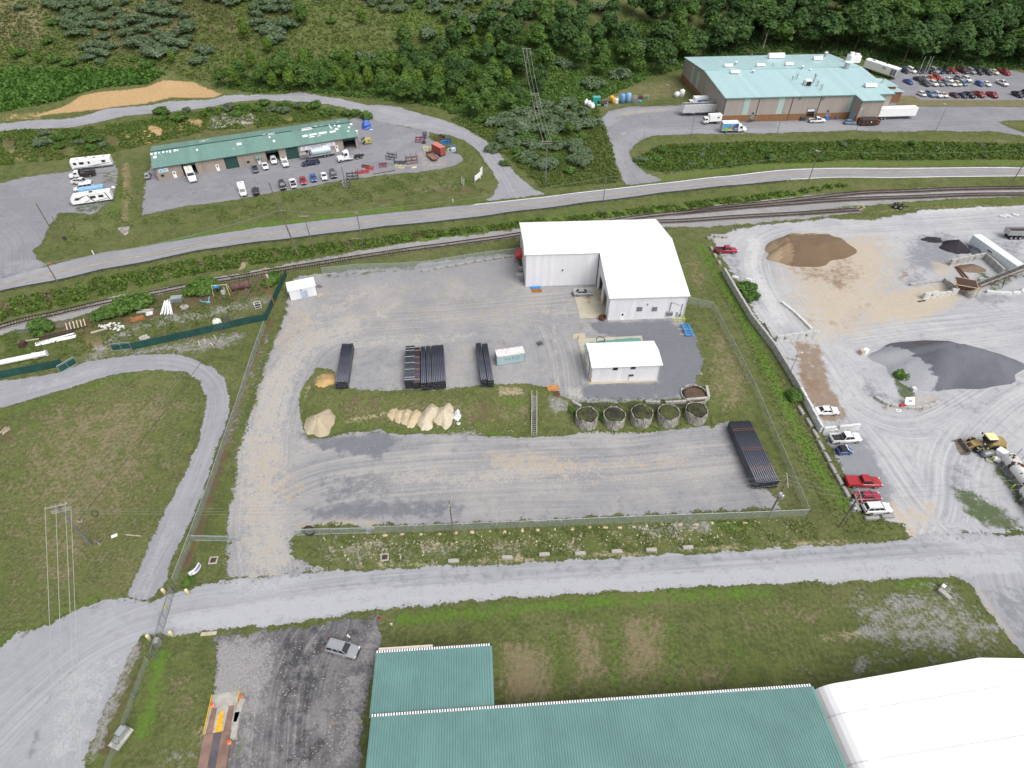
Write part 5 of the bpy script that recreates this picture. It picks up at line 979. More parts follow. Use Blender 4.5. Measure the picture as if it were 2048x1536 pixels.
# workshop row
WG="vehicles parked at the green-roofed workshop"
car('hatch',297.5,355,.4,-4,'silver',"small silver car beside the workshop's left end",WG)
car('pickup',511,341,-1.5,-5,'grey',"grey pickup with its bed toward the lot, by the workshop wall",WG)
car('sedan',531.5,336,1.5,5,'white',"low white coupe parked beside the grey pickup",WG)
car('suv',548.5,325,1.5,5,'white',"white suv nosing out of the open workshop bay",WG)
car('service_pickup',571,330,2,5,'white',"white service pickup with side tool cabinets beside green roll door",WG)
car('pickup',622,330,-12,2.2,'navy',"dark navy pickup parked crosswise before the tanker trailer",WG)
car('suv',512.5,386,-1,-5,'black',"black suv parked alone near the grass edge",WG)
RG="row of cars along the workshop's grass edge"
for px,py,k,c,d,l in((566,375,'suv','black',1,"black suv, leftmost in the workshop's grass-edge row"),(587,371,'pickup','white',-1,"white pickup second in the grass-edge row, bed toward the grass"),(607,365,'sedan','crimson',1,"red sedan in the workshop's grass-edge row"),(627.5,359.5,'sedan','blue',1,"blue sedan in the workshop's grass-edge row"),(649,356.5,'sedan','white',1,"white sedan with sunroof in the workshop's grass-edge row"),(667,352.5,'suv','dark',1,"dark grey suv, rightmost in the workshop's grass-edge row")):
 o=car(k,px,py,1.6*d,5*d,c,l,RG)
car('pickup',1633,245,10,-.2,'white',"white pickup parked by the plant's dock door")
car('hatch',1698.5,248.5,9,.2,'steel',"blue hatchback parked beside the rusty brown compactor")
LOTG="cars in the plant's staff lot"
rows=[("far row",[(105,440,'suv','navy','dark blue suv'),(230,440,'suv','white','white suv'),(325,440,'sedan','black','black sedan'),(408,440,'sedan','dark','charcoal sedan'),(500,442,'suv','black','black suv'),(600,445,'suv','silver','silver suv'),(682,445,'sedan','navy','navy sedan'),(787,445,'sedan','black','black sedan'),(882,445,'sedan','red','red sedan'),(1045,445,'pickup','maroon','maroon pickup'),(1180,455,'suv','silver','silver suv'),(1285,458,'pickup','dark','dark grey pickup'),(1440,470,'suv','dark','dark suv'),(1555,465,'sedan','cream','cream sedan'),(1722,470,'pickup','red','bright red pickup')]),("middle row's back line",[(345,582,'sedan','dark','dark sedan'),(455,572,'sedan','silver','silver sedan'),(552,565,'sedan','orange','orange-red sedan'),(637,562,'suv','red','red suv'),(830,592,'sedan','white','white sedan'),(1000,578,'suv','silver','silver suv'),(1115,585,'suv','white','white suv')]),("middle row's front line",[(185,624,'sedan','blue','blue sedan'),(455,655,'suv','charcoal','charcoal suv'),(585,655,'suv','white','white suv'),(683,652,'sedan','silver','silver sedan'),(777,645,'suv','grey','grey suv'),(880,655,'sedan','white','white sedan'),(972,655,'hatch','cream','cream hatchback'),(1062,652,'hatch','steel','blue hatchback'),(1320,655,'hatch','blue','bright blue hatchback'),(1432,655,'sedan','white','white sedan'),(1682,645,'pickup','white','white pickup')]),("near row",[(400,822,'hatch','white','white hatchback'),(537,828,'suv','steel','blue-grey suv'),(655,838,'suv','white','white suv'),(747,836,'sedan','cream','cream sedan'),(925,838,'sedan','maroon','maroon sedan'),(1050,842,'sedan','navy','navy sedan'),(1162,838,'pickup','black','black pickup'),(1312,828,'pickup','red','red pickup'),(1522,836,'pickup','crimson','dark red pickup'),(1930,830,'pickup','black','black pickup'),(2070,812,'suv','black','black suv')])]
for nm,lst in rows:
 seen={}
 for zx,zy,k,c,d in lst:seen[d]=seen.get(d,0)+1
 cnt={}
 for zx,zy,k,c,d in lst:
  cnt[d]=cnt.get(d,0)+1
  pos="" if seen[d]==1 else(", the left of two" if cnt[d]==1 else ", the right of two")
  car(k,1792+zx/8,90+zy/8-1.0,7.2,3.4,c,"%s in the staff lot's %s%s"%(d,nm,pos),LOTG)
def place(root,px,py,dx,dy):
 a,b=G(px-dx,py-dy),G(px+dx,py+dy);seat(root,G(px,py),heading(a,b));return root
def truck_cab(r,x0,L,W,Hc,pm,nose=0.0,zb=.6):
 mb=MB();cx=x0+L/2
 mb.loft([octo(L/2,W/2,.08,zb,cx),octo(L/2,W/2,.08,zb+(Hc-zb)*.5,cx),octo(L/2-.12,W/2-.08,.1,Hc-.08,cx-.1),octo(L/2-.3,W/2-.2,.1,Hc,cx-.12)])
 part("cab",mb,pm,r);zw0,zw1=zb+(Hc-zb)*.52,Hc-.18
 part("windscreen",MB().add([(x0+L+.02,-W*.42,zw0),(x0+L+.02,W*.42,zw0),(x0+L-.2,W*.38,zw1),(x0+L-.2,-W*.38,zw1)],[(0,1,2,3)]),M['glass'],r)
 for s in(-1,1):part("side_window",MB().add([(x0+L*.3,s*(W/2+.012),zw0),(x0+L*.92,s*(W/2+.012),zw0),(x0+L*.78,s*(W/2-.06),zw1),(x0+L*.3,s*(W/2-.06),zw1)],[(0,1,2,3)]),M['glass'],r)
 if nose:
  cn=x0+L+nose/2;zh=zb+(Hc-zb)*.45
  part("bonnet",MB().loft([octo(nose/2,W*.46,.1,zb-.1,cn),octo(nose/2,W*.46,.12,zh-.2,cn),octo(nose/2-.06,W*.36,.1,zh,cn-.05)]),pm,r)
  part("grille",MB().box((x0+L+nose+.01,0,zb+.35),(.06,W*.4,.6)),M['rim'],r)
 fx=x0+L+nose
 for s in(-1,1):part("headlight",MB().box((fx,s*W*.38,zb+.2),(.1,.28,.2)),M['lamp_white'],r);part("mirror",MB().box((x0+L*.9,s*(W/2+.2),zb+1.2),(.1,.16,.4)),M['black'],r)
 part("bumper",MB().box((fx+.08,0,zb-.12),(.16,W*.95,.28)),M['rim'],r)
def box_truck(label,L,W,Hh,boxL,nose,px,py,dx,dy,col=(.8,.8,.8),group=None,cabH=2.5):
 r=thing("box_truck",label,"truck",group=group);pm=M['truckpaint'];cl=1.6
 x0=L/2-cl-nose
 part("cargo_box",cbox(MB(),(x0-.15-boxL/2,0,1.0+Hh/2),(boxL,W,Hh),.05),pm,r)
 part("box_trim",MB().b2(x0-.15-boxL,x0-.15,-W/2-.02,W/2+.02,.92,1.02),M['galv'],r)
 truck_cab(r,x0,cl,W*.92,cabH,pm,nose);part("chassis",MB().box((-.2,0,.72),(L*.92,.9,.3)),M['under'],r)
 xr=x0-boxL*.72;xf=x0+cl*.6+nose*.5
 wheels(r,[(xf,W/2-.02),(xf,-W/2+.02),(xr,W/2-.02),(xr,-W/2+.02)],.46,.26,(2,3))
 part("rear_door",MB().box((x0-.17-boxL,0,1.0+Hh/2),(.06,W*.9,Hh*.9)),M['galv'],r)
 place(r,px,py,dx,dy);paint_all(r,col);r['x0']=x0;return r
t=box_truck("white box truck with blue side panel backed to the plant's left wall",9.4,2.5,2.7,6.2,1.3,1393,214,-14,.6)
part("side_logo",MB().b2(-4.4+1.2,-4.4+5.0,-1.29,-1.26,1.5,2.8),paint("logo_blue",(.03,.10,.42),.5),t);part("side_logo",MB().b2(-4.4+1.2,-4.4+5.0,1.26,1.29,1.5,2.8),M['blue'],t)
ml=[c for c in t.children if c.name.startswith("side_logo")][0]
part("lettering",MB().b2(-2.9,-1.0,1.29,1.30,2.1,2.35),M['white'],t);part("lettering",MB().b2(-2.9,-1.0,-1.30,-1.29,2.1,2.35),M['white'],t)
t=box_truck("small white cab-over box truck by the plant's brick corner",6.7,2.2,2.2,4.6,0.0,1423,247,-10,.6,cabH=2.3)
part("side_emblem",MB().box((-1.6,1.115,2.3),(.8,.02,.5)),M['dksteel'],t)
t=box_truck("white delivery truck with colourful landscape mural on its side",8.4,2.45,2.6,5.6,1.4,1466,264,14,-.4)
xs=t['x0']-.15-5.6
for s,sy in((-1,-1.24),(1,1.24)):
 mu=part("mural",MB().b2(xs+.1,xs+5.5,min(sy,sy-.01*-s),max(sy,sy+.012*s),1.15,3.35),paint("mural_sky_blue",(.10,.36,.62),.5,var=.3,scale=.6),t)
 y=sy+s*.025
 for nm,pts,c in(("mural_hills",[(.1,1.2),(2.6,1.2),(3.0,1.9),(2.2,1.75),(1.4,2.1),(.6,1.7),(.1,1.6)],(.22,.45,.06)),("mural_field",[(1.8,1.2),(3.6,1.2),(3.4,1.7),(2.6,1.6)],(.62,.55,.10)),("mural_mountain",[(3.6,2.4),(5.5,2.2),(5.5,3.3),(4.9,3.2),(4.4,2.9)],(.02,.05,.16)),("mural_barn",[(2.7,1.7),(3.5,1.7),(3.5,2.4),(3.1,2.7),(2.7,2.4)],(.45,.20,.14)),("mural_panel",[(3.6,1.2),(5.5,1.2),(5.5,2.1),(3.6,2.2)],(.025,.07,.28)),("mural_stripe",[(3.3,2.25),(5.5,2.12),(5.5,2.24),(3.3,2.38)],(.55,.25,.06)),("mural_letters",[(4.1,1.55),(5.2,1.55),(5.2,1.75),(4.1,1.75)],(.75,.78,.80))):
  part(nm,MB().add([(xs+a,y,b)for a,b in pts],[tuple(range(len(pts)))]),paint(nm,c,.5,var=.2,scale=1.5),mu);y+=s*.004
def semi_trailer(name,label,L,W,Hh,z0,px,py,dx,dy,mat,group=None,cat="trailer",legs=True,rear=True):
 r=thing(name,label,cat,group=group)
 part("cargo_box",cbox(MB(),(0,0,z0+Hh/2),(L,W,Hh),.06),mat,r);part("bottom_rail",MB().b2(-L/2,L/2,-W/2-.02,W/2+.02,z0-.1,z0+.04),M['galv'],r)
 part("chassis",MB().box((0,0,z0-.25),(L*.9,.9,.25)),M['under'],r)
 xr=-L/2+1.6;wheels(r,[(xr,W/2),(xr,-W/2),(xr-1.2+2.4,W/2),(xr-1.2+2.4,-W/2)],.5,.3,(0,1,2,3))
 if legs:
  for s in(-1,1):part("landing_leg",MB().box((L*.32,s*.7,z0/2-.05),(.16,.16,z0)),M['under'],r)
 for s in(-1,1):part("tail_light",MB().box((-L/2-.02,s*W*.4,z0+.1),(.06,.2,.15)),M['lamp_red'],r)
 part("front_cap",MB().box((L/2+.015,0,z0+Hh*.5),(.04,W*.94,Hh*.94)),M['galv'],r);part("rear_door",MB().box((-L/2-.012,0,z0+Hh*.5),(.04,W*.92,Hh*.92)),M['white'],r)
 place(r,px,py,dx,dy);return r
semi_trailer("semi_trailer","plain white semi-trailer parked off the plant's right corner",14.0,2.6,2.8,1.2,1787,237,14,-.4,M['white'])
tr=semi_trailer("office_trailer","long white trailer with grilles docked behind the plant",14.5,2.8,3.0,1.3,1758,149,14,4.6,M['white'])
for k in range(2):part("grille",MB().box((5.0+k*1.2,-1.42,2.7),(1.0,.05,2.3)),M['steel'],tr)
part("vent",MB().box((1.5,-1.42,3.3),(1.4,.05,.7)),M['galv'],tr);part("hatch",MB().box((-4.5,.3,4.35),(1.2,.8,.12)),M['dksteel'],tr);part("hatch",MB().box((1.2,.8,4.35),(.6,.4,.3)),M['dksteel'],tr)
# ribbed open-top trailer at the dock
r=thing("open_top_trailer","white ribbed open-top trailer with dark tarp beside the plant","trailer");L,W=12.8,2.6
part("floor",MB().b2(-L/2,L/2,-W/2,W/2,1.1,1.25),M['under'],r)
for s in(-1,1):
 sd=part("side_panel",MB().b2(-L/2,L/2,s*W/2-.04,s*W/2+.04,1.2,3.9),M['galv'],r)
 for k in range(26):part("rib",MB().box((-L/2+.25+k*.492,s*(W/2+.07),2.5),(.17,.08,2.4)),M['white'],sd)
 part("top_rail",MB().b2(-L/2,L/2,s*W/2-.1,s*W/2+.1,3.85,4.0),M['white'],r)
part("tarp",MB().loft([[(x,-W/2+.05,3.95),(x,-.5,4.08+.03*math.sin(x*3)),(x,.5,4.08+.03*math.cos(x*2)),(x,W/2-.05,3.95)]for x in np.linspace(-L/2,L/2,12).tolist()],cap=False,closed=False),paint("tarp_dark",(.10,.095,.095),.9,var=.2),r)
part("rear_gate",MB().box((L/2,0,2.5),(.1,W,2.7)),M['black'],r);part("front_gate",MB().box((-L/2,0,2.5),(.1,W,2.7)),M['white'],r)
part("landing_leg",MB().box((-L*.3,.8,.6),(.15,.15,1.2)).box((-L*.3,-.8,.6),(.15,.15,1.2)).box((-L*.3,0,.9),(.12,1.6,.1)),M['under'],r)
wheels(r,[(L/2-1.5,1.3),(L/2-1.5,-1.3),(L/2-2.8,1.3),(L/2-2.8,-1.3)],.5,.3);place(r,1396,230,14,-.5)
# compactor container
r=thing("compactor","rusty brown compactor container against the plant's corner","compactor")
part("container",cbox(MB(),(0,0,1.35),(6.4,2.5,2.4),.25,.35),M['darkrust'],r)
for x in(-2.6,-1.3,0,1.3,2.6):
 part("rib",MB().b2(x-.08,x+.08,-1.33,-1.25,.3,2.3),M['darkrust'],r)
part("ram_box",MB().box((3.7,0,1.0),(1.4,1.7,1.5)),M['rust'],r);part("skid",MB().box((.2,0,.1),(7.0,1.4,.2)),M['dksteel'],r);part("notice",MB().box((.6,-1.36,1.5),(.4,.02,.35)),M['white'],r)
place(r,1732,250,12,-.3)
# campers on the left lot
LG="vehicles in the left parking lot"
r=thing("motorhome","long white motorhome parked at the back of the left lot","motorhome",group=LG);L,W=11.4,2.55
part("body",MB().loft([[(x,y*k,z)for y,z in((W/2,.55),(W/2,2.9),(W/2-.15,3.15),(-W/2+.15,3.15),(-W/2,2.9),(-W/2,.55))]for x,k in((-L/2,1),(L/2-.5,1),(L/2-.05,.97))]),M['white'],r)
part("nose",MB().loft([[(L/2-.05,W*.485,.6),(L/2-.05,W*.485,3.05),(L/2-.05,-W*.485,3.05),(L/2-.05,-W*.485,.6)],[(L/2+.3,W*.42,.7),(L/2+.22,W*.42,2.6),(L/2+.22,-W*.42,2.6),(L/2+.3,-W*.42,.7)]]),M['white'],r)
part("windscreen",MB().add([(L/2+.3,-1.0,1.5),(L/2+.3,1.0,1.5),(L/2+.24,1.0,2.45),(L/2+.24,-1.0,2.45)],[(0,1,2,3)]),M['glass'],r)
for s in(-1,1):
 for x,w in((4.6,.9),(2.7,1.3),(.6,.6),(-3.6,1.1)):part("window",MB().box((x,s*(W/2+.012),2.15),(w,.03,.75)),M['glass'],r)
 part("lower_stripe",MB().b2(-L/2,L/2-.3,s*W/2-.02 if s>0 else s*W/2-.02,s*W/2+.02,.55,.95),M['galv'],r);part("swoosh",MB().add([(-5.4,s*(W/2+.025),1.5),(-1.0,s*(W/2+.025),1.05),(1.4,s*(W/2+.025),1.1),(-2.0,s*(W/2+.025),1.35),(-5.4,s*(W/2+.025),1.62)],[(0,1,2,3,4)]),M['dksteel'],r)
for x,y in((3.6,.3),(1.2,-.4),(-1.0,.4),(-3.9,.1)):part("roof_vent",MB().box((x,y,3.22),(.8,.6,.16)),M['galv'],r)
part("roof_vent",MB().box((-1.4,.5,3.3),(.35,.35,.3)),M['black'],r)
part("bumper",MB().box((L/2+.25,0,.6),(.2,W*.8,.25)),M['galv'],r)
wheels(r,[(3.6,1.22),(3.6,-1.22),(-2.6,1.22),(-2.6,-1.22)],.47,.28,(2,3));place(r,189,334.5,-14,1.5)
r=thing("travel_trailer","white travel trailer with dark diagonal stripes nearest the highway","camper",group=LG);L,W=10.6,2.5
part("body",MB().loft([[(x,y,z0+(z-.6))for y,z in((W/2,.6),(W/2,2.85),(W/2-.12,3.0),(-W/2+.12,3.0),(-W/2,2.85),(-W/2,.6))]for x,z0 in((-L/2,.6),(L/2-.9,.6))]),M['white'],r)
part("front_cap",MB().loft([[(L/2-.9,W/2,.6),(L/2-.9,W/2,2.95),(L/2-.9,-W/2,2.95),(L/2-.9,-W/2,.6)],[(L/2-.2,W/2-.05,.6),(L/2-.2,W/2-.1,2.4),(L/2-.2,-W/2+.1,2.4),(L/2-.2,-W/2+.05,.6)],[(L/2+.1,W/2-.2,.9),(L/2+.1,W/2-.3,1.8),(L/2+.1,-W/2+.3,1.8),(L/2+.1,-W/2+.2,.9)]]),M['white'],r)
for s in(-1,1):
 y=s*(W/2+.02)
 for x,w in((-.6,1.4),(-2.7,1.3),(3.6,.8)):part("window",MB().box((x,y,2.0),(w,.03,.7)),M['glass'],r)
 for pts in([(4.4,1.75),(4.4,1.9),(1.0,2.9),(.8,2.9),(3.2,1.75)],[(.8,2.9),(.5,2.9),(-.6,.75),(-.3,.75)],[(2.2,.75),(-.2,1.65),(-.2,1.5),(1.9,.75)],[(-3.9,2.9),(-4.15,2.9),(-4.7,.75),(-4.45,.75)],[(-.3,.75),(-4.6,1.25),(-4.6,1.12),(-.9,.7)]):
  part("stripe",MB().add([(a,y+s*.012,b)for a,b in pts],[tuple(range(len(pts)))]),M['dksteel'],r)
 part("slide_out_edge",MB().b2(-4.0,.6,y-.02,y+.02,2.85,2.95),M['galv'],r)
for x,q in((-4.4,.3),(-2.9,-.2),(-1.3,.4),(2.3,.2),(3.6,-.1)):part("roof_vent",MB().box((x,q,3.06),(.4,.35,.14)),M['galv'],r)
part("air_conditioner",MB().box((-.3,0,3.12),(.9,.7,.28)),M['dksteel'],r);part("hitch",MB().beam((L/2,.4,.55),(L/2+1.2,0,.5),.1).beam((L/2,-.4,.55),(L/2+1.2,0,.5),.1),M['under'],r)
wheels(r,[(-1.0,1.2),(-1.0,-1.2),(-1.9,1.2),(-1.9,-1.2)],.36,.22);place(r,189,404.5,-14,2.0)
r=thing("box_trailer","pale blue boxy trailer parked between white van and camper","trailer",group=LG)
part("body",cbox(MB(),(0,0,1.5),(6.6,2.3,2.2),.06),paint("pale_blue_body",(.24,.44,.62),.5),r);part("lower_panel",MB().b2(-3.2,3.2,-1.17,-1.14,.6,1.3),paint("mid_blue_panel",(.10,.22,.40),.5),r);part("chassis",MB().box((0,0,.45),(6.4,1.2,.2)),M['under'],r)
wheels(r,[(-.6,1.1),(-.6,-1.1),(.5,1.1),(.5,-1.1)],.36,.22);place(r,189,391,-14,2)
r=thing("passenger_van","white van with three dark side windows beside the pale blue trailer","van",group=LG);pm=M['truckpaint']
part("body",body_loft([(-2.7,.92,.4,1.2),(-2.6,.98,.35,1.25),(0,1,.35,1.25),(1.3,1,.35,1.22),(2.2,.96,.38,1.1),(2.7,.84,.5,.9)],2.0),pm,r);cabin(r,1.22,2.0,-2.6,1.7,-2.45,.9,.9,.78,pm,(.34,.64));trim(r,5.4,2.0,.9,1.1)
wheels(r,[(1.7,1.0),(1.7,-1.0),(-1.6,1.0),(-1.6,-1.0)],.38,.24);place(r,170,381,-12,2);paint_all(r,PC['white'])
car('pickup',165,368,10,.4,'white',"white pickup with dark bed between stake truck and van",LG)
r=thing("stake_truck","white-cabbed truck with dark slatted stake bed behind the motorhome","truck",group=LG)
truck_cab(r,1.1,1.5,2.0,2.2,M['truckpaint'],1.3,.65);part("chassis",MB().box((0,0,.7),(6.6,.9,.25)),M['under'],r);part("bed_floor",MB().b2(-3.4,1.0,-1.15,1.15,.95,1.05),M['darkrust'],r)
for s in(-1,1):
 for k in range(3):part("slat",MB().b2(-3.4,1.0,s*1.15-.04,s*1.15+.04,1.15+k*.35,1.35+k*.35),M['black'],r)
 for x in(-3.35,-1.9,-.4,.95):part("stake",MB().box((x,s*1.2,1.6),(.1,.06,1.1)),M['black'],r)
part("headboard",MB().box((1.0,0,1.6),(.1,2.3,1.1)),M['black'],r);part("timber_load",MB().box((.2,-.4,1.2),(1.2,.5,.25)),M['paleswood'],r)
wheels(r,[(2.6,1.0),(2.6,-1.0),(-1.8,1.05),(-1.8,-1.05)],.44,.26,(2,3));place(r,170,354,-12,1.6);paint_all(r,PC['white'])
# step van at the workshop bay
r=thing("step_van","white step van backed into the leftmost workshop bay","van",group=WG)
part("body",MB().loft([[(x,y,z)for y,z in((1.15,.6),(1.15,2.85),(1.0,3.0),(-1.0,3.0),(-1.15,2.85),(-1.15,.6))]for x in(-4.0,2.7)]),M['white'],r);part("bonnet",MB().loft([[(2.7,1.15,.6),(2.7,1.15,2.0),(2.7,-1.15,2.0),(2.7,-1.15,.6)],[(4.0,1.05,.65),(4.0,1.05,1.35),(4.0,-1.05,1.35),(4.0,-1.05,.65)]]),M['white'],r)
part("windscreen",MB().add([(2.95,-1.0,1.95),(2.95,1.0,1.95),(2.72,.95,2.8),(2.72,-.95,2.8)],[(0,1,2,3)]),M['glass'],r);part("bumper",MB().box((4.05,0,.6),(.2,2.2,.25)),M['galv'],r);part("roof_mat",MB().box((-1.5,0,3.02),(4.2,.8,.04)),M['paleyellow'],r);part("roof_vent",MB().lathe((1.2,0,3.0),[(.3,0),(.28,.12),(.02,.16)],10),M['galv'],r)
for s in(-1,1):part("headlight",MB().box((4.02,s*.8,1.0),(.06,.3,.2)),M['lamp_white'],r);part("mirror",MB().box((2.9,s*1.35,2.0),(.1,.2,.4)),M['black'],r)
wheels(r,[(3.0,1.1),(3.0,-1.1),(-2.0,1.1),(-2.0,-1.1)],.44,.26);place(r,384,357,4,9)
r=thing("topper_truck","white truck with tall box topper facing the workshop's grass edge","truck",group=WG)
part("body",body_loft([(-2.8,.95,.4,1.1),(0,1,.38,1.12),(1.2,1,.38,1.12),(2.3,.95,.4,1.05),(2.8,.8,.5,.85)],2.0),M['truckpaint'],r);cabin(r,1.1,1.8,-.6,1.6,-.5,.8,.86,.7,M['truckpaint'],(.5,));part("topper",cbox(MB(),(-1.65,0,1.75),(2.5,2.05,1.5),.1,.15),M['white'],r);part("roof_vent",MB().box((-1.8,0,2.53),(.5,.5,.1)),M['galv'],r);trim(r,5.6,2.0,.85,1.0)
wheels(r,[(1.8,1.0),(1.8,-1.0),(-1.7,1.0),(-1.7,-1.0)],.4,.26);place(r,487,387,1.6,6);paint_all(r,PC['white'])
# semi tractor
r=thing("semi_tractor","white semi tractor with bare rear frame before the rightmost workshop bay","truck",group=WG)
truck_cab(r,.2,1.9,2.3,3.0,M['truckpaint'],1.9,.75);part("air_deflector",MB().loft([octo(.7,.9,.2,2.95,.9),octo(.45,.7,.2,3.35,.7)]),M['truckpaint'],r);part("frame",MB().box((-2.2,.4,.8),(5.6,.12,.3)),M['under'],r);part("frame",MB().box((-2.2,-.4,.8),(5.6,.12,.3)),M['under'],r);part("fifth_wheel",MB().lathe((-2.9,0,1.05),[(.55,0),(.55,.12)],14),M['dksteel'],r);part("deck_plate",MB().box((-.8,0,1.0),(1.6,1.2,.08)),M['galv'],r)
for s in(-1,1):part("fuel_tank",MB().cyl((-.9,s*.95,.7),(.6,s*.95,.7),.32),M['rim'],r);part("exhaust_stack",MB().cyl((.0,s*.95,1.0),(.0,s*.95,3.6),.09),M['rim'],r)
wheels(r,[(3.3,1.12),(3.3,-1.12),(-2.3,1.12),(-2.3,-1.12),(-3.6,1.12),(-3.6,-1.12)],.5,.28,(2,3,4,5));place(r,700,320,-13,2.6);paint_all(r,PC['white'])
# tank on a gooseneck flatbed
r=thing("tank_trailer","gooseneck flatbed carrying a pale silver cylindrical tank before the banner","trailer",group=WG)
part("deck",MB().b2(-5.2,3.4,-1.2,1.2,.95,1.15),M['galv'],r);part("gooseneck",MB().beam((3.3,.7,1.05),(4.2,.4,1.9),.25).beam((3.3,-.7,1.05),(4.2,-.4,1.9),.25).beam((4.2,0,1.9),(6.2,0,1.7),.5,.3),M['galv'],r);part("gooseneck_cover",MB().add([(3.4,-1.15,1.15),(3.4,1.15,1.15),(4.2,1.1,2.1),(4.2,-1.1,2.1),(6.4,.8,1.9),(6.4,-.8,1.9)],[(0,1,2,3),(3,2,4,5)]),M['galv'],r)
part("tank",MB().lathe((0,0,2.15),[(.3,-4.1),(.85,-3.95),(1.0,-3.6),(1.0,2.1),(.85,2.45),(.3,2.6)],20,'X'),paint("tank_silver_blue",(.48,.58,.66),.35,.2),r,True);part("tank_label",MB().box((-1.2,-1.0,2.3),(1.6,.06,.3)),M['dkgreen'],r);part("manway",MB().box((-2.4,0,3.2),(1.6,.6,.25)),M['white'],r)
for x in(-3.0,.9):part("saddle",MB().box((x,0,1.5),(.2,2.0,.8)),M['galv'],r)
part("hose_reel",MB().torus((3.0,.2,1.9),.6,.18,Matrix.Rotation(R(90),3,'Y')),M['darkrust'],r);part("pump_box",MB().box((2.9,-.7,1.5),(.6,.6,.8)),M['white'],r)
wheels(r,[(-2.6,1.15),(-2.6,-1.15),(-1.6,1.15),(-1.6,-1.15)],.42,.25);place(r,640,315,-14,2.4)
# dump truck and white trailer in the concrete plant
r=thing("dump_trailer","grey aluminium dump trailer at the right edge by the railway","trailer");L,W=9.0,2.5
for s in(-1,1):
 sd=part("side_panel",MB().add([(-L/2,s*W/2,1.3),(L/2,s*W/2,1.3),(L/2,s*(W/2),2.7),(-L/2-.3,s*(W/2),2.7),(-L/2,s*(W/2-.08),1.3),(L/2,s*(W/2-.08),1.3),(L/2,s*(W/2-.08),2.7),(-L/2-.3,s*(W/2-.08),2.7)],[(0,1,2,3),(4,5,6,7),(3,2,6,7),(0,3,7,4),(1,2,6,5)]),M['galv'],r)
 for k in range(10):part("rib",MB().box((-L/2+.5+k*.9,s*(W/2+.05),2.0),(.1,.1,1.35)),M['galv'],sd)
part("tailgate",MB().box((-L/2-.12,0,2.0),(.1,W*.97,1.4),0,1,0),M['galv'],r);part("floor",MB().b2(-L/2,L/2,-W/2,W/2,1.15,1.3),M['under'],r);part("headboard",MB().box((L/2,0,2.0),(.1,W,1.4)),M['galv'],r);part("load",MB().b2(-L/2+.1,L/2-.1,-W/2+.1,W/2-.1,1.3,2.2),M['darkrust'],r)
wheels(r,[(-3.4,1.2),(-3.4,-1.2),(-2.2,1.2),(-2.2,-1.2),(-1.0,1.2),(-1.0,-1.2)],.5,.28,(0,1,2,3,4,5));place(r,2040,476,14,.2)
wt=semi_trailer("storage_trailer","long white storage trailer lying slantwise behind the aggregate bins",16.0,2.5,2.7,.5,1984,521,20,14.5,ribbed("trailer_side_white",(.70,.76,.78),1.2,'X',depth=.01,stain=(.5,.5,.48)),legs=False)
part("rear_hatch",MB().box((8.05,-.2,2.0),(.06,1.6,1.1)),M['galv'],wt);part("emblem",MB().box((-1.0,-1.27,2.2),(1.6,.02,.35)),M['dksteel'],wt)
# rail axle set
r=thing("wheel_bogie","dark four-wheeled axle trolley standing on gravel below the siding","trolley")
part("frame",MB().box((0,0,.8),(2.6,1.4,.3)).beam((1.2,0,.8),(2.8,.2,.9),.2),M['black'],r);part("lever",MB().cyl((-.6,.3,.9),(-.8,.3,1.9),.06).cyl((.4,.5,.9),(.5,.5,1.7),.06),M['paleyellow'],r);wheels(r,[(.8,1.0),(.8,-1.0),(-.6,1.0),(-.6,-1.0)],.62,.4);place(r,1794,416,10,2)
# ------------------------------------------------------------------ pipe stacks
def pipe_mesh(L,r,n=10):
 mb=MB();ri=r*.86;vs=[];fs=[]
 for rr,x in((r,-L/2),(r,L/2),(ri,L/2),(ri,L/2-.25),(ri,-L/2+.25),(ri,-L/2)):
  for k in range(n):t=2*math.pi*k/n;vs.append((x,rr*math.cos(t),rr*math.sin(t)))
 for a,b in((0,1),(1,2),(2,3),(4,5),(5,0)):
  for k in range(n):fs.append((a*n+k,a*n+(k+1)%n,b*n+(k+1)%n,b*n+k))
 fs+=[tuple(3*n+k for k in range(n)),tuple(4*n+k for k in reversed(range(n)))]
 me=mb.add(vs,fs).mesh("pipe");me.materials.append(M['pipe']);me.materials.append(M['pipe_in'])
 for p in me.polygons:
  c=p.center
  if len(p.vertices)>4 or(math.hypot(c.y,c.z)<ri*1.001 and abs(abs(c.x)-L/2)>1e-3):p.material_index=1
 for p in me.polygons:p.use_smooth=len(p.vertices)==4
 return me
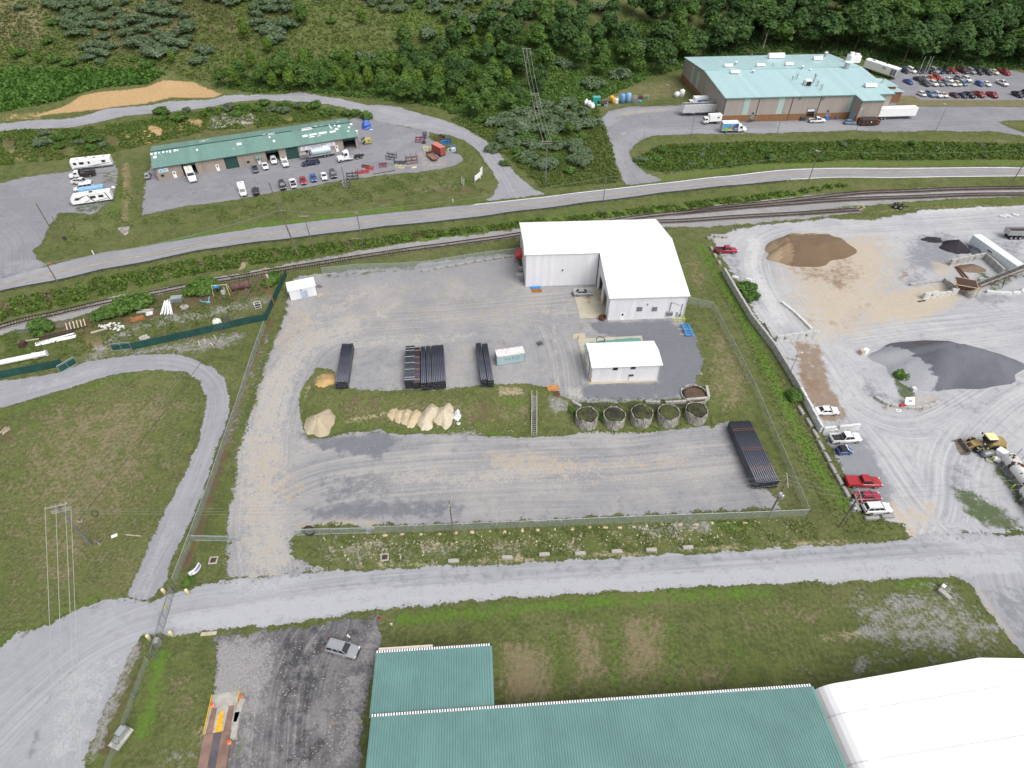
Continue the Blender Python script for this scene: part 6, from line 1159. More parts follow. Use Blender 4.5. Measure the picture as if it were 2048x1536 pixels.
def pipe_stack(label,far,near,n,layers,dia,straps=None,group="stacks of black pipe",gapafter=None,shift=0.0,mat=None,slump=False):
 zt=dia*(layers-.5)
 pts=[]
 for px,py in(far,near):
  z=2.0
  for _ in range(25):
   x,y=P(px,py,z+zt);z+=.7*(h(x,y)+.1-z)
  pts.append((x,y))
 (ax,ay),(bx,by)=pts;L=math.dist(*pts);rz=heading((bx,by),(ax,ay));cx,cy=(ax+bx)/2,(ay+by)/2
 zb=max(h(ax,ay),h(bx,by),h(cx,cy))+.12
 r=thing("pipe_stack",label,"pipes",(cx,cy,zb),rz,group)
 me=pipe_mesh(L,dia/2*.97)
 if mat:me.materials[0]=mat
 gap=(gapafter or{})
 W_=n*dia+sum(gap.values());off=-W_/2
 ys=[];y=off+dia/2
 for i in range(n):ys.append(y);y+=dia+gap.get(i,0)
 for j in range(layers):
  for i in range(n):
   if slump and j==layers-1 and i>=n-slump:continue
   if 0<j<layers-2 and 1<i<n-2 and False:continue
   o=link("pipe",me,None,r);o.location=(random.uniform(-.07,.07)+shift*(i>=n/2),ys[i],dia*(j+.5))
 for f in(-.33,.33):part("timber_bearer",MB().box((L*f,0,-.08),(.15,W_,.14)),M['paleswood'],r)
 if straps:
  for f in straps[1]:
   part("strap",MB().b2(L*f-.04,L*f+.04,-W_/2-.02,W_/2+.02,layers*dia+.0,layers*dia+.02),straps[0],r)
 return r
strap_o=paint("strap_orange",(.24,.10,.06),.7);strap_w=paint("strap_pale",(.62,.60,.58),.7);strap_y=paint("strap_yellow",(.55,.40,.08),.7)
pipe_stack("leftmost stack of long black pipes beside the orange dirt patch",(695,688),(683,767),8,6,.31,slump=0)
pipe_stack("wide middle stack of black pipes near the grass bank",(864,692),(867,768),14,6,.34,gapafter={7:.08,10:.12})
wrapm=paint("wrapped_pipe",(.075,.06,.085),.5,var=.25,scale=.8);wrap2=paint("wrapped_pipe_dark",(.05,.06,.075),.5,var=.3,scale=.8)
pipe_stack("strapped bundle of small dark pipes left of the wide stack, higher one",(820.5,692),(819.5,765),12,12,.17,(strap_w,(-.46,-.40,-.18,0,.18,.36,.44)),"strapped pipe bundles",mat=wrap2)
pipe_stack("strapped bundle of small purplish pipes touching the wide stack",(832.5,695),(833,768),8,9,.19,(strap_y,(-.42,-.14,.03,.2,.40)),"strapped pipe bundles",mat=wrapm)
pipe_stack("narrow slanting stack of black pipes beside the pale container",(963,688),(975,765),8,6,.31,gapafter={3:.12},shift=.35)
pipe_stack("big stack of strapped black pipes in the yard's lower right corner",(1479,843),(1534,967),11,5,.385,(strap_o,(-.31,-.28,0.0,.03,.33,.36)))
# ------------------------------------------------------------------ container, stairs, tubs
a,b=G(995.5,732),G(1047,724)
r=thing("shipping_container","pale blue shipping container with rust-eaten white roof","container",((a.x+b.x)/2-.15,(a.y+b.y)/2+1.15,a.z+.1),heading(a,b))
cw=ribbed("container_side",(.36,.47,.50),.28,'X',.55,.03,stain=(.22,.28,.28),stain_amt=.3)
part("body",MB().box((0,0,1.25),(6.0,2.35,2.3)),cw,r)
rf=MB()
for k in range(19):rf.b2(-2.9+k*.31,-2.74+k*.31,-1.15,1.15,2.42,2.46)
part("roof_panel",MB().box((0,0,2.41),(6.06,2.4,.05)),paint("rusty_white_roof",(.62,.58,.57),.7,var=.15,scale=1.0,wear=(.22,.10,.05),wear_amt=.17),r)
part("roof_corrugation",rf,paint("rusty_white_roof_rib",(.68,.65,.64),.7,var=.12,scale=1.2,wear=(.24,.12,.06),wear_amt=.16),r)
for x in(-3,3):
 for y in(-1.17,1.17):part("corner_post",MB().box((x,y,1.25),(.16,.16,2.5)),paint("container_post",(.28,.38,.40),.6),r)
for s in(-1,1):part("end_door",MB().box((-3.05,s*.58,1.25),(.06,1.1,2.2)),cw,r)
# faded lettering on the container's side
tg=paint("faded_green_print",(.12,.28,.25),.7,var=.2)
mb=MB()
for k,pts in enumerate(([(0,.9),(.45,.9),(.3,.55),(.3,.2)],[(.6,.2),(.9,.9),(1.1,.2)],[(1.3,.9),(1.3,.2),(1.65,.2)],[(1.85,.2),(1.85,.9),(2.2,.7),(1.85,.5)],[(2.4,.9),(2.4,.2),(2.75,.2),(2.75,.9)],[(2.95,.9),(3.4,.9),(3.2,.55),(3.2,.2)])):
 for p,q in zip(pts,pts[1:]):mb.beam((-1.6+p[0],-1.19,.9+p[1]),(-1.6+q[0],-1.19,.9+q[1]),.12,.02)
tag(part("lettering",mb,tg,r),kind="stuff")
p0,p1=G(1068.5,789),G(1068,872)
r=thing("outdoor_stairs","steel stairs with yellow handrails running down the grass bank","stairs",(0,0,0))
d=Vector((p1.x-p0.x,p1.y-p0.y,0));Ls=d.length;d.normalize();nn=Vector((-d.y,d.x,0));zt,zb=p0.z+.1,p1.z+.1
def sp(u,s,dz=0.0):
 z=zt if u<.45*Ls else zt+(zb-zt)*(u-.45*Ls)/(.55*Ls);q=Vector((p0.x,p0.y,0))+d*u+nn*s;return Vector((q.x,q.y,z+dz))
part("walkway",MB().add([sp(0,-.5),sp(0,.5),sp(.45*Ls,.5),sp(.45*Ls,-.5)]+[sp(0,-.5,-.1),sp(0,.5,-.1),sp(.45*Ls,.5,-.1),sp(.45*Ls,-.5,-.1)],[(0,1,2,3),(7,6,5,4),(0,4,5,1),(2,6,7,3),(1,5,6,2),(0,3,7,4)]),M['steel'],r)
for k in range(13):
 u=.45*Ls+(k+.5)*.55*Ls/13;q=sp(u,0);part("tread",MB().box(tuple(q),(.9,.30,.05),math.atan2(nn.y,nn.x)),M['steel'],r)
for s in(-.5,.5):
 part("stringer",MB().beam(sp(.45*Ls,s,-.1),sp(Ls,s,-.1),.08,.25),M['steel'],r)
 part("handrail",MB().tube([sp(0,s,1.05),sp(.45*Ls,s,1.05),sp(Ls,s,1.0)],.05),M['paleyellow'],r);part("mid_rail",MB().tube([sp(0,s,.55),sp(.45*Ls,s,.55),sp(Ls,s,.5)],.03),M['paleyellow'],r)
 for u in(0,.22,.45,.72,1.0):part("post",MB().cyl(sp(u*Ls,s,-.4),sp(u*Ls,s,1.05),.04,n=6),M['paleyellow'],r)
def noisy(x,y,s):return math.sin(x*2.1*s+1.3)*math.cos(y*1.7*s+.4)+.5*math.sin(x*4.7*s+y*3.1*s)
conw=newmat("stained_tank_wall")
def tubmat():
 m,nt,b=conw;n=N(nt);v=n.obj();sx=n.node("ShaderNodeSeparateXYZ");n.put(sx.inputs[0],v)
 ang=n.math('ARCTAN2',sx.outputs[1],sx.outputs[0])
 st=n.noise(n.comb(n.math('MULTIPLY',ang,5.0),n.math('MULTIPLY',sx.outputs[2],.35)),1.6,5,.7)
 c=n.mix(n.step(st,.42,.62),(.34,.32,.29),(.085,.08,.075));c=n.mix(n.step(n.noise(v,1.2,4),.5,.75),c,(.44,.42,.38))
 n.put(b.inputs["Base Color"],c);b.inputs["Roughness"].default_value=.95;n.put(b.inputs["Normal"],n.bump(st,.05));return m
TW=tubmat()
soilm=grassmat("tub_soil",(.075,.085,.03),(.11,.10,.06),(.07,.10,.025),(.035,.032,.03))
for i,(px,py)in enumerate(((1174,862),(1229,862),(1284,858),(1338,857),(1394,852))):
 g=G(px,py);c=Vector((g.x,g.y+2.1,h(g.x,g.y)-.2));Rr=2.15;top=2.9+[.0,.05,.1,.05,.0][i]
 o=thing("concrete_tub","%s round concrete tub of the five at the bank's foot"%("leftmost","second from left","middle","second from right","rightmost")[i],"tank",c,random.random()*6,"five weedy concrete tubs")
 n=28;prof_o,secs=[],[]
 rnd=random.Random(40+i);lip=[top-.25+.18*math.sin(k*.9+i)+.12*rnd.uniform(-1,1)for k in range(n)]
 secs=[[(Rr*1.02*math.cos(2*math.pi*k/n),Rr*1.02*math.sin(2*math.pi*k/n),-.8)for k in range(n)],[(Rr*math.cos(2*math.pi*k/n),Rr*math.sin(2*math.pi*k/n),lip[k])for k in range(n)],[((Rr-.16)*math.cos(2*math.pi*k/n),(Rr-.16)*math.sin(2*math.pi*k/n),lip[k]-.02)for k in range(n)],[((Rr-.18)*math.cos(2*math.pi*k/n),(Rr-.18)*math.sin(2*math.pi*k/n),top-1.2)for k in range(n)]]
 part("wall",MB().loft(secs,cap=False),TW,o)
 me=MB();rings=[]
 for q in range(7):
  rr=(Rr-.17)*(1-q/6.6);rings.append([(rr*math.cos(2*math.pi*k/n),rr*math.sin(2*math.pi*k/n),top-.34+.40*math.sin(q/6*1.5)+.05*noisy(rr*math.cos(k),rr*math.sin(k)+i,1.2))for k in range(n)])
 part("soil_fill",me.loft(rings,cap=True),soilm,o,True)
g=G(1388,790);o=thing("sunken_tank","sunken round tank ring filled with rusty soil above the rightmost tub","tank",(g.x,g.y,h(g.x,g.y)+.1))
part("rim",MB().lathe((0,0,0),[(2.75,-1.2),(2.75,.35),(2.5,.35),(2.5,-.6)],30),TW,o);part("fill",MB().lathe((0,0,0),[(2.5,.1),(1.6,.16),(.8,.24),(.02,.28)],24),gravelmat("rusty_fill",(.05,.042,.04),(.20,.12,.06),(.03,.028,.028)),o,True)
cw2=[G(1412,775),G(1416,800),G(1412,818)]
part("corner_wall",MB().beam(cw2[0]-o.location+Vector((0,0,.1)),cw2[1]-o.location+Vector((0,0,.4)),.5,1.2).beam(cw2[1]-o.location+Vector((0,0,.3)),Vector((G(1372,803)-o.location))+Vector((0,0,.2)),.5,1.0),M['concrete'],o)
for i,(pa,pb)in enumerate((((1144,806),(1162,816)),((1330,808),(1372,806)),((1290,806),(1320,808)))):
 solid("broken_wall",MB().beam((0,0,.2),G(*pb)-G(*pa)+Vector((0,0,.25)),.5,.9),M['oldconcrete'],"broken pale concrete wall %s"%("beside the leftmost tub","between sunken tank and tubs","behind the middle of the tubs")[i],"wall",G(*pa))
def heap(name,label,cat,c,rx,ry,hgt,mat,rz=0.0,flat=0.0,seed=0,ridge=None,paints=None,n=44,rough=.12,group=None):
 """loose material tipped on the ground; its foot follows the land"""
 rnd=random.Random(seed);ph=[rnd.uniform(0,6.3)for _ in range(6)];rings=14
 vs,fs=[],[];ca,sa=math.cos(rz),math.sin(rz);zb=h(c[0],c[1])
 for q in range(rings+1):
  t=1-q/rings
  for k in range(n):
   a=2*math.pi*k/n;e=1+.10*math.sin(3*a+ph[0])+.07*math.sin(5*a+ph[1])+.04*math.sin(9*a+ph[2])
   x,y=rx*t*math.cos(a)*e,ry*t*math.sin(a)*e;X,Y=c[0]+x*ca-y*sa,c[1]+x*sa+y*ca
   s=max(0.0,min(1.0,(1-t)/(1-flat)if flat<1 else 1));zz=hgt*(s if flat==0 else s**.9)
   zz*=1+.0*t;zz+=rough*math.sin(X*1.3+ph[3])*math.cos(Y*1.1+ph[4])*min(1,(1-t)*4)+rough*.5*rnd.uniform(-1,1)*min(1,(1-t)*5)
   if ridge:zz*=1-ridge*(x/rx)*.5
   vs.append((X,Y,h(X,Y)-.05+zz+(0 if q else-.15)))
 for q in range(rings):
  for k in range(n):fs.append((q*n+k,q*n+(k+1)%n,(q+1)*n+(k+1)%n,(q+1)*n+k))
 fs.append(tuple(range(rings*n,(rings+1)*n)))
 vs=[(x-c[0],y-c[1],z-zb)for x,y,z in vs]
 mb=MB().add(vs,fs);me=mb.mesh(name,True);o=link(name,me,mat,None,(c[0],c[1],zb));tag(o,label,cat,group)
 if paints:
  xy=np.array([(v[0]+c[0],v[1]+c[1])for v in vs]);zz=np.array([v[2]for v in vs])
  for at,fn in paints.items():
   arr=np.array([fn(x-c[0],y-c[1],z)for(x,y),z in zip(xy,zz)],np.float32);q=me.attributes.new(at,'FLOAT','POINT');q.data.foreach_set("value",arr)
 return o
def W2(px,py):g=G(px,py);return(g.x,g.y)
c=W2(1617,512);heap("sand_heap","long flat-topped brown sand heap in the concrete plant","sand heap",(c[0],c[1]+1.5),12.5,6.5,4.2,M['sandpile'],R(8),.55,3,None,{'dark':lambda x,y,z:.9 if(x>-6 and y<2.5)else(.15 if y<3.5 else 0.0),'dust':lambda x,y,z:.75 if y>3.6 or x<-8 else 0.0})
c=W2(1888,732);heap("stone_heap","huge blue-grey crushed stone heap in the concrete plant","stone heap",(c[0],c[1]),15.5,7.6,5.4,M['bluepile'],R(-3),.18,8,None,{'dust':lambda x,y,z:.9 if x<-7.5-.35*y else 0.0,'tan':lambda x,y,z:.9 if(y>2.6-.12*abs(x-2)and-6<x<9 and z>1.6)else 0.0},rough=.10)
c=W2(1908,496);heap("grit_heap","conical black grit heap beside the white storage trailer","grit heap",c,3.7,3.6,2.7,M['blackpile'],0,0,5,rough=.05)
c=W2(1865,480);heap("grit_heap","low dark grit heap left of the conical black heap","grit heap",c,3.2,1.8,.7,M['blackpile'],0,.2,6,rough=.05)
c=W2(1955,505);heap("stone_heap","small grey stone heap against the bin wall end","stone heap",c,2.6,3.0,1.2,M['bluepile'],0,.2,7,rough=.05)
c=W2(1942,538);heap("dirt_heap","reddish dirt heap inside the concrete block bin","dirt heap",c,3.6,2.2,1.3,gravelmat("heap_brown_dirt",(.16,.115,.085),(.26,.2,.15),(.10,.07,.055)),0,.1,9)
c=W2(639,855);heap("dirt_heap","tall pale clay mound at the bank's left corner","dirt heap",(c[0],c[1]+.8),3.0,3.4,2.2,gravelmat("mound_clay",(.36,.30,.21),(.46,.40,.29),(.22,.185,.125),grain=(.6,1.4)),R(-30),.15,12,rough=.2)
c=W2(652,765);heap("dirt_heap","orange clay heap beside the leftmost pipe stack","dirt heap",c,2.6,1.5,.9,gravelmat("heap_orange_clay",(.46,.31,.14),(.56,.45,.28),(.33,.17,.06),grain=(.6,1.4)),R(15),.1,13,rough=.12)
DG="pale clay tips along the grass bank"
for i,(px,py,rx,ry,hh,col)in enumerate(((786,830,1.2,1.9,.6,0),(798,832,1.3,2.0,.8,0),(812,834,1.3,2.3,1.0,0),(827,838,1.5,2.5,1.1,0),(852,842,1.7,2.8,1.5,1),(866,826,2.1,2.0,1.6,1),(889,833,2.2,3.1,1.8,1))):
 c=W2(px,py);heap("dirt_heap","%s clay tip from the left in the row on the grass bank"%nth(i),"dirt heap",c,rx,ry,hh,M['dirtpile']if col==0 else gravelmat("heap_cream_dirt_%d"%i,(.50,.44,.33),(.58,.53,.42),(.30,.25,.17),grain=(.6,1.35)),R(random.uniform(-15,15)),.1,20+i,rough=.14,group=DG)
for i,(px,py,rx,ry,hh)in enumerate(((914,832,.9,1.7,.7),(918,848,.7,.6,.35))):
 heap("white_spill",("tall white lime spill right of the clay tips","small white lime lump below the lime spill")[i],"lime heap",W2(px,py),rx,ry,hh,gravelmat("white_lime_%d"%i,(.62,.66,.70),(.75,.78,.80),(.40,.42,.45)),0,.1,30+i,rough=.1)
def rocks(name,label,poly_px,n,smin,smax,mat,cat="rocks"):
 w=WPT(poly_px);a=np.array(w);lo,hi=a.min(0),a.max(0);pts=[]
 while len(pts)<n:
  q=RNG.uniform(lo,hi,(n,2));q=q[inside(q,w)];pts+=q.tolist()
 mb=MB();rnd=random.Random(3)
 for x,y in pts[:n]:
  s=rnd.uniform(smin,smax);vs=[];ph=rnd.uniform(0,6)
  for zz,k in((-.3,.8),(.25,1.0),(.6,.55)):
   for q in range(5):t=ph+q*1.257;e=rnd.uniform(.75,1.2);vs.append((x+s*k*e*math.cos(t),y+s*k*e*math.sin(t),h(x,y)+s*zz+.05))
  mb.add(vs,[(0,1,6,5),(1,2,7,6),(2,3,8,7),(3,4,9,8),(4,0,5,9),(5,6,11,10),(6,7,12,11),(7,8,13,12),(8,9,14,13),(9,5,10,14),(10,11,12,13,14)])
 o=link(name,mb.mesh(name),mat);tag(o,label,cat,kind="stuff");return o
rocks("riprap","grey riprap stones on the slope behind the workshop",[(414,252),(424,233),(445,228),(480,232),(505,228),(518,240),(505,248),(470,250),(440,258),(420,258)],800,.18,.42,M['rock'])
rocks("riprap","grey riprap stones at the ditch outlet",[(236,457),(250,455),(258,454),(256,466),(252,472),(244,466)],130,.15,.32,M['rock'])
rocks("loose_stones","pale stones scattered on the grass bank",[(610,790),(700,850),(800,860),(1000,865),(1120,860),(1120,800),(900,850),(700,800)],260,.05,.15,M['limestone'])
rocks("loose_stones","pale stone clods in the strip by the access road",[(640,1075),(1000,1060),(1560,1040),(1620,1060),(1400,1085),(1000,1105),(700,1125)],200,.05,.17,M['limestone'])
rocks("loose_stones","loose stones along the cinder lot",[(440,1290),(740,1240),(740,1400),(700,1530),(450,1530)],700,.04,.11,M['rock'])
rocks("loose_stones","loose stones over the lower gravel yard",[(480,860),(1450,880),(1550,1000),(640,1040),(480,1100)],900,.04,.09,M['rock'])
for i,px in enumerate((770,805,842,878,912,945,980,1010,1045,1075,1110,1145,1180,1210,1240,1268,1294,1325,1360,1393,1425,1456,1490)):
 c=W2(px,1070-(px-770)*.036+random.uniform(-2,2))
 heap("dirt_clump","%s little clay spoil heap from the left along the yard fence"%nth(i),"dirt heap",c,random.uniform(.3,.6),random.uniform(.3,.5),.16,M['dirtpile'],0,.1,60+i,n=10,rough=.05,group="clay spoil heaps along the yard fence")
BM={}
def block_mesh(L,W_,H_):
 k=(L,W_,H_)
 if k not in BM:BM[k]=cbox(MB(),(0,0,H_/2),(L-.03,W_-.02,H_-.015),.05,.05).mesh("block");BM[k].materials.append(M['blockwall'])
 return BM[k]
def block_wall(label,px,courses,L=1.8,W_=.6,H_=.6,mat=None,ragged=0.0,cat="wall"):
 w=[G(*p)for p in px];r=thing("block_wall",label,cat,w[0]);me=block_mesh(L,W_,H_)
 if mat:me=me.copy();me.materials[0]=mat
 for a,b in zip(w,w[1:]):
  d=Vector((b.x-a.x,b.y-a.y));Ln=d.length;n=max(1,round(Ln/L));rz=math.atan2(d.y,d.x);st=Ln/n
  for i in range(n):
   for c in range(courses):
    if ragged and c==courses-1 and random.random()<ragged:continue
    t=(i+.5+(.25 if c%2 else-.0)*(0<i<n-1))/n;x,y=a.x+d.x*t,a.y+d.y*t
    o=link("block",me,None,r);o.location=(x-w[0].x+random.uniform(-.03,.03),y-w[0].y+random.uniform(-.03,.03),h(x,y)-w[0].z+c*H_-.02);o.rotation_euler=(0,0,rz+random.uniform(-.02,.02));o.scale=(st/L,1,1)
 return r
whitec=paint("whitewashed_block",(.56,.57,.56),.9,var=.15,scale=1.2,wear=(.3,.3,.29),wear_amt=.06)
block_wall("long stained block wall between grass ditch and concrete plant",[(1446,547),(1472,592),(1502,642),(1548,702),(1576,748),(1598,786)],3,ragged=.1)
block_wall("smooth white bin wall facing the grass ditch",[(1598,786),(1620,828),(1640,866)],2,2.4,.5,.9,whitec)
block_wall("smooth white end wall above the white pickup",[(1643,866),(1716,858)],2,2.4,.5,.8,whitec)
block_wall("tall end wall of the grey gravel bin",[(1550,684),(1592,678),(1635,673)],3,mat=paint("pale_block",(.44,.45,.44),.9,var=.2,scale=1.2,wear=(.16,.16,.16),wear_amt=.1))
block_wall("low pale block row on the gravel bin's right side",[(1562,606),(1590,628),(1622,660)],1,ragged=.0,mat=whitec)
block_wall("short block row inside the gravel bin's left wall",[(1530,648),(1547,680)],1)
block_wall("low cross wall of blocks in the bin below the light pole",[(1567,716),(1600,722)],1)
block_wall("ragged block wall dividing the aggregate bins",[(1897,531),(1930,524),(1966,517)],3,ragged=.1)
block_wall("back wall of the open dirt bin",[(1966,517),(1984,533),(2002,550)],3)
block_wall("short front wall of the open dirt bin",[(2002,552),(1954,565)],2,ragged=.3)
block_wall("low block wall on the far side of the sand ramp",[(1818,571),(1885,563)],1)
block_wall("end wall of the sand ramp at the hopper",[(1886,563),(1908,584)],2)
block_wall("stepped pale block wall on the near side of the sand ramp",[(1843,598),(1912,588)],3,mat=paint("pale_block_b",(.50,.50,.48),.9,var=.2,scale=1.2,wear=(.2,.2,.2),wear_amt=.08),ragged=.3)
r=thing("block_barrier","curved barrier of rough stone blocks at the plant island's tip","barrier",G(1749,796));o0=r.location.copy()
bp=smooth_line([tuple(G(*p))for p in((1749,796),(1772,811),(1800,816),(1832,819),(1864,813),(1878,805))],2);acc=0
for a,b in zip(bp,bp[1:]):
 pass
tot=0;nxt=.8
for a,b in zip(bp,bp[1:]):
 Ls_=math.dist(a[:2],b[:2])
 while nxt<=tot+Ls_:
  t=(nxt-tot)/Ls_;x,y=a[0]+(b[0]-a[0])*t,a[1]+(b[1]-a[1])*t
  o=link("block",block_mesh(1.5,.7,.7),None,r);o.location=(x-o0.x,y-o0.y,h(x,y)-o0.z);o.rotation_euler[2]=math.atan2(b[1]-a[1],b[0]-a[0]);nxt+=1.52
 tot+=Ls_
def kerb_block(label,px,py,dx,dy,L=2.0,W_=.6,H_=.55,group=None,mat=None):
 a,b=G(px-dx,py-dy),G(px+dx,py+dy);g=G(px,py)
 me=cbox(MB(),(0,0,H_/2-.03),(L,W_,H_),.07,.08).mesh("concrete_block")
 o=link("concrete_block",me,mat or M['oldconcrete'],None,(g.x,g.y,g.z),heading(a,b));return tag(o,label,"block",group)
for i,(px,py)in enumerate(((907,1123),(1014,1116),(1088.5,1110),(1160,1108),(1233,1104),(1302,1101),(1375,1096))):
 kerb_block("%s concrete block from the left along the access road verge"%nth(i),px,py,10,-.5+random.uniform(-.3,.3),1.75,.6,.5,"concrete blocks along the access road verge",M['concrete'])
for i,(px,py)in enumerate(((850,543),(877,538),(900,534),(919.5,531),(938,528),(956.5,524),(976,521),(994,518),(1016.5,515))):
 kerb_block("%s concrete block from the left along the yard's back fence"%nth(i),px,py,10,-1.6,2.0,.6,.6,"concrete blocks along the back fence")
for i,(px,py)in enumerate(((1601,823),(1617.5,847),(1630,870),(1641,893),(1653,916),(1664.5,939),(1677,961),(1691,986),(1711,1013))):
 kerb_block("%s concrete block from the top along the plant's car park"%nth(i),px,py,4.6,8.4,2.3,.65,.6,"concrete blocks along the car park")
kerb_block("concrete block in front of the white suv, left one",1741,1038,10,-.5,2.2);kerb_block("concrete block in front of the white suv, right one",1774,1034,10,-.6,2.2)
for i,(px,py)in enumerate(((1419,478),(1433,474.5),(1449,476))):kerb_block("%s of three loose concrete blocks behind the red pickup"%("leftmost","middle one","rightmost")[i],px,py,10,-1,1.7,.7,.7)
for i,(px,py)in enumerate(((1423,499),(1430,513),(1438,527))):kerb_block("%s stone block in the short line above the long block wall"%("top","middle","bottom")[i],px,py,4,7,1.7,.7,.6)
for i,(px,py)in enumerate(((1470,556),(1497,560),(1500,567),(1503,598))):kerb_block("%s pale slab by the bush in the gravel bin"%nth(i),px,py,8,2,1.6,.8,.5,mat=whitec)
for i,(px,py)in enumerate(((1980,586),(1997,587.5),(2013,588.5),(2031,587.5),(2045,583))):kerb_block("%s white concrete block from the left under the conveyor"%nth(i),px,py,8,(.6,.6,.6,-.6,-6)[i],2.1,.7,.7,"white blocks under the conveyor",whitec)
kerb_block("upper of two long concrete blocks beside the truck scale",480,1424,-3.2,9,3.0,.8,.8,mat=M['concrete']);kerb_block("lower of two long concrete blocks beside the truck scale",474,1453,-1.6,9,3.2,.8,.8,mat=M['concrete'])
kerb_block("ribbed concrete block on the bare ground by the bottom right lawn",1887,1190,7,6,1.9,.8,.6,mat=M['concrete'])
b_=G(1884,1176);solid("white_box",MB().box((0,0,.35),(.6,.5,.7)),M['white'],"small white box behind the ribbed concrete block","box",b_,.6)
# ------------------------------------------------------------------ fences
def fence(label,px,H_=1.9,step=3.0,mat=None,name="chain_link_fence",rail=True,post=None,offz=0.0,group=None,fabric="mesh_panel",mid=False):
 w=[G(*p)for p in px];r=thing(name,label,"fence",w[0],0,group);o0=w[0];post=post or M['galv'];pts=[]
 for a,b in zip(w,w[1:]):
  n=max(1,round((b-a).length/step))
  for i in range(n):x,y=a.x+(b.x-a.x)*i/n,a.y+(b.y-a.y)*i/n;pts.append(Vector((x,y,h(x,y)))-o0)
 pts.append(w[-1]-o0);up=Vector((0,0,1))
 me=MB().cyl((0,0,-.2),(0,0,H_+.05),.045,n=6).mesh("post");me.materials.append(post)
 for p in pts:link("post",me,None,r,p)
 for a,b in zip(pts,pts[1:]):
  part(fabric,MB().quad(a+up*.05,b+up*.05,b+up*H_,a+up*H_),mat or M['chain'],r)
  if rail:part("top_rail",MB().cyl(a+up*H_,b+up*H_,.04,n=5),post,r)
  if mid:part("mid_rail",MB().cyl(a+up*.15,b+up*.15,.035,n=5),post,r)
 return r
fence("galvanised chain-link fence along the yard's road side",[(745,1067),(1024,1056),(1300,1044),(1500,1037),(1613,1032)])
fence("galvanised chain-link fence down the yard's right side",[(1372,607),(1422,617),(1508,785),(1560,905),(1613,1032)])
fence("chain-link fence behind the yard along the railway",[(645,548),(719,541),(790,539),(842,536),(867,533),(950,519),(1038,508)])
fence("chain-link fence down the yard's left side",[(531,655),(495,760),(455,880),(420,985),(385,1080),(352,1168)],1.8)
fence("thin wire fence running down the bottom left verge",[(297,1322),(270,1395),(243,1470),(215,1545)],1.3,3.5,rail=False)
scr=paint("green_screen_fabric",(.012,.062,.052),.8,var=.25,scale=.5)
fence("dark green screened fence across the scrap strip",[(533,641),(496,648),(440,661),(365,678),(266,700)],1.9,3.0,scr,"screened_fence",True,M['dksteel'],fabric="screen")
fence("dark green screened fence rising beside the white shed",[(533,641),(552,600),(574,552)],1.9,3.0,scr,"screened_fence",True,M['dksteel'],fabric="screen")
fence("dark green screened fence at the left edge below the white pipe",[(128,732),(60,746),(0,757),(-60,768)],1.9,3.0,scr,"screened_fence",True,M['dksteel'],fabric="screen")
def gate(label,pa,pb,H_=1.7,fab=None,fm=None,name="gate",bars=2):
 a,b=G(*pa),G(*pb);L=math.dist(a[:2],b[:2]);r=thing(name,label,"gate",a,heading(a,b));fm=fm or M['galv']
 dz=b.z-a.z
 part("frame",MB().tube([(0,0,.1),(L,0,.1+dz),(L,0,H_+dz),(0,0,H_),(0,0,.1)],.05),fm,r)
 for k in range(1,bars+1):part("bar",MB().cyl((L*k/(bars+1),0,.1+dz*k/(bars+1)),(L*k/(bars+1),0,H_+dz*k/(bars+1)),.035,n=6),fm,r)
 part("mid_rail",MB().cyl((0,0,H_*.85),(L,0,H_*.85+dz),.03,n=6),fm,r)
 if fab:part("infill",MB().quad((0,0,.1),(L,0,.1+dz),(L,0,H_+dz),(0,0,H_)),fab,r)
 return r
g1=gate("galvanised yard gate, closed leaf with old tyre hung on it",(594,1071),(662,1068),1.7,M['chain'])
gate("galvanised yard gate's long right leaf before the chain-link",(664,1068),(744,1066),1.6,M['chain'],bars=3)
gate("open yard gate leaf on the left side of the entrance",(388,1081),(482,1083),1.5,M['chain'],bars=1)
tq=G(621,1066);solid("tyre",MB().torus((0,0,0),.85,.18,Matrix.Rotation(R(72),3,'X'),20,6),M['tyre'],"old tyre hanging flat on the closed yard gate","tyre",tq+Vector((0,-.12,.85)))
gate("green screened gate leaf at the right end of the screened fence",(226,702),(264,698),1.9,scr,bars=1);gate("open green screened gate leaf by the left screened fence",(155,727),(122,746),1.9,scr,bars=1)
# sliding gate across the road at bottom left
a,b=G(349,1186),G(322,1278);c_=G(304,1318);rz=heading(a,b);L1=math.dist(a[:2],b[:2]);L2=math.dist(a[:2],c_[:2])
r=thing("sliding_gate","grey cantilever sliding gate drawn across the access road","gate",a,rz)
part("frame",MB().tube([(0,0,.15),(L2,0,.15),(L2,0,1.9),(0,0,1.9),(0,0,.15)],.05),M['steel'],r);part("top_beam",MB().beam((0,0,1.95),(L2,0,1.95),.1),M['steel'],r)
for k in range(1,7):part("bar",MB().cyl((L2*k/7,0,.15),(L2*k/7,0,1.9),.035,n=6),M['steel'],r)
part("infill",MB().quad((0,0,.15),(L1,0,.15),(L1,0,1.9),(0,0,1.9)),M['chain'],r);part("yellow_notice",MB().box((L1*.42,.03,1.4),(.6,.03,.45)),M['yellow'],r)
for f in(.25,.5,.7):part("white_plate",MB().box((L1*f,-.06,1.85),(.5,.03,.18)),M['white'],r)
for x in(L1+.2,L1+1.6,L2):
 for s in(-.5,.45):part("guide_post",MB().cyl((x,s,-.3),(x,s,2.2),.06),M['steel'],r)
part("operator_box",MB().box((L1+.8,.0,.75),(.9,.6,1.3)),M['galv'],r);part("latch_post",MB().cyl((-.2,.3,-.2),(-.2,.3,2.2),.06).cyl((-.2,-.3,-.2),(-.2,-.3,2.2),.06),M['steel'],r)
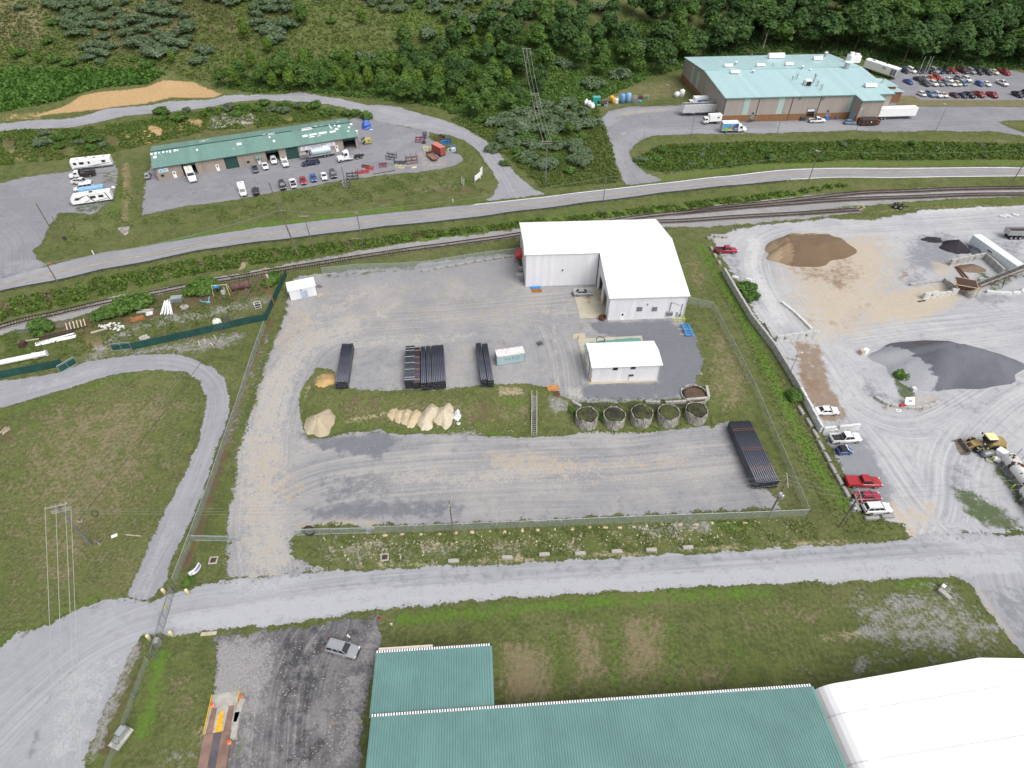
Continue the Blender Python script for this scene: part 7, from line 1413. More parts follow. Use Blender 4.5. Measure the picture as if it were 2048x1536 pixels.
for i,(px,py)in enumerate(((331,1187),(377.5,1188),(346,1272),(301,1279))):
 solid("bollard",MB().lathe((0,0,0),[(.26,-.3),(.26,1.25),(.2,1.4),(.03,1.45)],12),M['paleyellow'],"pale yellow concrete bollard at the sliding gate's %s"%("far left corner","far right corner","near right corner","near left corner")[i],"bollard",G(px,py),0,"bollards at the sliding gate",True)
def along(px,step,side=0.0):
 w=smooth_line(WPT(px),2);out=[];tot=0;nxt=0
 for a,b in zip(w,w[1:]):
  L=math.dist(a,b);nx,ny=-(b[1]-a[1])/L,(b[0]-a[0])/L
  while nxt<=tot+L:t=(nxt-tot)/L;out.append((a[0]+(b[0]-a[0])*t+nx*side,a[1]+(b[1]-a[1])*t+ny*side,math.atan2(b[1]-a[1],b[0]-a[0])));nxt+=step
  tot+=L
 return out
gp=along([(-160,621),(0,582),(165,549.5),(330,514),(512,484),(640,468.5),(799,450.5),(1024,424),(1164,406),(1344,383.5),(1440,372.5),(1580,360.5)],3.8,-1.0)
r=thing("guardrail","grey steel guardrail along the highway's near side","guardrail",(gp[0][0],gp[0][1],0));o0=Vector((gp[0][0],gp[0][1],0))
pm_=MB().box((0,0,.3),(.12,.15,.9)).mesh("post");pm_.materials.append(M['darkrust'])
beam=MB();prev=None
for x,y,t in gp:
 link("post",pm_,None,r,Vector((x,y,h(x,y)))-o0,t);p=Vector((x,y,h(x,y)+.62))-o0
 if prev:beam.beam(prev,p,.06,.32)
 prev=p
part("rail_beam",beam,M['dksteel'],r)
def track(label,px,name="railway_track"):
 p=along(px,1.2);o0=Vector((p[0][0],p[0][1],h(p[0][0],p[0][1])));r=thing(name,label,"railway",o0,0,"railway tracks");ties=MB();rails=[MB(),MB()];prev=None
 for i,(x,y,t)in enumerate(p):
  z=h(x,y)+.10;ties.box((x-o0.x,y-o0.y,z+.04-o0.z),(.24,2.5,.14),t+random.uniform(-.03,.03));ties.box((x+.6*math.cos(t)-o0.x,y+.6*math.sin(t)-o0.y,z+.04-o0.z),(.24,2.5,.14),t+random.uniform(-.03,.03))
  q=[Vector((x-math.sin(t)*s*.75,y+math.cos(t)*s*.75,z+.22))-o0 for s in(-1,1)]
  if prev:
   for k in(0,1):rails[k].beam(prev[k],q[k],.15,.2)
  prev=q
 tag(part("ties",ties,paint("old_tie",(.20,.165,.14),.95,var=.35,scale=1.2),r),kind="stuff")
 for m in rails:part("rail",m,paint("rail_steel",(.045,.032,.032),.6,.2,var=.2),r)
 return r
track("main railway line running behind the yard from the left edge",[(-160,708),(0,653.5),(115,627),(220,603),(350,578),(480,555.5),(573,538.5),(640,528),(700,518),(850,496),(1024,472),(1144,456),(1199,447.5),(1349,427),(1536,406.5),(1686,389.5),(1760,384),(1900,379),(2048,376),(2300,368)])
track("middle railway siding leaving the main line to the right edge",[(1349,428),(1440,419.5),(1536,411),(1640,403),(1761,397),(1886,392),(2048,389.5),(2300,384)])
track("stub siding ending at a yellow buffer above the plant",[(1150,457),(1199,450),(1324,444.5),(1430,438),(1536,431.5),(1650,424.5),(1722,420)])
g=G(1722,420);r=thing("buffer_stop","yellowish steel buffer stop at the stub siding's end","buffer",g,R(8));part("brace",MB().beam((-1.2,-.75,.2),(0,-.75,1.2),.15).beam((-1.2,.75,.2),(0,.75,1.2),.15),M['paleyellow'],r);part("buffer_beam",MB().box((0,0,1.2),(.2,2.0,.35)),M['paleyellow'],r)
# ------------------------------------------------------------------ poles and wires
TOPS={}
def pole(key,label,base,H_,arms=(),r0=.17,lean=(0,0),trans=(),mat=None,lamp=None,az=0.0,name="utility_pole",cat="utility pole",group="utility poles",dz=.35):
 g=G(*base);r=thing(name,label,cat,g,az,group);m=mat or M['wood']
 tl=Matrix.Rotation(-az,3,'Z')@Vector((lean[0],lean[1],0));top=Vector((tl.x,tl.y,H_))
 part("pole",MB().cyl((0,0,-.3),top,r0,r0*.65,8),m,r);at=lambda z:top*(z/H_)
 for i,(z,L)in enumerate(arms):
  c=at(z);part("crossarm",MB().box((c.x,c.y-.12*(1 if i%2==0 else-1),z),(L,.12,.14)),paint("grey_crossarm",(.33,.31,.27),.9),r)
  for f in(-.46,-.2,.2,.46)[::(1 if L>1.6 else 3)]:part("insulator",MB().lathe((c.x+L*f,c.y,z+.07),[(.05,0),(.08,.08),(.04,.2)],8),M['galv'],r)
 for i,(z,a)in enumerate(trans):
  c=at(z);x,y=c.x+.5*math.cos(a),c.y+.5*math.sin(a);o=part("transformer",MB().lathe((x,y,z-.9),[(.27,0),(.3,.1),(.3,.85),(.22,.98),(.02,1.0)],12),M['galv'],r,True);part("bushing",MB().cyl((x,y,z+.1),(x,y,z+.4),.05),M['steel'],o)
 if lamp:
  c=at(H_-.1);d=Vector((math.cos(lamp-az),math.sin(lamp-az),0));part("lamp_arm",MB().cyl(c,c+d*.9+Vector((0,0,.15)),.04),M['galv'],r);part("lamp_head",cbox(MB(),tuple(c+d*1.1+Vector((0,0,.15))),(.6,.3,.18),.05),M['galv'],r)
 Mx=Matrix.Rotation(az,3,'Z')
 TOPS[key]=lambda f=0.0,z=H_,L=2.4:g+Mx@(at(z)+Vector((f*L,0,.2)))
 return r
pole('hpole',"tall grey pole with triple crossarms on the left lawn",(182,1090),11.2,((10.9,3.0),(9.7,2.6),(9.5,2.4)),.2,az=R(20),mat=M['steel'])
pole('short',"short guyed pole with pale sleeve beside the crossarmed lawn pole",(200,1089),6.8,((6.6,.8),),.13)
g=G(200,1089);solid("pole_sleeve",MB().cyl((0,0,0),(-.08,.05,1.2),.17,n=10),M['galv'],"pale metal sleeve round the short lawn pole's foot","sleeve",g)
pole('p2',"pole at the edge of the left parking lot, near the highway",(115,481),10.9,((10.6,1.4),),.16,trans=());pole('p2b',"shorter pole with a grey box near its foot beside the lot pole",(130,479),6.8,(),.13)
g=G(131,480);solid("meter_box",MB().box((0,0,.6),(.6,.5,1.0)),M['dksteel'],"dark utility box at the shorter lot pole's foot","box",g)
pole('p3',"pole standing on the weedy bank between highway and railway at left",(132,592),9.3,((9.0,1.2),),.16)
pole('p4',"tallest pole leaning above the highway, left of the yard",(598,514),20.5,((18.5,1.0),(13.2,.8)),.22,lean=(-2.3,0));pole('p5',"short pole with one crossarm beside the tallest pole",(628,501),10.3,((10.0,2.4),),.15,lean=(-.3,0));pole('p6',"pole with twin pale brackets on the bank above the yard",(726,493),10.3,((10.0,.8),(9.4,.8)),.15)
pole('p7',"slim grey pole on the bank behind the warehouse",(1203.5,430),11.3,(),.14,mat=M['steel']);pole('p8',"leaning pole with a lamp beside the highway's right stretch",(1616,365),10.3,((9.9,.9),),.15,lamp=R(200));pole('p9',"pole beside the highway at the right edge",(2027,361),10.0,((9.8,1.2),),.15)
pole('p10',"grey pole with double crossarms in the middle meadow",(1091,367),13.4,((13.1,3.0),(12.4,3.0)),.19,mat=M['steel'],az=R(-10));pole('p11',"twin-armed line pole amid the middle shrubs",(1068,246),10.5,((10.2,3.2),(9.6,3.2)),.18,az=R(-10));pole('p11b',"farthest line pole rising from the wooded hillside",(1052,170),13.5,((13.2,3.4),),.18,az=R(-10))
pole('p12',"pole with crossarms and transformers beside the plant's red cars",(1678,1054),9.0,((8.7,2.4),(7.7,2.2),(7.4,1.6)),.17,trans=((6.2,R(200)),(6.2,R(20))),az=R(80));pole('p13',"slim pole inside the yard's road fence",(907,1073),9.8,((9.2,2.6),),.14,az=R(80));pole('p14',"pole with three white transformers at the yard's lower right corner",(1538,1032),9.2,((9.0,3.0),),.16,lean=(.4,.6),trans=((6.5,R(160)),(6.0,R(220)),(5.4,R(330))),az=R(75));pole('p15',"reddish leaning pole with a transformer by the green screened fence",(549,611),10.4,((10.1,1.2),),.16,trans=((8.6,R(0)),),mat=paint("red_brown_wood",(.24,.115,.05),.9,var=.2))
pole('p16',"slim light pole beside the concrete plant's block wall",(1574,760),7.0,(),.08,mat=M['steel'],lamp=R(30),name="light_pole",cat="light pole",group="light poles");pole('p17',"pole with wide crossarm at the workshop lot's grass edge",(693,383),8.0,((7.8,2.6),),.14)
for k,(b_,hh,lb)in enumerate((((1871,262),8.7,"light pole on the verge right of the semi-trailer"),((1283,306),6.8,"light pole at the bend of the plant drive"),((1381,274),7.6,"light pole on the verge below the open-top trailer"),((1332,210),7.0,"light pole on the grass left of the white tanks"),((1931,203),8.0,"light pole on the grass island by the staff lot"),((1553,269),7.4,"light pole on the verge right of the mural truck"),((1712,262),7.2,"light pole on the verge below the rusty compactor"))):
 pole('l%d'%k,lb,b_,hh,(),.09,mat=M['steel'],lamp=R(120),name="light_pole",cat="light pole",group="light poles")
for i,(px,py)in enumerate(((1835,152),(1846,152),(1851,152))):solid("flag_pole",MB().cyl((0,0,0),(.1,.3,7.5),.07,.04,8),M['white'],"bare white flag pole, %s of three at the staff lot"%("left","middle","right")[i],"flag pole",G(px,py),0,"flag poles")
rg=G(696,377);rg2=Matrix.Rotation(R(70),3,'X')
for i,dz in enumerate((1.6,2.6)):solid("hose_coil",MB().torus((.5,-.2,dz),.5,.12,rg2,16,6),M['tyre'],"%s black coil hung at the workshop's crossarm pole"%("lower","upper")[i],"coil",rg)
wirem=paint("power_wire",(.20,.20,.19),.6,.3);wired=paint("dark_wire",(.03,.03,.03),.7)
def wire(label,a,b,sag=.5,rad=.025,mat=None,group="overhead wires"):
 a,b=Vector(a),Vector(b);n=14;pts=[a.lerp(b,k/n)-Vector((0,0,4*sag*(k/n)*(1-k/n)))-a for k in range(n+1)]
 return solid("overhead_wire",MB().tube(pts,rad,4),mat or wirem,label,"wire",a,0,group)
palew=paint("bright_wire",(.46,.50,.42),.5,.3)
for i,(f,q)in enumerate(((-.48,(108,1536)),(.0,(127,1536)),(.42,(152,1536)),(.5,(160,1536)))):
 x,y=P(*q,10.5);a=TOPS['hpole'](f,10.9 if i<3 else 9.7,3.0);b=Vector((x,y,10.5));wire("%s pale wire from the left of those dropping from the lawn pole"%nth(i),a,a+(b-a)*1.6,.15,.035,palew)
wire("dark wire from the short lawn pole up to the reddish pole",TOPS['short'](),TOPS['p15'](0,9.0),1.0,.05,wired)
for i,f in enumerate((-.4,0,.4)):
 wire("%s wire from the lawn pole toward the reddish pole"%nth(i),TOPS['hpole'](f,9.7),TOPS['p15'](f,10.1,1.2),1.4,.02);wire("%s wire between lawn pole and yard pole"%nth(i),TOPS['hpole'](f,9.5),TOPS['p13'](f,9.2),1.2,.02)
 wire("%s wire between yard pole and transformer pole"%nth(i),TOPS['p13'](f,9.2),TOPS['p14'](f,9.0),1.0,.02);wire("%s wire between transformer pole and plant pole"%nth(i),TOPS['p14'](f,9.0),TOPS['p12'](f,8.7),.3,.02)
 a=TOPS['p12'](f,8.7);wire("%s wire leaving the plant pole to the right edge"%nth(i),a,a+Vector((60,6,0)),.9,.02)
 wire("%s wire between the meadow line pole and the shrub line pole"%nth(i),TOPS['p10'](f,13.1,3.0),TOPS['p11'](f,10.2,3.2),1.0,.04,palew);wire("%s wire between the shrub line pole and the hillside pole"%nth(i),TOPS['p11'](f,10.2,3.2),TOPS['p11b'](f,13.2,3.4),1.0,.04,palew)
 wire("%s wire from tallest pole to the twin-bracket pole"%nth(i),TOPS['p4'](f,13.2,.8),TOPS['p6'](f,10.0,.8),.5,.025);wire("%s wire from the lot pole to tallest pole"%nth(i),TOPS['p3'](f,9.0,1.2),TOPS['p4'](f,13.2,.8),1.4,.02)
wire("long wire from the twin-bracket pole to the pole behind the warehouse",TOPS['p6'](),TOPS['p7'](),1.0,.025);wire("long wire from the warehouse pole to the lamp pole",TOPS['p7'](),TOPS['p8'](0,9.9),1.2,.025);wire("long wire from the lamp pole to the right-edge pole",TOPS['p8'](0,9.9),TOPS['p9'](0,9.8),1.0,.025);wire("wire from the meadow pole across the gravel road",TOPS['p10'](-.4,12.4,3),TOPS['p6'](0,9.4),1.2,.025);wire("wire from the left edge to the lot pole",P(-60,540,11)+(11,),TOPS['p2'](0,10.6),.6,.025)
# ------------------------------------------------------------------ small yard things
def bollard(px,py,lb,hgt=1.2,mat=None):solid("bollard",MB().lathe((0,0,0),[(.11,-.2),(.11,hgt-.08),(.07,hgt),(.01,hgt+.02)],10),mat or M['yellow'],lb,"bollard",G(px,py),0,"yellow bollards",True)
for px,py,lb in((1198,602,"yellow bollard between the warehouse bay doors, left"),(1201,601,"yellow bollard between the warehouse bay doors, right"),(1209,634,"yellow bollard at the near end of the bay doors"),(1157,678,"yellow bollard on the slab's small corner pad"),(1171,733,"yellow bollard at the small building's left side"),(1181,765,"yellow bollard at the small building's near corner")):bollard(px,py,lb)
g=G(1204,639);r=thing("steel_bin","rusty round steel bin by the warehouse bay corner","bin",g);part("shell",MB().lathe((0,0,0),[(.75,0),(.85,.9),(.8,.9),(.7,.2),(.02,.15)],14),M['rust'],r);part("rim",MB().torus((0,0,.9),.83,.05,None,14,5),M['darkrust'],r)
for i,(px,py)in enumerate(((1201,681),(1202,690))):solid("hose_ring",MB().torus((0,0,.2),.95,.06,Matrix.Rotation(R(10),3,'X'),20,5),M['tyre'],"%s black hose ring on the green-stained slab"%("far","near")[i],"hose",G(px,py))
def ladder_frame(label,px0,px1,w,mat,name="lattice_rack",cat="frame",n=4,hgt=.5,diag=True):
 a,b=G(*px0),G(*px1);L=math.dist(a[:2],b[:2]);r=thing(name,label,cat,a,heading(a,b))
 for s in(-1,1):part("side_beam",MB().beam((0,s*w/2,hgt),(L,s*w/2,hgt),.22),mat,r)
 for k in range(n+1):part("cross_beam",MB().beam((L*k/n,-w/2,hgt),(L*k/n,w/2,hgt),.14),mat,r)
 if diag:
  for k in range(n):s=1 if k%2 else-1;part("diagonal",MB().beam((L*k/n,-s*w/2,hgt),(L*(k+1)/n,s*w/2,hgt),.1),mat,r)
 for x in(.1,L-.1):
  for s in(-1,1):part("foot",MB().beam((x,s*w/2,0),(x,s*w/2,hgt),.12),mat,r)
 return r
bb=paint("bright_blue_steel",(.04,.26,.62),.45,var=.12)
ladder_frame("bright blue lattice steel frame lying by the grass edge",(1379,674),(1369,652),1.5,bb)
for i,(a,b)in enumerate((((1355,659),(1381,659)),((1359,669),(1388,669)))):p,q=G(*a),G(*b);solid("timber_bearer",MB().beam((0,0,.1),q-p+Vector((0,0,.1)),.14),M['paleswood'],"%s pale timber under the blue frame"%("far","near")[i],"timber",p)
ladder_frame("blue steel beam lying along the warehouse's left wing",(1061,577),(1081,576),.4,bb,n=3,diag=False,hgt=.3)
def planks(label,px0,px1,n,w,th,mat,layers=1,gap=.06,name="plank_pile",cat="planks",jit=.1):
 a,b=G(*px0),G(*px1);L=math.dist(a[:2],b[:2]);r=thing(name,label,cat,a,heading(a,b))
 for j in range(layers):
  for i in range(n):y=(i-(n-1)/2)*(w+gap);part("plank",MB().box((L/2+random.uniform(-.2,.2),y,th*(j+.5)+.05),(L,w,th*.92),random.uniform(-jit,jit)*.3),mat,r)
 return r
planks("orange-brown planks piled at the yard edge above the stairs",(1095,778),(1117,777),4,.2,.14,paint("orange_plank",(.50,.24,.07),.85,var=.3,scale=2),3,.1,jit=.3)
planks("small rusty pallet beside the orange planks",(1108,788),(1119,788),5,.18,.12,M['rust'],2,.08);planks("brown pallet by the warehouse's left wing",(1064,583),(1083,582),4,.2,.12,M['redwood'],2,.15)
planks("weathered timbers at the shed's near right corner",(634,595),(646,588),3,.2,.15,M['paleswood'],2,.15,jit=.6);planks("dark timbers by the shed's far right corner",(634,571),(642,576),3,.2,.12,M['wood'],1,.2,jit=.6)
for i,(px,py)in enumerate(((427,1121),(769.5,1115))):
 r=thing("drain_inlet","%s brown drain grate in a pale frame beside the road"%("left","right")[i],"drain",G(px,py),.1);part("frame",MB().b2(-.65,.65,-.65,-.45,0,.12).b2(-.65,.65,.45,.65,0,.12).b2(-.65,-.45,-.45,.45,0,.12).b2(.45,.65,-.45,.45,0,.12),M['concrete'],r);part("grate",MB().b2(-.45,.45,-.45,.45,.04,.09),M['darkrust'],r)
a,b=G(384,1156),G(405,1134);r=thing("banner_sign","white banner with dark lettering leaning at the yard's lower left corner","sign",a,heading(a,b));Lb=math.dist(a[:2],b[:2])
part("board",MB().loft([[(Lb*t,-.35*math.sin(t*3.1),.5),(Lb*t,-.35*math.sin(t*3.1)+.03,.5),(Lb*t,-.35*math.sin(t*3.1)+.28,1.35),(Lb*t,-.35*math.sin(t*3.1)+.25,1.35)]for t in np.linspace(0,1,9).tolist()]),paint("banner_pale",(.70,.70,.78),.6,var=.05),r)
mb=MB();rr=random.Random(8)
for k in range(13):
 if k==3:continue
 t=.07+k*.068;x=Lb*t;y=-.35*math.sin(t*3.1)+.06
 mb.beam((x,y,.72),(x,y+.14,1.12),.05,.04);mb.beam((x+.11,y,.72),(x+.11,y+.14,1.12),.05,.04)
 if rr.random()<.7:mb.beam((x,y+.13,1.1),(x+.11,y+.13,1.1),.04,.04)
 if rr.random()<.6:mb.beam((x,y+.07,.92),(x+.11,y+.07,.92),.04,.04)
tag(part("lettering",mb,paint("banner_dark_ink",(.10,.10,.22),.7),r),kind="stuff")
for x in(.1,Lb-.1):part("stake",MB().cyl((x,.2,-.2),(x,.2,1.4),.04),M['wood'],r)
# lawn debris, utility pad, scale
solid("white_board",MB().box((0,0,.06),(.9,.6,.06)),M['white'],"small white panel lying on the left lawn","panel",G(229,1072),.5);pq=G(252,1070);solid("pale_pole",MB().beam((0,0,.1),G(283,1073)-pq+Vector((0,0,.1)),.12),M['paleswood'],"pale pole lying on the left lawn","pole",pq)
a=G(186,1024);solid("wire_coil",MB().torus((0,0,5.6),.5,.07,Matrix.Rotation(R(60),3,'X')@Matrix.Rotation(R(20),3,'Z'),18,5),M['tyre'],"black cable coil hung on the dark wire above the lawn","coil",Vector((TOPS['short']().x+1.6,TOPS['short']().y+1.4,1.0)))
planks("small heap of sticks on the left lawn's edge",(2,868),(18,856),3,.18,.14,M['paleswood'],1,.3,jit=1.2)
g=G(243,1476);r=thing("utility_unit","grey pump unit standing on a square slab at bottom left","pump",g,R(70));part("slab",MB().box((0,0,.1),(2.6,1.6,.25)),M['concrete'],r);part("tank",MB().box((.5,0,.75),(1.1,.9,1.1)),M['galv'],r);part("motor",MB().cyl((-.9,.1,.6),(-.1,.1,.6),.3),M['steel'],r);part("pipework",MB().tube([(-.7,-.4,.2),(-.7,-.4,.9),(.1,-.4,.9),(.1,.2,.9)],.08),M['galv'],r)
a,b=G(424,1545),G(443,1440);r=thing("truck_scale","rusty brown truck scale deck with yellow-painted ramp","weighbridge",b,heading(b,a));Ls=14.0;rust2=paint("scale_deck",(.20,.125,.10),.8,var=.25,scale=.6)
part("deck",MB().b2(1.6,Ls,-1.75,1.75,0,.35),rust2,r);part("wear_strip",MB().b2(1.6,Ls,-.55,.45,.352,.37),paint("dark_strip",(.085,.075,.085),.7,var=.25,scale=.5),r);part("ramp",MB().add([(-3.4,-1.75,0.05),(-3.4,1.75,0.05),(1.55,1.75,.33),(1.55,-1.75,.33)],[(0,1,2,3)]),M['concrete'],r)
for s in(-1.15,1.05):part("wheel_track",MB().add([(-1.6,s-.35,.16),(-1.6,s+.35,.16),(1.56,s+.45,.345),(1.56,s-.45,.345)],[(0,1,2,3)]),rust2,r)
part("yellow_patch",MB().add([(-1.0,-.3,.21),(-1.2,.15,.20),(1.56,.5,.35),(1.56,-.45,.35),(-.2,-.5,.26)],[(0,1,2,4),(4,2,3)]),paint("worn_yellow",(.62,.36,.03),.7,var=.2,scale=3,wear=(.4,.3,.15),wear_amt=.1),r)
for s in(-1,1):part("edge_strip",MB().beam((-3.4,s*1.82,.15),(1.55,s*1.82,.4),.1,.22),M['yellow'],r)
for i,(px,py,lb)in enumerate(((427,1413,"orange barrel at the truck scale's left edge"),(485,1398,"faded orange barrel beside the upper concrete block"),(461,1487,"faded orange barrel at the scale ramp's right corner"))):
 r=thing("barrel",lb,"barrel",G(px,py),0,"orange barrels by the truck scale");part("body",MB().lathe((0,0,0),[(.26,0),(.27,.1),(.24,.45),(.24,.8),(.18,.84)],12),M['orange'],r);part("band",MB().lathe((0,0,0),[(.262,.5),(.255,.62)],12),M['white'],r)
solid("plank_kerb",MB().box((0,0,.1),(2.2,.5,.2)),M['paleswood'],"flat pale timber at the edge of the cinder lot","timber",G(418,1268),.1)
solid("sign_post",MB().cyl((0,0,-.1),(0,0,.9),.04).box((0,-.03,.7),(.35,.05,.5)),M['white'],"small white marker sign on the near lawn's corner","sign",G(784,1252));g=G(760,1237);solid("fire_hydrant",MB().lathe((0,0,0),[(.16,0),(.16,.1),(.11,.12),(.11,.55),(.14,.58),(.09,.72),(.02,.78)],10).cyl((-.2,0,.42),(.2,0,.42),.06),M['red'],"small red hydrant at the near lawn's corner","hydrant",g)
# ------------------------------------------------------------------ people
def person(name,label,loc,rz,shirt,legs,joints,cap=None,vest=None):
 """one continuous figure grown over a posed skeleton; clothes and skin by region"""
 J=joints;bm=bmesh.new();idx={}
 for k,(co,rad)in J.items():idx[k]=bm.verts.new(co)
 bm.verts.index_update()
 for a,b in(("pelvis","chest"),("chest","neck"),("neck","head"),("chest","shl"),("shl","ell"),("ell","hal"),("chest","shr"),("shr","elr"),("elr","har"),("pelvis","hil"),("hil","knl"),("knl","anl"),("anl","tol"),("pelvis","hir"),("hir","knr"),("knr","anr"),("anr","tor")):bm.edges.new((idx[a],idx[b]))
 me=bpy.data.meshes.new(name);bm.to_mesh(me);bm.free()
 o=bpy.data.objects.new(name+"_skel",me);COL.objects.link(o)
 md=o.modifiers.new("skin",'SKIN');keys=list(J)
 for i,k in enumerate(keys):r_=J[k][1];me.skin_vertices[0].data[i].radius=(r_,r_*.85)if k in("chest","pelvis")else(r_,r_);me.skin_vertices[0].data[i].use_root=(k=="pelvis")
 sd=o.modifiers.new("sub",'SUBSURF');sd.levels=1;sd.render_levels=1
 dg=bpy.context.evaluated_depsgraph_get();m2=bpy.data.meshes.new_from_object(o.evaluated_get(dg));m2.name=name;bpy.data.objects.remove(o)
 for m in(M['skin'],shirt,legs,M['black']):m2.materials.append(m)
 hands=[Vector(J["hal"][0]),Vector(J["har"][0])]
 for p in m2.polygons:
  c=p.center;p.use_smooth=True
  p.material_index=0 if c.z>J["neck"][0][2]-.01 or min((c-q).length for q in hands)<.13 else(1 if c.z>J["pelvis"][0][2]-.02 else(2 if c.z>.10 else 3))
 r=thing("person",label,"person",loc,rz);b=link("body",m2,None,r)
 hd=Vector(J["head"][0])
 if cap:part("cap",MB().lathe(tuple(hd+Vector((0,0,.03))),[(.125,0),(.12,.06),(.07,.12),(.01,.135)],12).box(tuple(hd+Vector((.14,0,.04))),(.12,.16,.02)),cap,r,True)
 else:part("hair",MB().lathe(tuple(hd+Vector((-.01,0,.0))),[(.115,0),(.115,.06),(.07,.12),(.01,.135)],12),M['black'],r,True)
 for s in(-1,1):
  h0=hands[0]if s>0 else hands[1]
  for k in range(4):part("finger",MB().cyl(h0+Vector((.01,(k-1.5)*.02,0)),h0+Vector((.04,(k-1.5)*.022,-.085+.01*abs(k-1.5))),.009,.007,5),M['skin'],r)
  part("finger",MB().cyl(h0+Vector((.02,-s*.035,0)),h0+Vector((.06,-s*.05,-.04)),.011,.008,5),M['skin'],r)
 part("nose",MB().box(tuple(hd+Vector((.115,0,-.02))),(.035,.03,.05),0,.6),M['skin'],r)
 if vest:part("vest",MB().loft([octo(.16,.24,.06,J["pelvis"][0][2]+.0,J["pelvis"][0][0]),octo(.17,.25,.06,J["chest"][0][2]-.05,J["chest"][0][0]),octo(.12,.21,.05,J["chest"][0][2]+.13,J["chest"][0][0])]),vest,r)
 return r
STAND=dict(pelvis=((0,0,.95),.15),chest=((.02,0,1.28),.17),neck=((.03,0,1.50),.06),head=((.05,0,1.66),.10),shl=((.02,.19,1.42),.07),ell=((.02,.27,1.14),.05),hal=((.16,.20,.98),.035),shr=((.02,-.19,1.42),.07),elr=((.02,-.27,1.14),.05),har=((.16,-.18,.98),.035),hil=((0,.10,.90),.10),knl=((.02,.11,.50),.065),anl=((0,.12,.09),.045),tol=((.16,.13,.05),.04),hir=((0,-.10,.90),.10),knr=((.02,-.11,.50),.065),anr=((0,-.12,.09),.045),tor=((.16,-.13,.05),.04))
person("person","person in a white shirt and pale cap standing behind the silver suv",G(700.5,1280),R(-120),paint("white_cloth",(.75,.74,.72),.8),paint("dark_trousers",(.03,.03,.05),.85),STAND,cap=paint("cream_cap",(.72,.68,.60),.8))
WALK=dict(STAND);WALK.update(pelvis=((-.05,0,.93),.15),chest=((.10,0,1.24),.17),neck=((.18,0,1.45),.06),head=((.22,0,1.60),.10),shl=((.10,.19,1.38),.07),ell=((.28,.24,1.16),.05),hal=((.45,.16,1.12),.035),shr=((.10,-.19,1.38),.07),elr=((-.08,-.26,1.14),.05),har=((.05,-.24,.95),.035),knl=((.12,.11,.50),.065),anl=((.10,.12,.09),.045),tol=((.26,.13,.05),.04),knr=((-.14,-.11,.50),.065),anr=((-.32,-.12,.10),.045),tor=((-.18,-.13,.05),.04))
person("person","worker in a lime hi-vis vest striding beside the wheel loader",G(1999,898),R(200),paint("hivis_lime",(.55,.85,.04),.7),paint("black_trousers",(.012,.012,.014),.85),WALK,cap=paint("dark_cap",(.02,.02,.02),.7),vest=paint("hivis_lime",(.55,.85,.04),.7))
# ------------------------------------------------------------------ wheel loader
g=G(1962,895);r=thing("wheel_loader","yellow wheel loader with dirt-filled front bucket resting on the ground","loader",g,R(183));ly=paint("loader_yellow",(.30,.22,.085),.7,var=.25,wear=(.15,.12,.08),wear_amt=.16);buck=paint("bucket_steel",(.17,.14,.12),.8,var=.25)
part("rear_body",MB().loft([octo(1.5,.95,.2,.75,-2.0),octo(1.55,1.0,.25,1.7,-2.0),octo(1.35,.85,.25,2.15,-1.95)]),ly,r);part("engine_grille",MB().box((-3.55,0,1.45),(.06,1.3,.8)),M['black'],r);part("counterweight",MB().box((-3.4,0,.95),(.5,2.0,.5)),ly,r)
cb=part("cab_glass",MB().loft([octo(.75,.75,.12,1.9,-.35),octo(.72,.72,.12,3.05,-.35)]),M['glass'],r);part("cab_roof",MB().loft([octo(.95,.88,.2,3.05,-.35),octo(.95,.88,.2,3.16,-.35),octo(.75,.7,.2,3.24,-.35)]),paint("cab_roof_pale",(.72,.62,.34),.5),cb)
for x in(-1.05,.35):
 for s in(-1,1):part("cab_post",MB().beam((x,s*.72,1.9),(x,s*.70,3.05),.09),M['black'],cb)
part("front_frame",MB().box((1.6,0,1.05),(1.9,.9,.7)).beam((.3,0,1.0),(.9,0,1.0),.5),ly,r);part("exhaust_pipe",MB().cyl((-1.6,.4,2.1),(-1.6,.4,2.9),.08),M['black'],r)
for s in(-1,1):
 part("lift_arm",MB().beam((1.1,s*.5,1.7),(2.3,s*.55,1.15),.22,.34).beam((2.3,s*.55,1.15),(3.5,s*.6,.45),.22,.3),ly,r);part("hydraulic_ram",MB().cyl((1.0,s*.28,1.2),(2.4,s*.35,1.1),.09),M['galv'],r);part("fender",MB().add([(1.0,s*.95,1.35),(1.0,s*1.45,1.35),(2.3,s*1.45,1.45),(2.3,s*.95,1.45)],[(0,1,2,3)]),ly,r);part("headlamp",MB().box((.9,s*.9,2.0),(.15,.25,.2)),M['lamp_white'],r);part("mirror",MB().box((.45,s*1.15,2.7),(.08,.3,.4)),M['black'],r)
bkt=part("bucket",MB().loft([[(3.5,y,.95),(3.35,y,.5),(3.5,y,.12),(4.9,y,.04),(4.9,y,.0),(3.4,y,.05),(3.25,y,.5),(3.42,y,1.0)]for y in(-1.65,1.65)]),buck,r)
for s in(-1,1):part("bucket_side",MB().loft([[(3.3,s*y,.5),(3.45,s*y,1.0),(4.0,s*y,.75),(4.85,s*y,.1),(4.85,s*y,.02),(3.45,s*y,.05)]for y in(1.62,1.68)]),buck,bkt)
part("bucket_back",MB().b2(3.3,3.4,-1.6,1.6,.45,1.0),buck,bkt)
wheels(r,[(1.6,1.35),(1.6,-1.35),(-1.6,1.35),(-1.6,-1.35)],.78,.6)
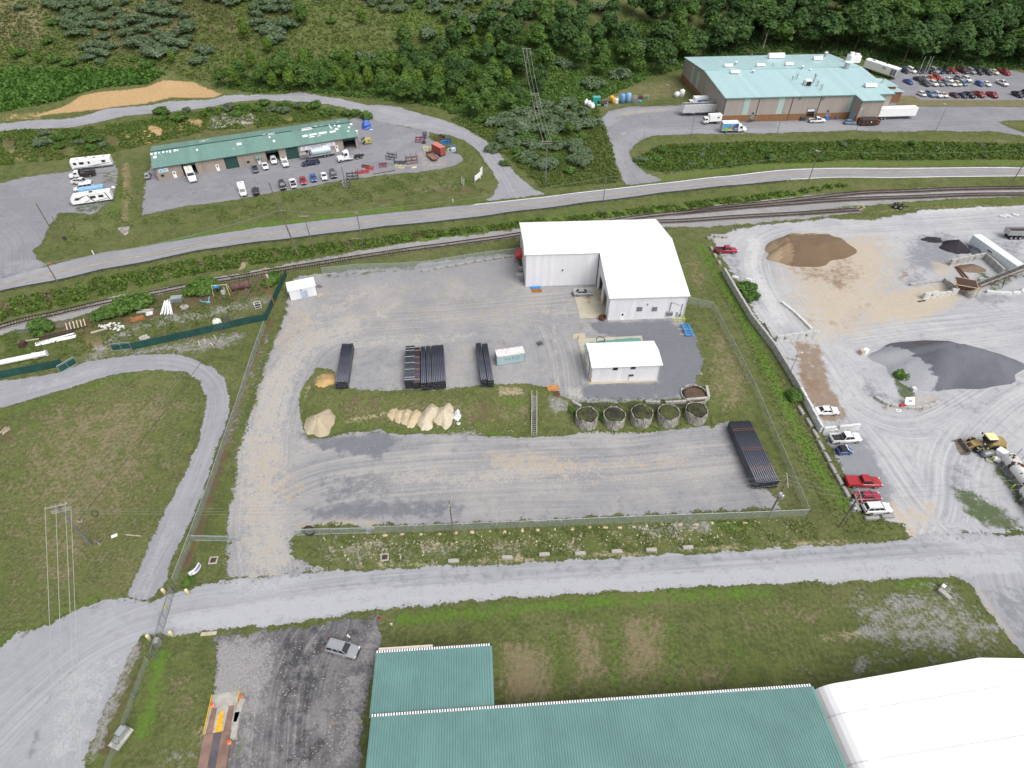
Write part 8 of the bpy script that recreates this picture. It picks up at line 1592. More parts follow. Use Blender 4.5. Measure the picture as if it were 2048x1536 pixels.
# ------------------------------------------------------------------ concrete plant gear
g=G(1921,585);r=thing("feed_hopper","rusty steel feed hopper at the foot of the long conveyor","hopper",g,R(-22))
part("bin",MB().loft([octo(.9,.8,.05,1.2,0),octo(2.3,1.9,.05,2.9,0)],cap=False),M['rust'],r);part("bin_inside",MB().loft([octo(2.2,1.8,.05,2.88,0),octo(.8,.7,.05,1.3,0)],cap=True),M['darkrust'],r);part("rim",MB().tube([(-2.3,-1.9,2.9),(2.3,-1.9,2.9),(2.3,1.9,2.9),(-2.3,1.9,2.9),(-2.3,-1.9,2.9)],.1),paint("tan_steel",(.42,.34,.22),.7,var=.2),r)
for x in(-1.9,1.9):
 for y in(-1.5,1.5):part("leg",MB().beam((x*.6,y*.6,1.4),(x,y,-.2),.18),M['darkrust'],r)
part("grizzly_bars",MB().b2(-2,2,-.06,.06,2.85,2.92).b2(-2,2,.7,.8,2.85,2.92).b2(-2,2,-.8,-.7,2.85,2.92).b2(-.05,.05,-1.7,1.7,2.8,2.86),M['rust'],r)
a=G(1936,582);b=Vector((*P(2090,522,7.0),7.0));b=b+(b-a)*.3
r=thing("conveyor","long inclined belt conveyor rising to the right edge","conveyor",a);d=b-a;dn=d.normalized();sd=Vector((-dn.y,dn.x,0)).normalized();z1=Vector((0,0,1.1))
part("belt",MB().add([z1+sd*.45,z1-sd*.45,d-sd*.45+z1,d+sd*.45+z1]+[z1*.95+sd*.45,z1*.95-sd*.45,d-sd*.45+z1*.95,d+sd*.45+z1*.95],[(0,1,2,3),(7,6,5,4),(0,4,5,1),(2,6,7,3),(1,5,6,2),(0,3,7,4)]),paint("belt_rubber",(.06,.07,.085),.5),r)
for s in(-1,1):
 part("top_chord",MB().beam(z1*.9+sd*s*.6,d+z1*.9+sd*s*.6,.12,.16),paint("tan_steel",(.42,.34,.22),.7,var=.2),r);part("bottom_chord",MB().beam(z1*.2+sd*s*.6,d+z1*.2+sd*s*.6,.12),M['rust'],r)
 n=14
 for k in range(n):part("web_brace",MB().beam(d*(k/n)+z1*(.9 if k%2 else .2)+sd*s*.6,d*((k+1)/n)+z1*(.2 if k%2 else .9)+sd*s*.6,.07),M['rust'],r)
for f in(.35,.7):
 for s in(-1,1):q=a+d*f;part("support_leg",MB().beam(d*f+sd*s*.6,Vector((d.x*f,d.y*f,h(q.x,q.y)-a.z))+sd*s*1.2,.16),M['dksteel'],r)
for k in range(9):part("idler",MB().cyl(d*((k+.5)/9)+z1*1.0+sd*.55,d*((k+.5)/9)+z1*1.0-sd*.55,.07,n=6),M['dksteel'],r)
g=G(1937,592);r=thing("drive_drum","squat pale drum under the conveyor's foot","drum",g,.4);part("shell",MB().lathe((0,0,0),[(1.0,0),(1.1,.3),(1.1,1.3),(.9,1.6),(.05,1.7)],14),M['concrete'],r);part("frame",MB().tube([(-1.2,-1.2,0),(-1.0,-1.0,2.6),(1.2,-.8,2.6),(1.3,-1,0)],.09),paint("tan_steel",(.42,.34,.22),.7,var=.2),r);part("walkway",MB().box((.6,.2,2.6),(2.6,1.4,.1)),M['rust'],r);part("guard_ring",MB().torus((.9,-1.2,1.9),.35,.06,Matrix.Rotation(R(90),3,'X')),M['paleyellow'],r)
planks("long rusty beams leaning across the dirt bin",(1912,534),(1938,566),2,.3,.3,M['rust'],1,.5,name="beam_pile",cat="beams",jit=.2);planks("rusty beams by the sand ramp's outer wall",(1836,604),(1850,602),1,.3,.2,M['darkrust'],1)
cow=newmat("peeling_tank");
def cowm():
 m,nt,b=cow;n=N(nt);v=n.obj();f=n.noise(v,.75,4,.55);e=n.step(f,.535,.56)
 n.put(b.inputs["Base Color"],n.mix(e,(.72,.70,.68),n.mix(n.noise(v,5,2),(.03,.022,.02),(.10,.05,.035))));b.inputs["Roughness"].default_value=.6;return m
CW=cowm()
for i,(pa,pb,lb)in enumerate((((2004,924),(2056,990),"white storage tank with big dark peeling patches, nearest the loader"),((2040,988),(2090,1060),"second patchy white tank cut by the right edge"))):
 a,b=G(*pa),G(*pb);L=math.dist(a[:2],b[:2]);r=thing("storage_tank",lb,"tank",a,heading(a,b));part("shell",MB().lathe((0,0,1.75),[(.2,-.1),(.9,.05),(1.2,.4),(1.2,L-.3),(.9,L+.05),(.2,L+.2)],22,'X'),CW,r,True)
 for x in(L*.2,L*.5,L*.8):part("saddle",MB().box((x,0,.4),(.3,1.9,.9)),M['oldconcrete'],r)
 part("manway",MB().cyl((L*.45,0,2.85),(L*.45,0,3.15),.35),M['rust'],r);part("top_pipe",MB().tube([(L*.1,.0,2.9),(L*.1,0,3.2),(L*.8,0,3.2),(L*.8,0,2.9)],.05),M['paleyellow'],r)
 for x in(.6,1.8):part("vent_pipe",MB().cyl((x,.8,2.4),(x,.8,4.4),.05),M['steel'],r)
g=G(1994,915);r=thing("fuel_cabinet","blue and white fuel dispenser box behind yellow bollards","dispenser",g,R(-60));part("cabinet",MB().box((0,0,1.0),(1.4,1.3,1.8)),M['white'],r);part("blue_front",MB().box((-.72,0,1.0),(.06,1.1,1.4)),paint("fuel_blue",(.04,.16,.55),.5),r);part("roof_plate",MB().box((0,0,1.93),(1.5,1.4,.08)),M['white'],r)
g=G(1972,912);r=thing("fuel_drum","grey horizontal fuel drum at the tank yard's near end","tank",g,R(10));part("shell",MB().lathe((0,0,.75),[(.1,-1.3),(.55,-1.2),(.65,-1.0),(.65,1.0),(.55,1.2),(.1,1.3)],16,'X'),M['steel'],r,True);part("cradle",MB().box((-.7,0,.15),(.2,1.1,.4)).box((.7,0,.15),(.2,1.1,.4)),M['dksteel'],r)
g=G(1990,924);r=thing("white_tote","small white tote on yellow legs beside the fuel dispenser","tote",g,R(-30));part("tote",cbox(MB(),(0,0,.8),(1.1,.8,.7),.1),M['white'],r);part("stand",MB().beam((-.4,-.3,0),(-.4,-.3,.5),.08).beam((.4,-.3,0),(.4,-.3,.5),.08).beam((-.4,.3,0),(-.4,.3,.5),.08).beam((.4,.3,0),(.4,.3,.5),.08),M['lime'],r)
solid("concrete_slab",MB().box((0,0,.15),(1.1,.8,.3)),M['concrete'],"small square slab at the tank yard's grass edge","slab",G(1977,923),-.5)
for i,(px,py)in enumerate(((1969,905),(1985,903),(1980,921),(2007,903),(2022,978))):bollard(px,py,"%s yellow bollard from the left around the plant's fuel tanks"%nth((1,2,0,3,4)[i]if i<4 else 4),1.3,M['lime'])
solid("red_pump",MB().box((0,0,.6),(.5,1.2,.5)).box((.4,.2,.9),(.3,.5,.3)),M['red'],"red pump between fuel dispenser and patchy tank","pump",G(2004,922),-.6)
r=thing("site_sign","tilted white and blue site sign on the stone barrier","sign",G(1817,814)+Vector((0,0,.6)),R(4));part("board",MB().add([(-1.1,0,0),(1.0,0,0),(1.3,1.2,1.0),(-.6,1.2,1.0)],[(0,1,2,3)]),M['white'],r);part("emblem",MB().add([(-.3,.37,.35),(.5,.37,.35),(.6,.77,.68),(-.1,.77,.68)],[(0,1,2,3)]),paint("sign_slate",(.20,.26,.38),.6),r);part("prop",MB().beam((0,.8,-.6),(.1,1.1,.9),.08),M['wood'],r)
solid("red_box",MB().box((0,0,.25),(1.3,.5,.35)),M['red'],"bright red box on the ground before the stone barrier","box",G(1802,816)+Vector((0,0,.5)),.05);r=thing("board_panel","white board with a dark square lying before the barrier","board",G(1797,821),.1);part("panel",MB().box((0,0,.05),(.9,.7,.05)),M['white'],r);part("square",MB().box((0,0,.08),(.35,.3,.02)),M['black'],r)
for i,(px,py)in enumerate(((1772,818),(1844,823))):
 r=thing("road_barricade","%s orange and white barricade at the stone barrier"%("left","right")[i],"barricade",G(px,py),R(40));part("board",MB().box((0,0,.75),(1.0,.06,.3)),M['orange'],r);part("stripe",MB().box((.15,-.035,.75),(.2,.02,.3)).box((-.3,-.035,.75),(.2,.02,.3)),M['white'],r);part("leg",MB().beam((-.4,-.3,0),(-.4,.0,.9),.06).beam((.4,-.3,0),(.4,0,.9),.06).beam((-.4,.3,0),(-.4,0,.9),.06).beam((.4,.3,0),(.4,0,.9),.06).beam((-.45,0,.88),(.45,0,.88),.06),M['paleyellow'],r)
for i,(px,py)in enumerate(((1722,708),(1729,706))):solid("tan_crate",MB().box((0,0,.55),(1.0,.9,1.1)),M['paleswood']if i==0 else M['white'],"%s crate at the stone heap's left tip"%("tan","white")[i],"crate",G(px,py),.3)
for i,(px,py)in enumerate(((1826,769),(1826,781))):solid("white_block",MB().box((0,0,.4),(.8,.9,.7)),whitec,"%s pale crate in the weeds of the plant island"%("far","near")[i],"crate",G(px,py),.1)
for i,(px,py)in enumerate(((2005,433),(2016,432),(2030,430))):planks("%s pale slab pile beside the siding's right end"%("left","middle","right")[i],(px-6,py),(px+6,py+3),2,.5,.2,whitec,2,.1,name="slab_pile",cat="slabs")
# ------------------------------------------------------------------ storage row by the plant
def tank_v(label,px,py,r_,hgt,mat,name="storage_tank",group=None):
 r=thing(name,label,"tank",G(px,py),0,group);part("shell",MB().lathe((0,0,0),[(r_,0),(r_,hgt*.86),(r_*.8,hgt*.96),(r_*.2,hgt)],18),mat,r,True);part("lid",MB().cyl((0,0,hgt-.02),(0,0,hgt+.12),r_*.3),mat,r);part("band",MB().lathe((0,0,0),[(r_*1.01,hgt*.42),(r_*1.01,hgt*.45)],18),M['galv'],r);return r
tank_v("left of two tall blue tanks on the plant's grass",1244,206,1.05,3.4,M['ibcblue']);tank_v("right of two tall blue tanks on the plant's grass",1256,205.5,1.0,3.6,paint("tank_pale_blue",(.20,.40,.66),.45));tank_v("farther of two yellow tanks in the storage row",1222.5,205,.85,2.6,paint("tank_amber",(.55,.33,.05),.5));tank_v("nearer of two yellow tanks in the storage row",1226.5,208,.75,2.4,paint("tank_amber_b",(.60,.38,.08),.5));tank_v("upright white tank by the plant's left wall",1363,195,1.0,3.0,M['white']);
g=G(1354,194);r=thing("white_drum","white barrel tank lying beside the upright white tank","tank",g,R(35));part("shell",MB().lathe((0,0,1.0),[(.3,-1.2),(.85,-1.0),(1.0,-.6),(1.0,.6),(.85,1.0),(.3,1.2)],18,'X'),M['white'],r,True);part("cradle",MB().box((0,0,.15),(1.4,1.4,.3)),M['paleswood'],r)
bagm=paint("bulk_bag",(.74,.74,.75),.8,var=.08,scale=2,bump=.02)
for i,(px,py)in enumerate(((1172.5,210),(1179,213),(1184,217))):
 r=thing("bulk_bag","%s white bulk bag at the storage row's left end"%("far","middle","near")[i],"bag",G(px,py),random.random(),"white bulk bags");part("bag",MB().loft([octo(.7,.65,.2,0),octo(.85,.8,.25,.6),octo(.8,.75,.25,1.4),octo(.4,.4,.15,1.9),octo(.25,.25,.1,2.2)]),bagm,r,True)
g=G(1192,208);r=thing("green_container","teal green chest container in the storage row","container",g,R(5));part("box",cbox(MB(),(0,0,1.3),(3.0,2.0,2.6),.12),paint("teal_chest",(.03,.26,.22),.5),r);part("lid",cbox(MB(),(0,0,2.68),(3.1,2.1,.18),.1),paint("teal_lid",(.07,.36,.31),.5),r);part("front_gap",MB().box((.6,-1.01,.8),(.7,.04,1.4)),M['black'],r)
g=G(1197,214);r=thing("green_drum","small green drum below the teal container","drum",g);part("drum",MB().lathe((0,0,.55),[(.2,-.8),(.55,-.7),(.55,.7),(.2,.8)],14,'X'),paint("drum_green",(.04,.25,.10),.5),r);part("stand",MB().box((0,0,.1),(1.3,.8,.2)),M['black'],r)
g=G(1207,211);r=thing("covered_pump","blue pump set under a brown arched cover","pump",g,R(-8));part("cover",MB().loft([[(x,math.cos(math.pi*k/8)*1.1,.9+math.sin(math.pi*k/8)*.7)for k in range(9)]for x in(-1.5,1.3)],cap=False,closed=False),M['darkrust'],r);part("pump_body",MB().box((.9,-.3,.7),(1.2,1.0,1.2)),paint("pump_pale_blue",(.25,.45,.55),.5),r);part("wheel_rim",MB().torus((-1.5,0,.6),.5,.1,Matrix.Rotation(R(90),3,'Y')),M['tyre'],r)
def cage(label,px,py,w,d_,hgt,mat,fill=None,az=0.0,name="tote_cage"):
 r=thing(name,label,"cage",G(px,py),az)
 for x in(-w/2,w/2):
  for y in(-d_/2,d_/2):part("upright",MB().beam((x,y,0),(x,y,hgt),.07),mat,r)
 for z in(.15,hgt*.5,hgt):part("hoop",MB().tube([(-w/2,-d_/2,z),(w/2,-d_/2,z),(w/2,d_/2,z),(-w/2,d_/2,z),(-w/2,-d_/2,z)],.04,5),mat,r)
 if fill:part("tote",cbox(MB(),(0,0,hgt*.45),(w*.85,d_*.85,hgt*.75),.12),fill,r)
 return r
cage("white caged tote between the yellow and blue tanks",1233,207,1.3,1.2,2.2,M['galv'],M['white']);cage("grey stacked cages right of the blue tanks",1269.5,206,1.8,1.4,2.4,M['galv'],M['steel']);cage("low brown machine frame right of the stacked cages",1280.5,197,2.0,1.4,1.2,M['dksteel'],M['rust']);cage("green-filled low cage at the storage row's right end",1291,197,2.2,1.4,1.0,M['galv'],paint("moss_fill",(.10,.16,.05),.9))
g=G(1279.5,205);r=thing("blue_barrel","small bright blue barrel lying on the plant's grass","barrel",g,.2);part("barrel",MB().lathe((0,0,.4),[(.2,-.6),(.4,-.55),(.4,.55),(.2,.6)],12,'X'),paint("cyan_blue",(.03,.36,.62),.5),r,True);part("hoop",MB().torus((.2,0,.4),.4,.03,Matrix.Rotation(R(90),3,'Y'),14,4),M['blue'],r)
# clutter along the plant wall
solid("white_board",MB().box((0,0,.6),(.8,.1,1.0)),M['white'],"white board leaning by the plant's dock","board",G(1578,240),.2);cage("dark machine on legs left of the dock door",1604,241,2.0,1.2,1.6,M['dksteel'],M['dksteel']);cage("blue steel skip at the dock's right stairs",1652,240,1.5,1.2,1.4,M['blue'],M['blue']);cage("rusty wire stand right of the plant's dock",1665,239,2.0,1.0,1.6,M['rust']);solid("blue_bin",MB().lathe((0,0,0),[(.4,0),(.45,1.0),(.3,1.1)],10),M['blue'],"blue bin by the plant's brick wall","bin",G(1672,238));tank_v("short grey propane bottle left of the dock",1586,240,.4,1.8,M['galv'],"gas_bottle")
# ------------------------------------------------------------------ workshop scrap and signs
g=G(876,312);a,b=G(868,303),G(891,316);r=thing("red_container","faded red cargo box with white wheel hub beside it","container",G(877,308),heading(a,b));part("body",MB().box((0,.2,1.6),(5.2,2.2,2.6)),ribbed("faded_red_side",(.28,.055,.045),.3,'X',.6),r);part("roof",MB().box((0,.2,2.93),(5.25,2.25,.06)),paint("faded_red_roof",(.50,.17,.13),.7,var=.15),r);part("wheel",MB().torus((2.4,-1.1,.5),.4,.14,Matrix.Rotation(R(90),3,'X')),M['tyre'],r);part("door_bar",MB().cyl((2.63,.6,.4),(2.63,.6,2.8),.04).cyl((2.63,-.2,.4),(2.63,-.2,2.8),.04),M['galv'],r);part("sill",MB().box((0,.2,.25),(5.2,1.6,.3)),M['darkrust'],r)
a,b=G(857,309),G(874,324);r=thing("flat_trailer","rusty brown flat trailer in front of the red container","trailer",G(865,318),heading(a,b));part("deck",MB().box((0,0,.8),(5.4,2.1,.14)),paint("rust_deck",(.24,.115,.075),.8,var=.2,scale=1),r);part("rim",MB().tube([(-2.7,-1.05,.9),(2.7,-1.05,.9),(2.7,1.05,.9),(-2.7,1.05,.9),(-2.7,-1.05,.9)],.07),M['darkrust'],r);part("headboard",MB().box((-2.7,0,1.2),(.08,2.1,.7)),M['darkrust'],r);wheels(r,[(-.3,1.05),(-.3,-1.05),(.6,1.05),(.6,-1.05)],.36,.22)
g=G(735,288);r=thing("yellow_compressor","old yellow compressor with raised dark lid beside the workshop","compressor",g,R(15));part("body",cbox(MB(),(.3,0,1.2),(2.2,1.5,1.6),.15),paint("dull_yellow",(.40,.36,.11),.6,var=.2),r);part("raised_lid",MB().add([(-1.9,-.8,1.5),(-.7,-.8,2.3),(-.7,.8,2.3),(-1.9,.8,1.5)],[(0,1,2,3)]),M['dksteel'],r);part("port",MB().torus((.7,-.78,1.3),.25,.06,Matrix.Rotation(R(90),3,'X')),M['black'],r);part("axle_frame",MB().box((0,0,.35),(3.0,.8,.2)),M['darkrust'],r);wheels(r,[(-.8,.8),(-.8,-.8)],.45,.3)
g=G(734,257);r=thing("blue_tarp_stack","stack under a bright blue tarp by the workshop's far corner","tarp",g,R(25));part("tarp",MB().loft([octo(1.5,1.3,.4,0),octo(1.4,1.2,.4,1.6),octo(.9,.5,.3,2.7),octo(.3,.2,.1,3.1)]),paint("blue_tarp",(.03,.10,.42),.5,var=.2,scale=2),r);part("tie",MB().tube([(-1.5,-1.35,.3),(1.5,-1.35,.9)],.03),M['white'],r)
solid("white_scrap",MB().box((0,0,.1),(1.6,.5,.15)),M['white'],"white strip lying near the blue tarp","scrap",G(741,259),-.3);solid("orange_scrap",MB().box((0,0,.1),(1.0,.4,.15)),M['orange'],"torn orange-white panel at the workshop's right end","scrap",G(714,262),-.6)
def frame_rack(label,px,py,w,d_,hgt,mat,az=0.0,name="equipment_frame"):
 r=thing(name,label,"equipment",G(px,py),az,"equipment frames on the workshop lot")
 for x in np.linspace(-w/2,w/2,3).tolist():
  for y in(-d_/2,d_/2):part("upright",MB().beam((x,y,0),(x,y+.1,hgt*random.uniform(.7,1.05)),.12),mat,r)
  part("cross_bar",MB().beam((x,-d_/2,hgt*.4),(x,d_/2,hgt*.4),.12),mat,r)
 for y in(-d_/2,d_/2):part("long_bar",MB().beam((-w/2,y,hgt*.45),(w/2,y,hgt*.45),.14),mat,r);part("base_bar",MB().beam((-w/2,y,.12),(w/2,y,.12),.16),mat,r)
 part("toolbar",MB().box((0,0,hgt*.75),(w*1.1,.22,.2)),mat,r);return r
burg=paint("burgundy_steel",(.20,.02,.05),.6,var=.2)
for a in(("grey tined frame, first from the crossarm pole",693,370,2.2,2.2,1.6,M['galv']),("dark tined frame beside the crossarm pole",706,356,3.4,2.4,2.2,M['dksteel']),("long red toothed frame on the lot's edge",725,346,4.0,1.2,1.0,M['red']),("small rusty frame behind the long red frame",731,334,2.0,1.2,.8,M['rust']),("red frame with a pale seat on the lot's edge",740,339,2.2,1.4,1.2,M['red']),("crumpled red harrow on the lot",766,332,2.2,2.2,1.2,burg),("grey flat harrow right of the crumpled red one",780,329,2.4,1.8,.8,M['galv']),("tall dark cultivator with top bar",783,318,3.0,1.8,2.4,M['dksteel']),("low dark cultivator gang",800,327,3.6,1.4,1.0,M['dksteel']),("tall rusty press frame on the lot",824,325,3.6,2.2,2.6,M['rust']),("pale angled frame on the lot's grass edge",800,335,3.0,1.2,.8,M['paleyellow']),("burgundy baler left of the red container",841,283,3.0,2.0,2.0,burg),("dark post machine behind the burgundy baler",850,276,1.2,1.2,2.6,M['dksteel']),("rusty machine behind the red container",876,280,2.6,1.8,1.4,M['rust']),("pale yellow jumble left of the red container",855,299,2.4,2.0,1.2,M['paleyellow']),("blue implement behind the red container",890,288,2.6,1.8,1.4,M['blue']),("dark blue implement at the grass island",895,285,2.2,1.6,1.6,paint("navy_steel",(.02,.05,.22),.6)),("grey-blue box frame right of the red container",905,296,2.0,1.6,1.2,M['steel'])):
 frame_rack(*a,az=R(random.uniform(-25,25)))
for i,(px,py)in enumerate(((882,273),(887,275),(899,302),(848,287))):solid("tyre",MB().torus((0,0,.35),.55,.2,Matrix.Rotation(R(random.uniform(0,60)),3,'X'),16,6),M['tyre']if i!=2 else paint("pale_green_ring",(.40,.52,.35),.6),("big black tyre behind the red container, left","big black tyre behind the red container, right","pale green ring beside the red container","black tyre below the burgundy baler")[i],"tyre",G(px,py))
cage("white and blue machine box at the grass island's edge",907,303,1.6,1.2,1.6,M['blue'],M['white'],R(-20));planks("long rusty rail lying along the lot's grass edge",(745,349),(790,342),1,.25,.2,M['rust'],1);planks("thin pale boards on the lot's grass edge",(812,333),(836,331),1,.2,.12,M['paleswood'],1);planks("short pale plank stack by the press frame",(824,336),(834,335),2,.4,.2,M['paleyellow'],1)
for i,(pa,pb,hh,lb)in enumerate((((950,367),(961,358),2.4,"larger white sign board on the grass by the road bend"),((961,357),(965,351),3.0,"narrow upright white sign board beside the larger one"))):
 a,b=G(*pa),G(*pb);r=thing("sign_board",lb,"sign",a,heading(a,b));L=math.dist(a[:2],b[:2]);part("board",MB().b2(0,L,-.05,.05,.8,hh),M['white'],r)
 for x in(.15,L-.15):part("post",MB().beam((x,.08,-.2),(x,.08,hh),.1),M['white'],r)
g=G(925,370);r=thing("white_rack","leaning white pipe rack on the grass left of the sign boards","rack",g,R(-60));
for s in(-.8,.8):part("leg",MB().beam((s,0,0),(s*.9,.3,2.2),.08),M['white'],r)
for z in(.5,1.1,1.7):part("rung",MB().beam((-.8,z*.14,z),(.8,z*.14,z),.07),M['white'],r)
for i,(px,py)in enumerate(((906,405),(662,434))):solid("marker_post",MB().box((0,0,.6),(.15,.1,1.2)),M['white']if i==0 else M['wood'],("white marker post on the highway verge left of the road mouth","dark marker post on the highway verge left of the yard")[i],"post",G(px,py))
solid("marker_post",MB().box((0,0,.6),(.25,.1,1.2)),M['white'],"white marker post on the left highway verge","post",G(188,509));solid("traffic_cone",MB().lathe((0,0,0),[(.22,0),(.2,.05),(.05,.7),(.01,.72)],10),M['orange'],"small orange cone at the left lot's highway mouth","cone",G(101,528))
# ------------------------------------------------------------------ scrap strip by the railway
a,b=G(-12,733),G(96,711);r=thing("steel_pipe","big white flanged pipe lying above the screened fence","pipe",a+Vector((0,0,.6)),heading(a,b));L=math.dist(a[:2],b[:2]);part("tube",MB().lathe((0,0,0),[(.58,-4),(.58,L)],18,'X'),M['white'],r,True)
for x in(L-2.4,L-2.0,L):part("flange",MB().lathe((0,0,0),[(.72,x-.08),(.72,x+.08)],18,'X'),M['white'],r)
r=thing("plastic_pipes","fan of long white plastic pipes by the railway","pipes",G(335,634),0)
for k in range(16):
 p,q=G(322+k*1.6+random.uniform(-1,1),632-random.uniform(0,4)),G(330+k*.7+random.uniform(-1,1),603+random.uniform(0,4));part("pipe",MB().cyl(p-r.location+Vector((0,0,.15+.12*(k%4))),q-r.location+Vector((0,0,.2+.12*(k%4))),.10,n=8),M['white'],r)
for k,(pa,pb)in enumerate((((346,630),(340,608)),((346,634),(343,607)))):p,q=G(*pa),G(*pb);solid("plastic_pipe",MB().cyl((0,0,.1),q-p+Vector((0,0,.1)),.12,n=8),M['white']if k==0 else M['steel'],("single white pipe lying right of the pipe fan","single grey pipe lying right of the pipe fan")[k],"pipe",p)
planks("long white and pale sheets lying in the scrap strip",(72,690),(152,670),3,.5,.12,M['white'],1,.1,name="sheet_pile",cat="sheets",jit=.3);planks("rusty brown beam behind the white sheets",(78,678),(146,663),2,.5,.3,M['darkrust'],1);planks("pale pole lying left of the white sheets",(38,685),(98,676),1,.25,.2,M['paleswood'],1);planks("thin grey rods lying in grass near the railway",(36,665),(82,661),4,.08,.08,M['steel'],1,.15);planks("grey timber stack near the rack of posts",(112,652),(144,647),5,.25,.15,M['wood'],2,.25);planks("reddish timber stack below the railway bushes",(264,643),(289,636),4,.3,.25,M['redwood'],2,.1);planks("pale slabs right of the reddish timbers, lower",(291,630),(305,627),2,.6,.25,whitec,1,.1);planks("pale slabs right of the reddish timbers, upper",(276,624),(306,622),2,.5,.25,M['concrete'],1,.2);planks("pale beam lying on bare soil in the scrap strip",(183,667),(216,658),1,.4,.3,M['paleswood'],1);planks("dark timbers behind the light blue frame",(400,592),(423,588),3,.25,.2,M['wood'],2,.1)
g=G(154,656);r=thing("post_rack","row of six pale posts standing in the scrap strip","posts",g,R(25))
for k in range(6):part("post",MB().beam((-1.8+k*.72,-.4,0),(-1.7+k*.72,.9,1.4),.22),M['paleswood'],r)
part("base_beam",MB().box((0,-.4,.12),(4.6,.3,.25)),M['darkrust'],r)
solid("brown_bin",MB().box((0,0,.5),(1.2,1.5,1.0),0,.9),M['darkrust'],"small brown steel bin left of the pale sheets","bin",G(47,692),.2)
r=thing("pallet_stack","stack of grey pallets behind the white pipe fan","pallets",G(355,602),R(10))
for k in range(6):
 pl_=part("pallet",MB().box((0,0,.14+k*.2),(2.6,1.6,.05)),M['galv'],r)
 for y in(-.7,0,.7):part("bearer",MB().box((0,y,.06+k*.2),(2.6,.12,.1)),M['steel'],pl_)
rocks("rubble","grey rubble patch right of the white pipe fan",[(360,612),(375,608),(378,618),(365,621)],60,.12,.3,M['rock'])
rocks("rubble","pale rubble patch against the screened fence",[(278,675),(292,670),(300,676),(282,682)],60,.12,.3,M['concrete']);rocks("rubble","scattered pale scrap on bare soil",[(195,650),(230,645),(255,652),(240,664),(205,660)],40,.15,.4,whitec)
lbm=paint("light_blue_steel",(.16,.38,.46),.5,var=.2);r=thing("bent_rack","bent light blue steel frame in the scrap strip","frame",G(411,604),R(10));part("bar",MB().beam((-1.3,.6,.3),(-.6,-.3,.3),.18),lbm,r);part("bar",MB().beam((-.6,-.3,.3),(.9,-.5,.3),.18),lbm,r);part("bar",MB().beam((.9,-.5,.3),(1.0,.9,.8),.18),lbm,r);part("base_plate",MB().box((.8,-.5,.15),(.9,.4,.2)),lbm,r)
r=thing("swing_frame","pale tubular stand holding a blue barrel near the railway","stand",G(446,588),R(8))
for x in(-2.0,1.8):
 for y in(-.9,.9):part("leg",MB().cyl((x,y,0),(x*.9,y*.3,2.6),.06,n=6),M['paleyellow'],r)
part("top_bar",MB().cyl((-1.8,0,2.6),(1.65,0,2.6),.06,n=6),M['paleyellow'],r);part("barrel",MB().lathe((-.9,0,2.2),[(.2,-.6),(.42,-.5),(.42,.5),(.2,.6)],12,'X'),M['blue'],r);part("pump",MB().box((.2,0,.5),(.8,.7,.9)).cyl((.7,0,.4),(.7,0,1.8),.12),paint("pump_grey_green",(.36,.44,.42),.6),r)
a,b=G(464,581),G(501,574);r=thing("rusty_tank","long rusty brown cylinder tank beside the railway","tank",a,heading(a,b));L=math.dist(a[:2],b[:2]);part("shell",MB().lathe((0,0,.95),[(.2,-.1),(.8,0),(.92,.3),(.92,L-.3),(.8,L),(.2,L+.1)],18,'X'),paint("rusty_tank_shell",(.10,.055,.052),.8,var=.35,scale=1.2,wear=(.22,.15,.13),wear_amt=.12),r,True);part("cradle",MB().box((1,0,.15),(.3,1.4,.4)).box((L-1,0,.15),(.3,1.4,.4)),M['wood'],r)
r=thing("round_tank","round cream tank standing behind the screened fence","tank",G(437,652),0);part("ball",MB().lathe((0,0,.0),[(.5,0),(.95,.4),(1.05,1.0),(.9,1.6),(.5,1.95),(.05,2.05)],16),paint("cream_tank",(.62,.62,.52),.5),r,True);part("fitting",MB().cyl((0,0,2.0),(0,0,2.25),.25),M['galv'],r)
cage("dark metal chair frame right of the round cream tank",452,640,1.4,1.0,1.1,M['dksteel'],None,.3);cage("white small machine left of the shed fence",517,615,1.4,1.0,1.4,M['white'],M['dksteel'],.4)
for i,(px,py,m_)in enumerate(((475,648,M['blue']),(486,645,M['galv']),(454,655,M['white']))):solid("fence_plaque",MB().lathe((0,0,1.2),[(.4,-.03),(.4,.03)],14,'Y'),m_,("blue round plate hung on the screened fence","pale round plate hung on the screened fence","white round plate low on the screened fence")[i],"plate",G(px,py)+Vector((0,-.1,0)),.2)
for i,(pa,pb)in enumerate((((397,682),(399,690)),((408,679),(411,685)),((428,671),(433,679)),((421,686),(427,693)))):p,q=G(*pa),G(*pb);solid("yellow_stake",MB().beam((0,0,.1),q-p+Vector((0,0,.1)),.12),M['paleyellow'],"%s pale stake on bare soil below the screened fence"%nth(i),"stake",p,0,"pale stakes below the screened fence")
for i,(px0,py0,px1,py1)in enumerate(((221,347,231,350),(216,352,236,355))):
 p,q=G(px0,py0),G(px1,py1);solid("timber_pole",MB().beam((0,0,.1),q-p+Vector((0,0,.1)),.2),M['paleswood'],"%s pale pole lying behind the stake truck"%("far","near")[i],"pole",p)
solid("white_bag",cbox(MB(),(0,0,.25),(1.0,.7,.5),.15),M['white'],"small white bag on the left lot's grassy edge","bag",G(227,376))
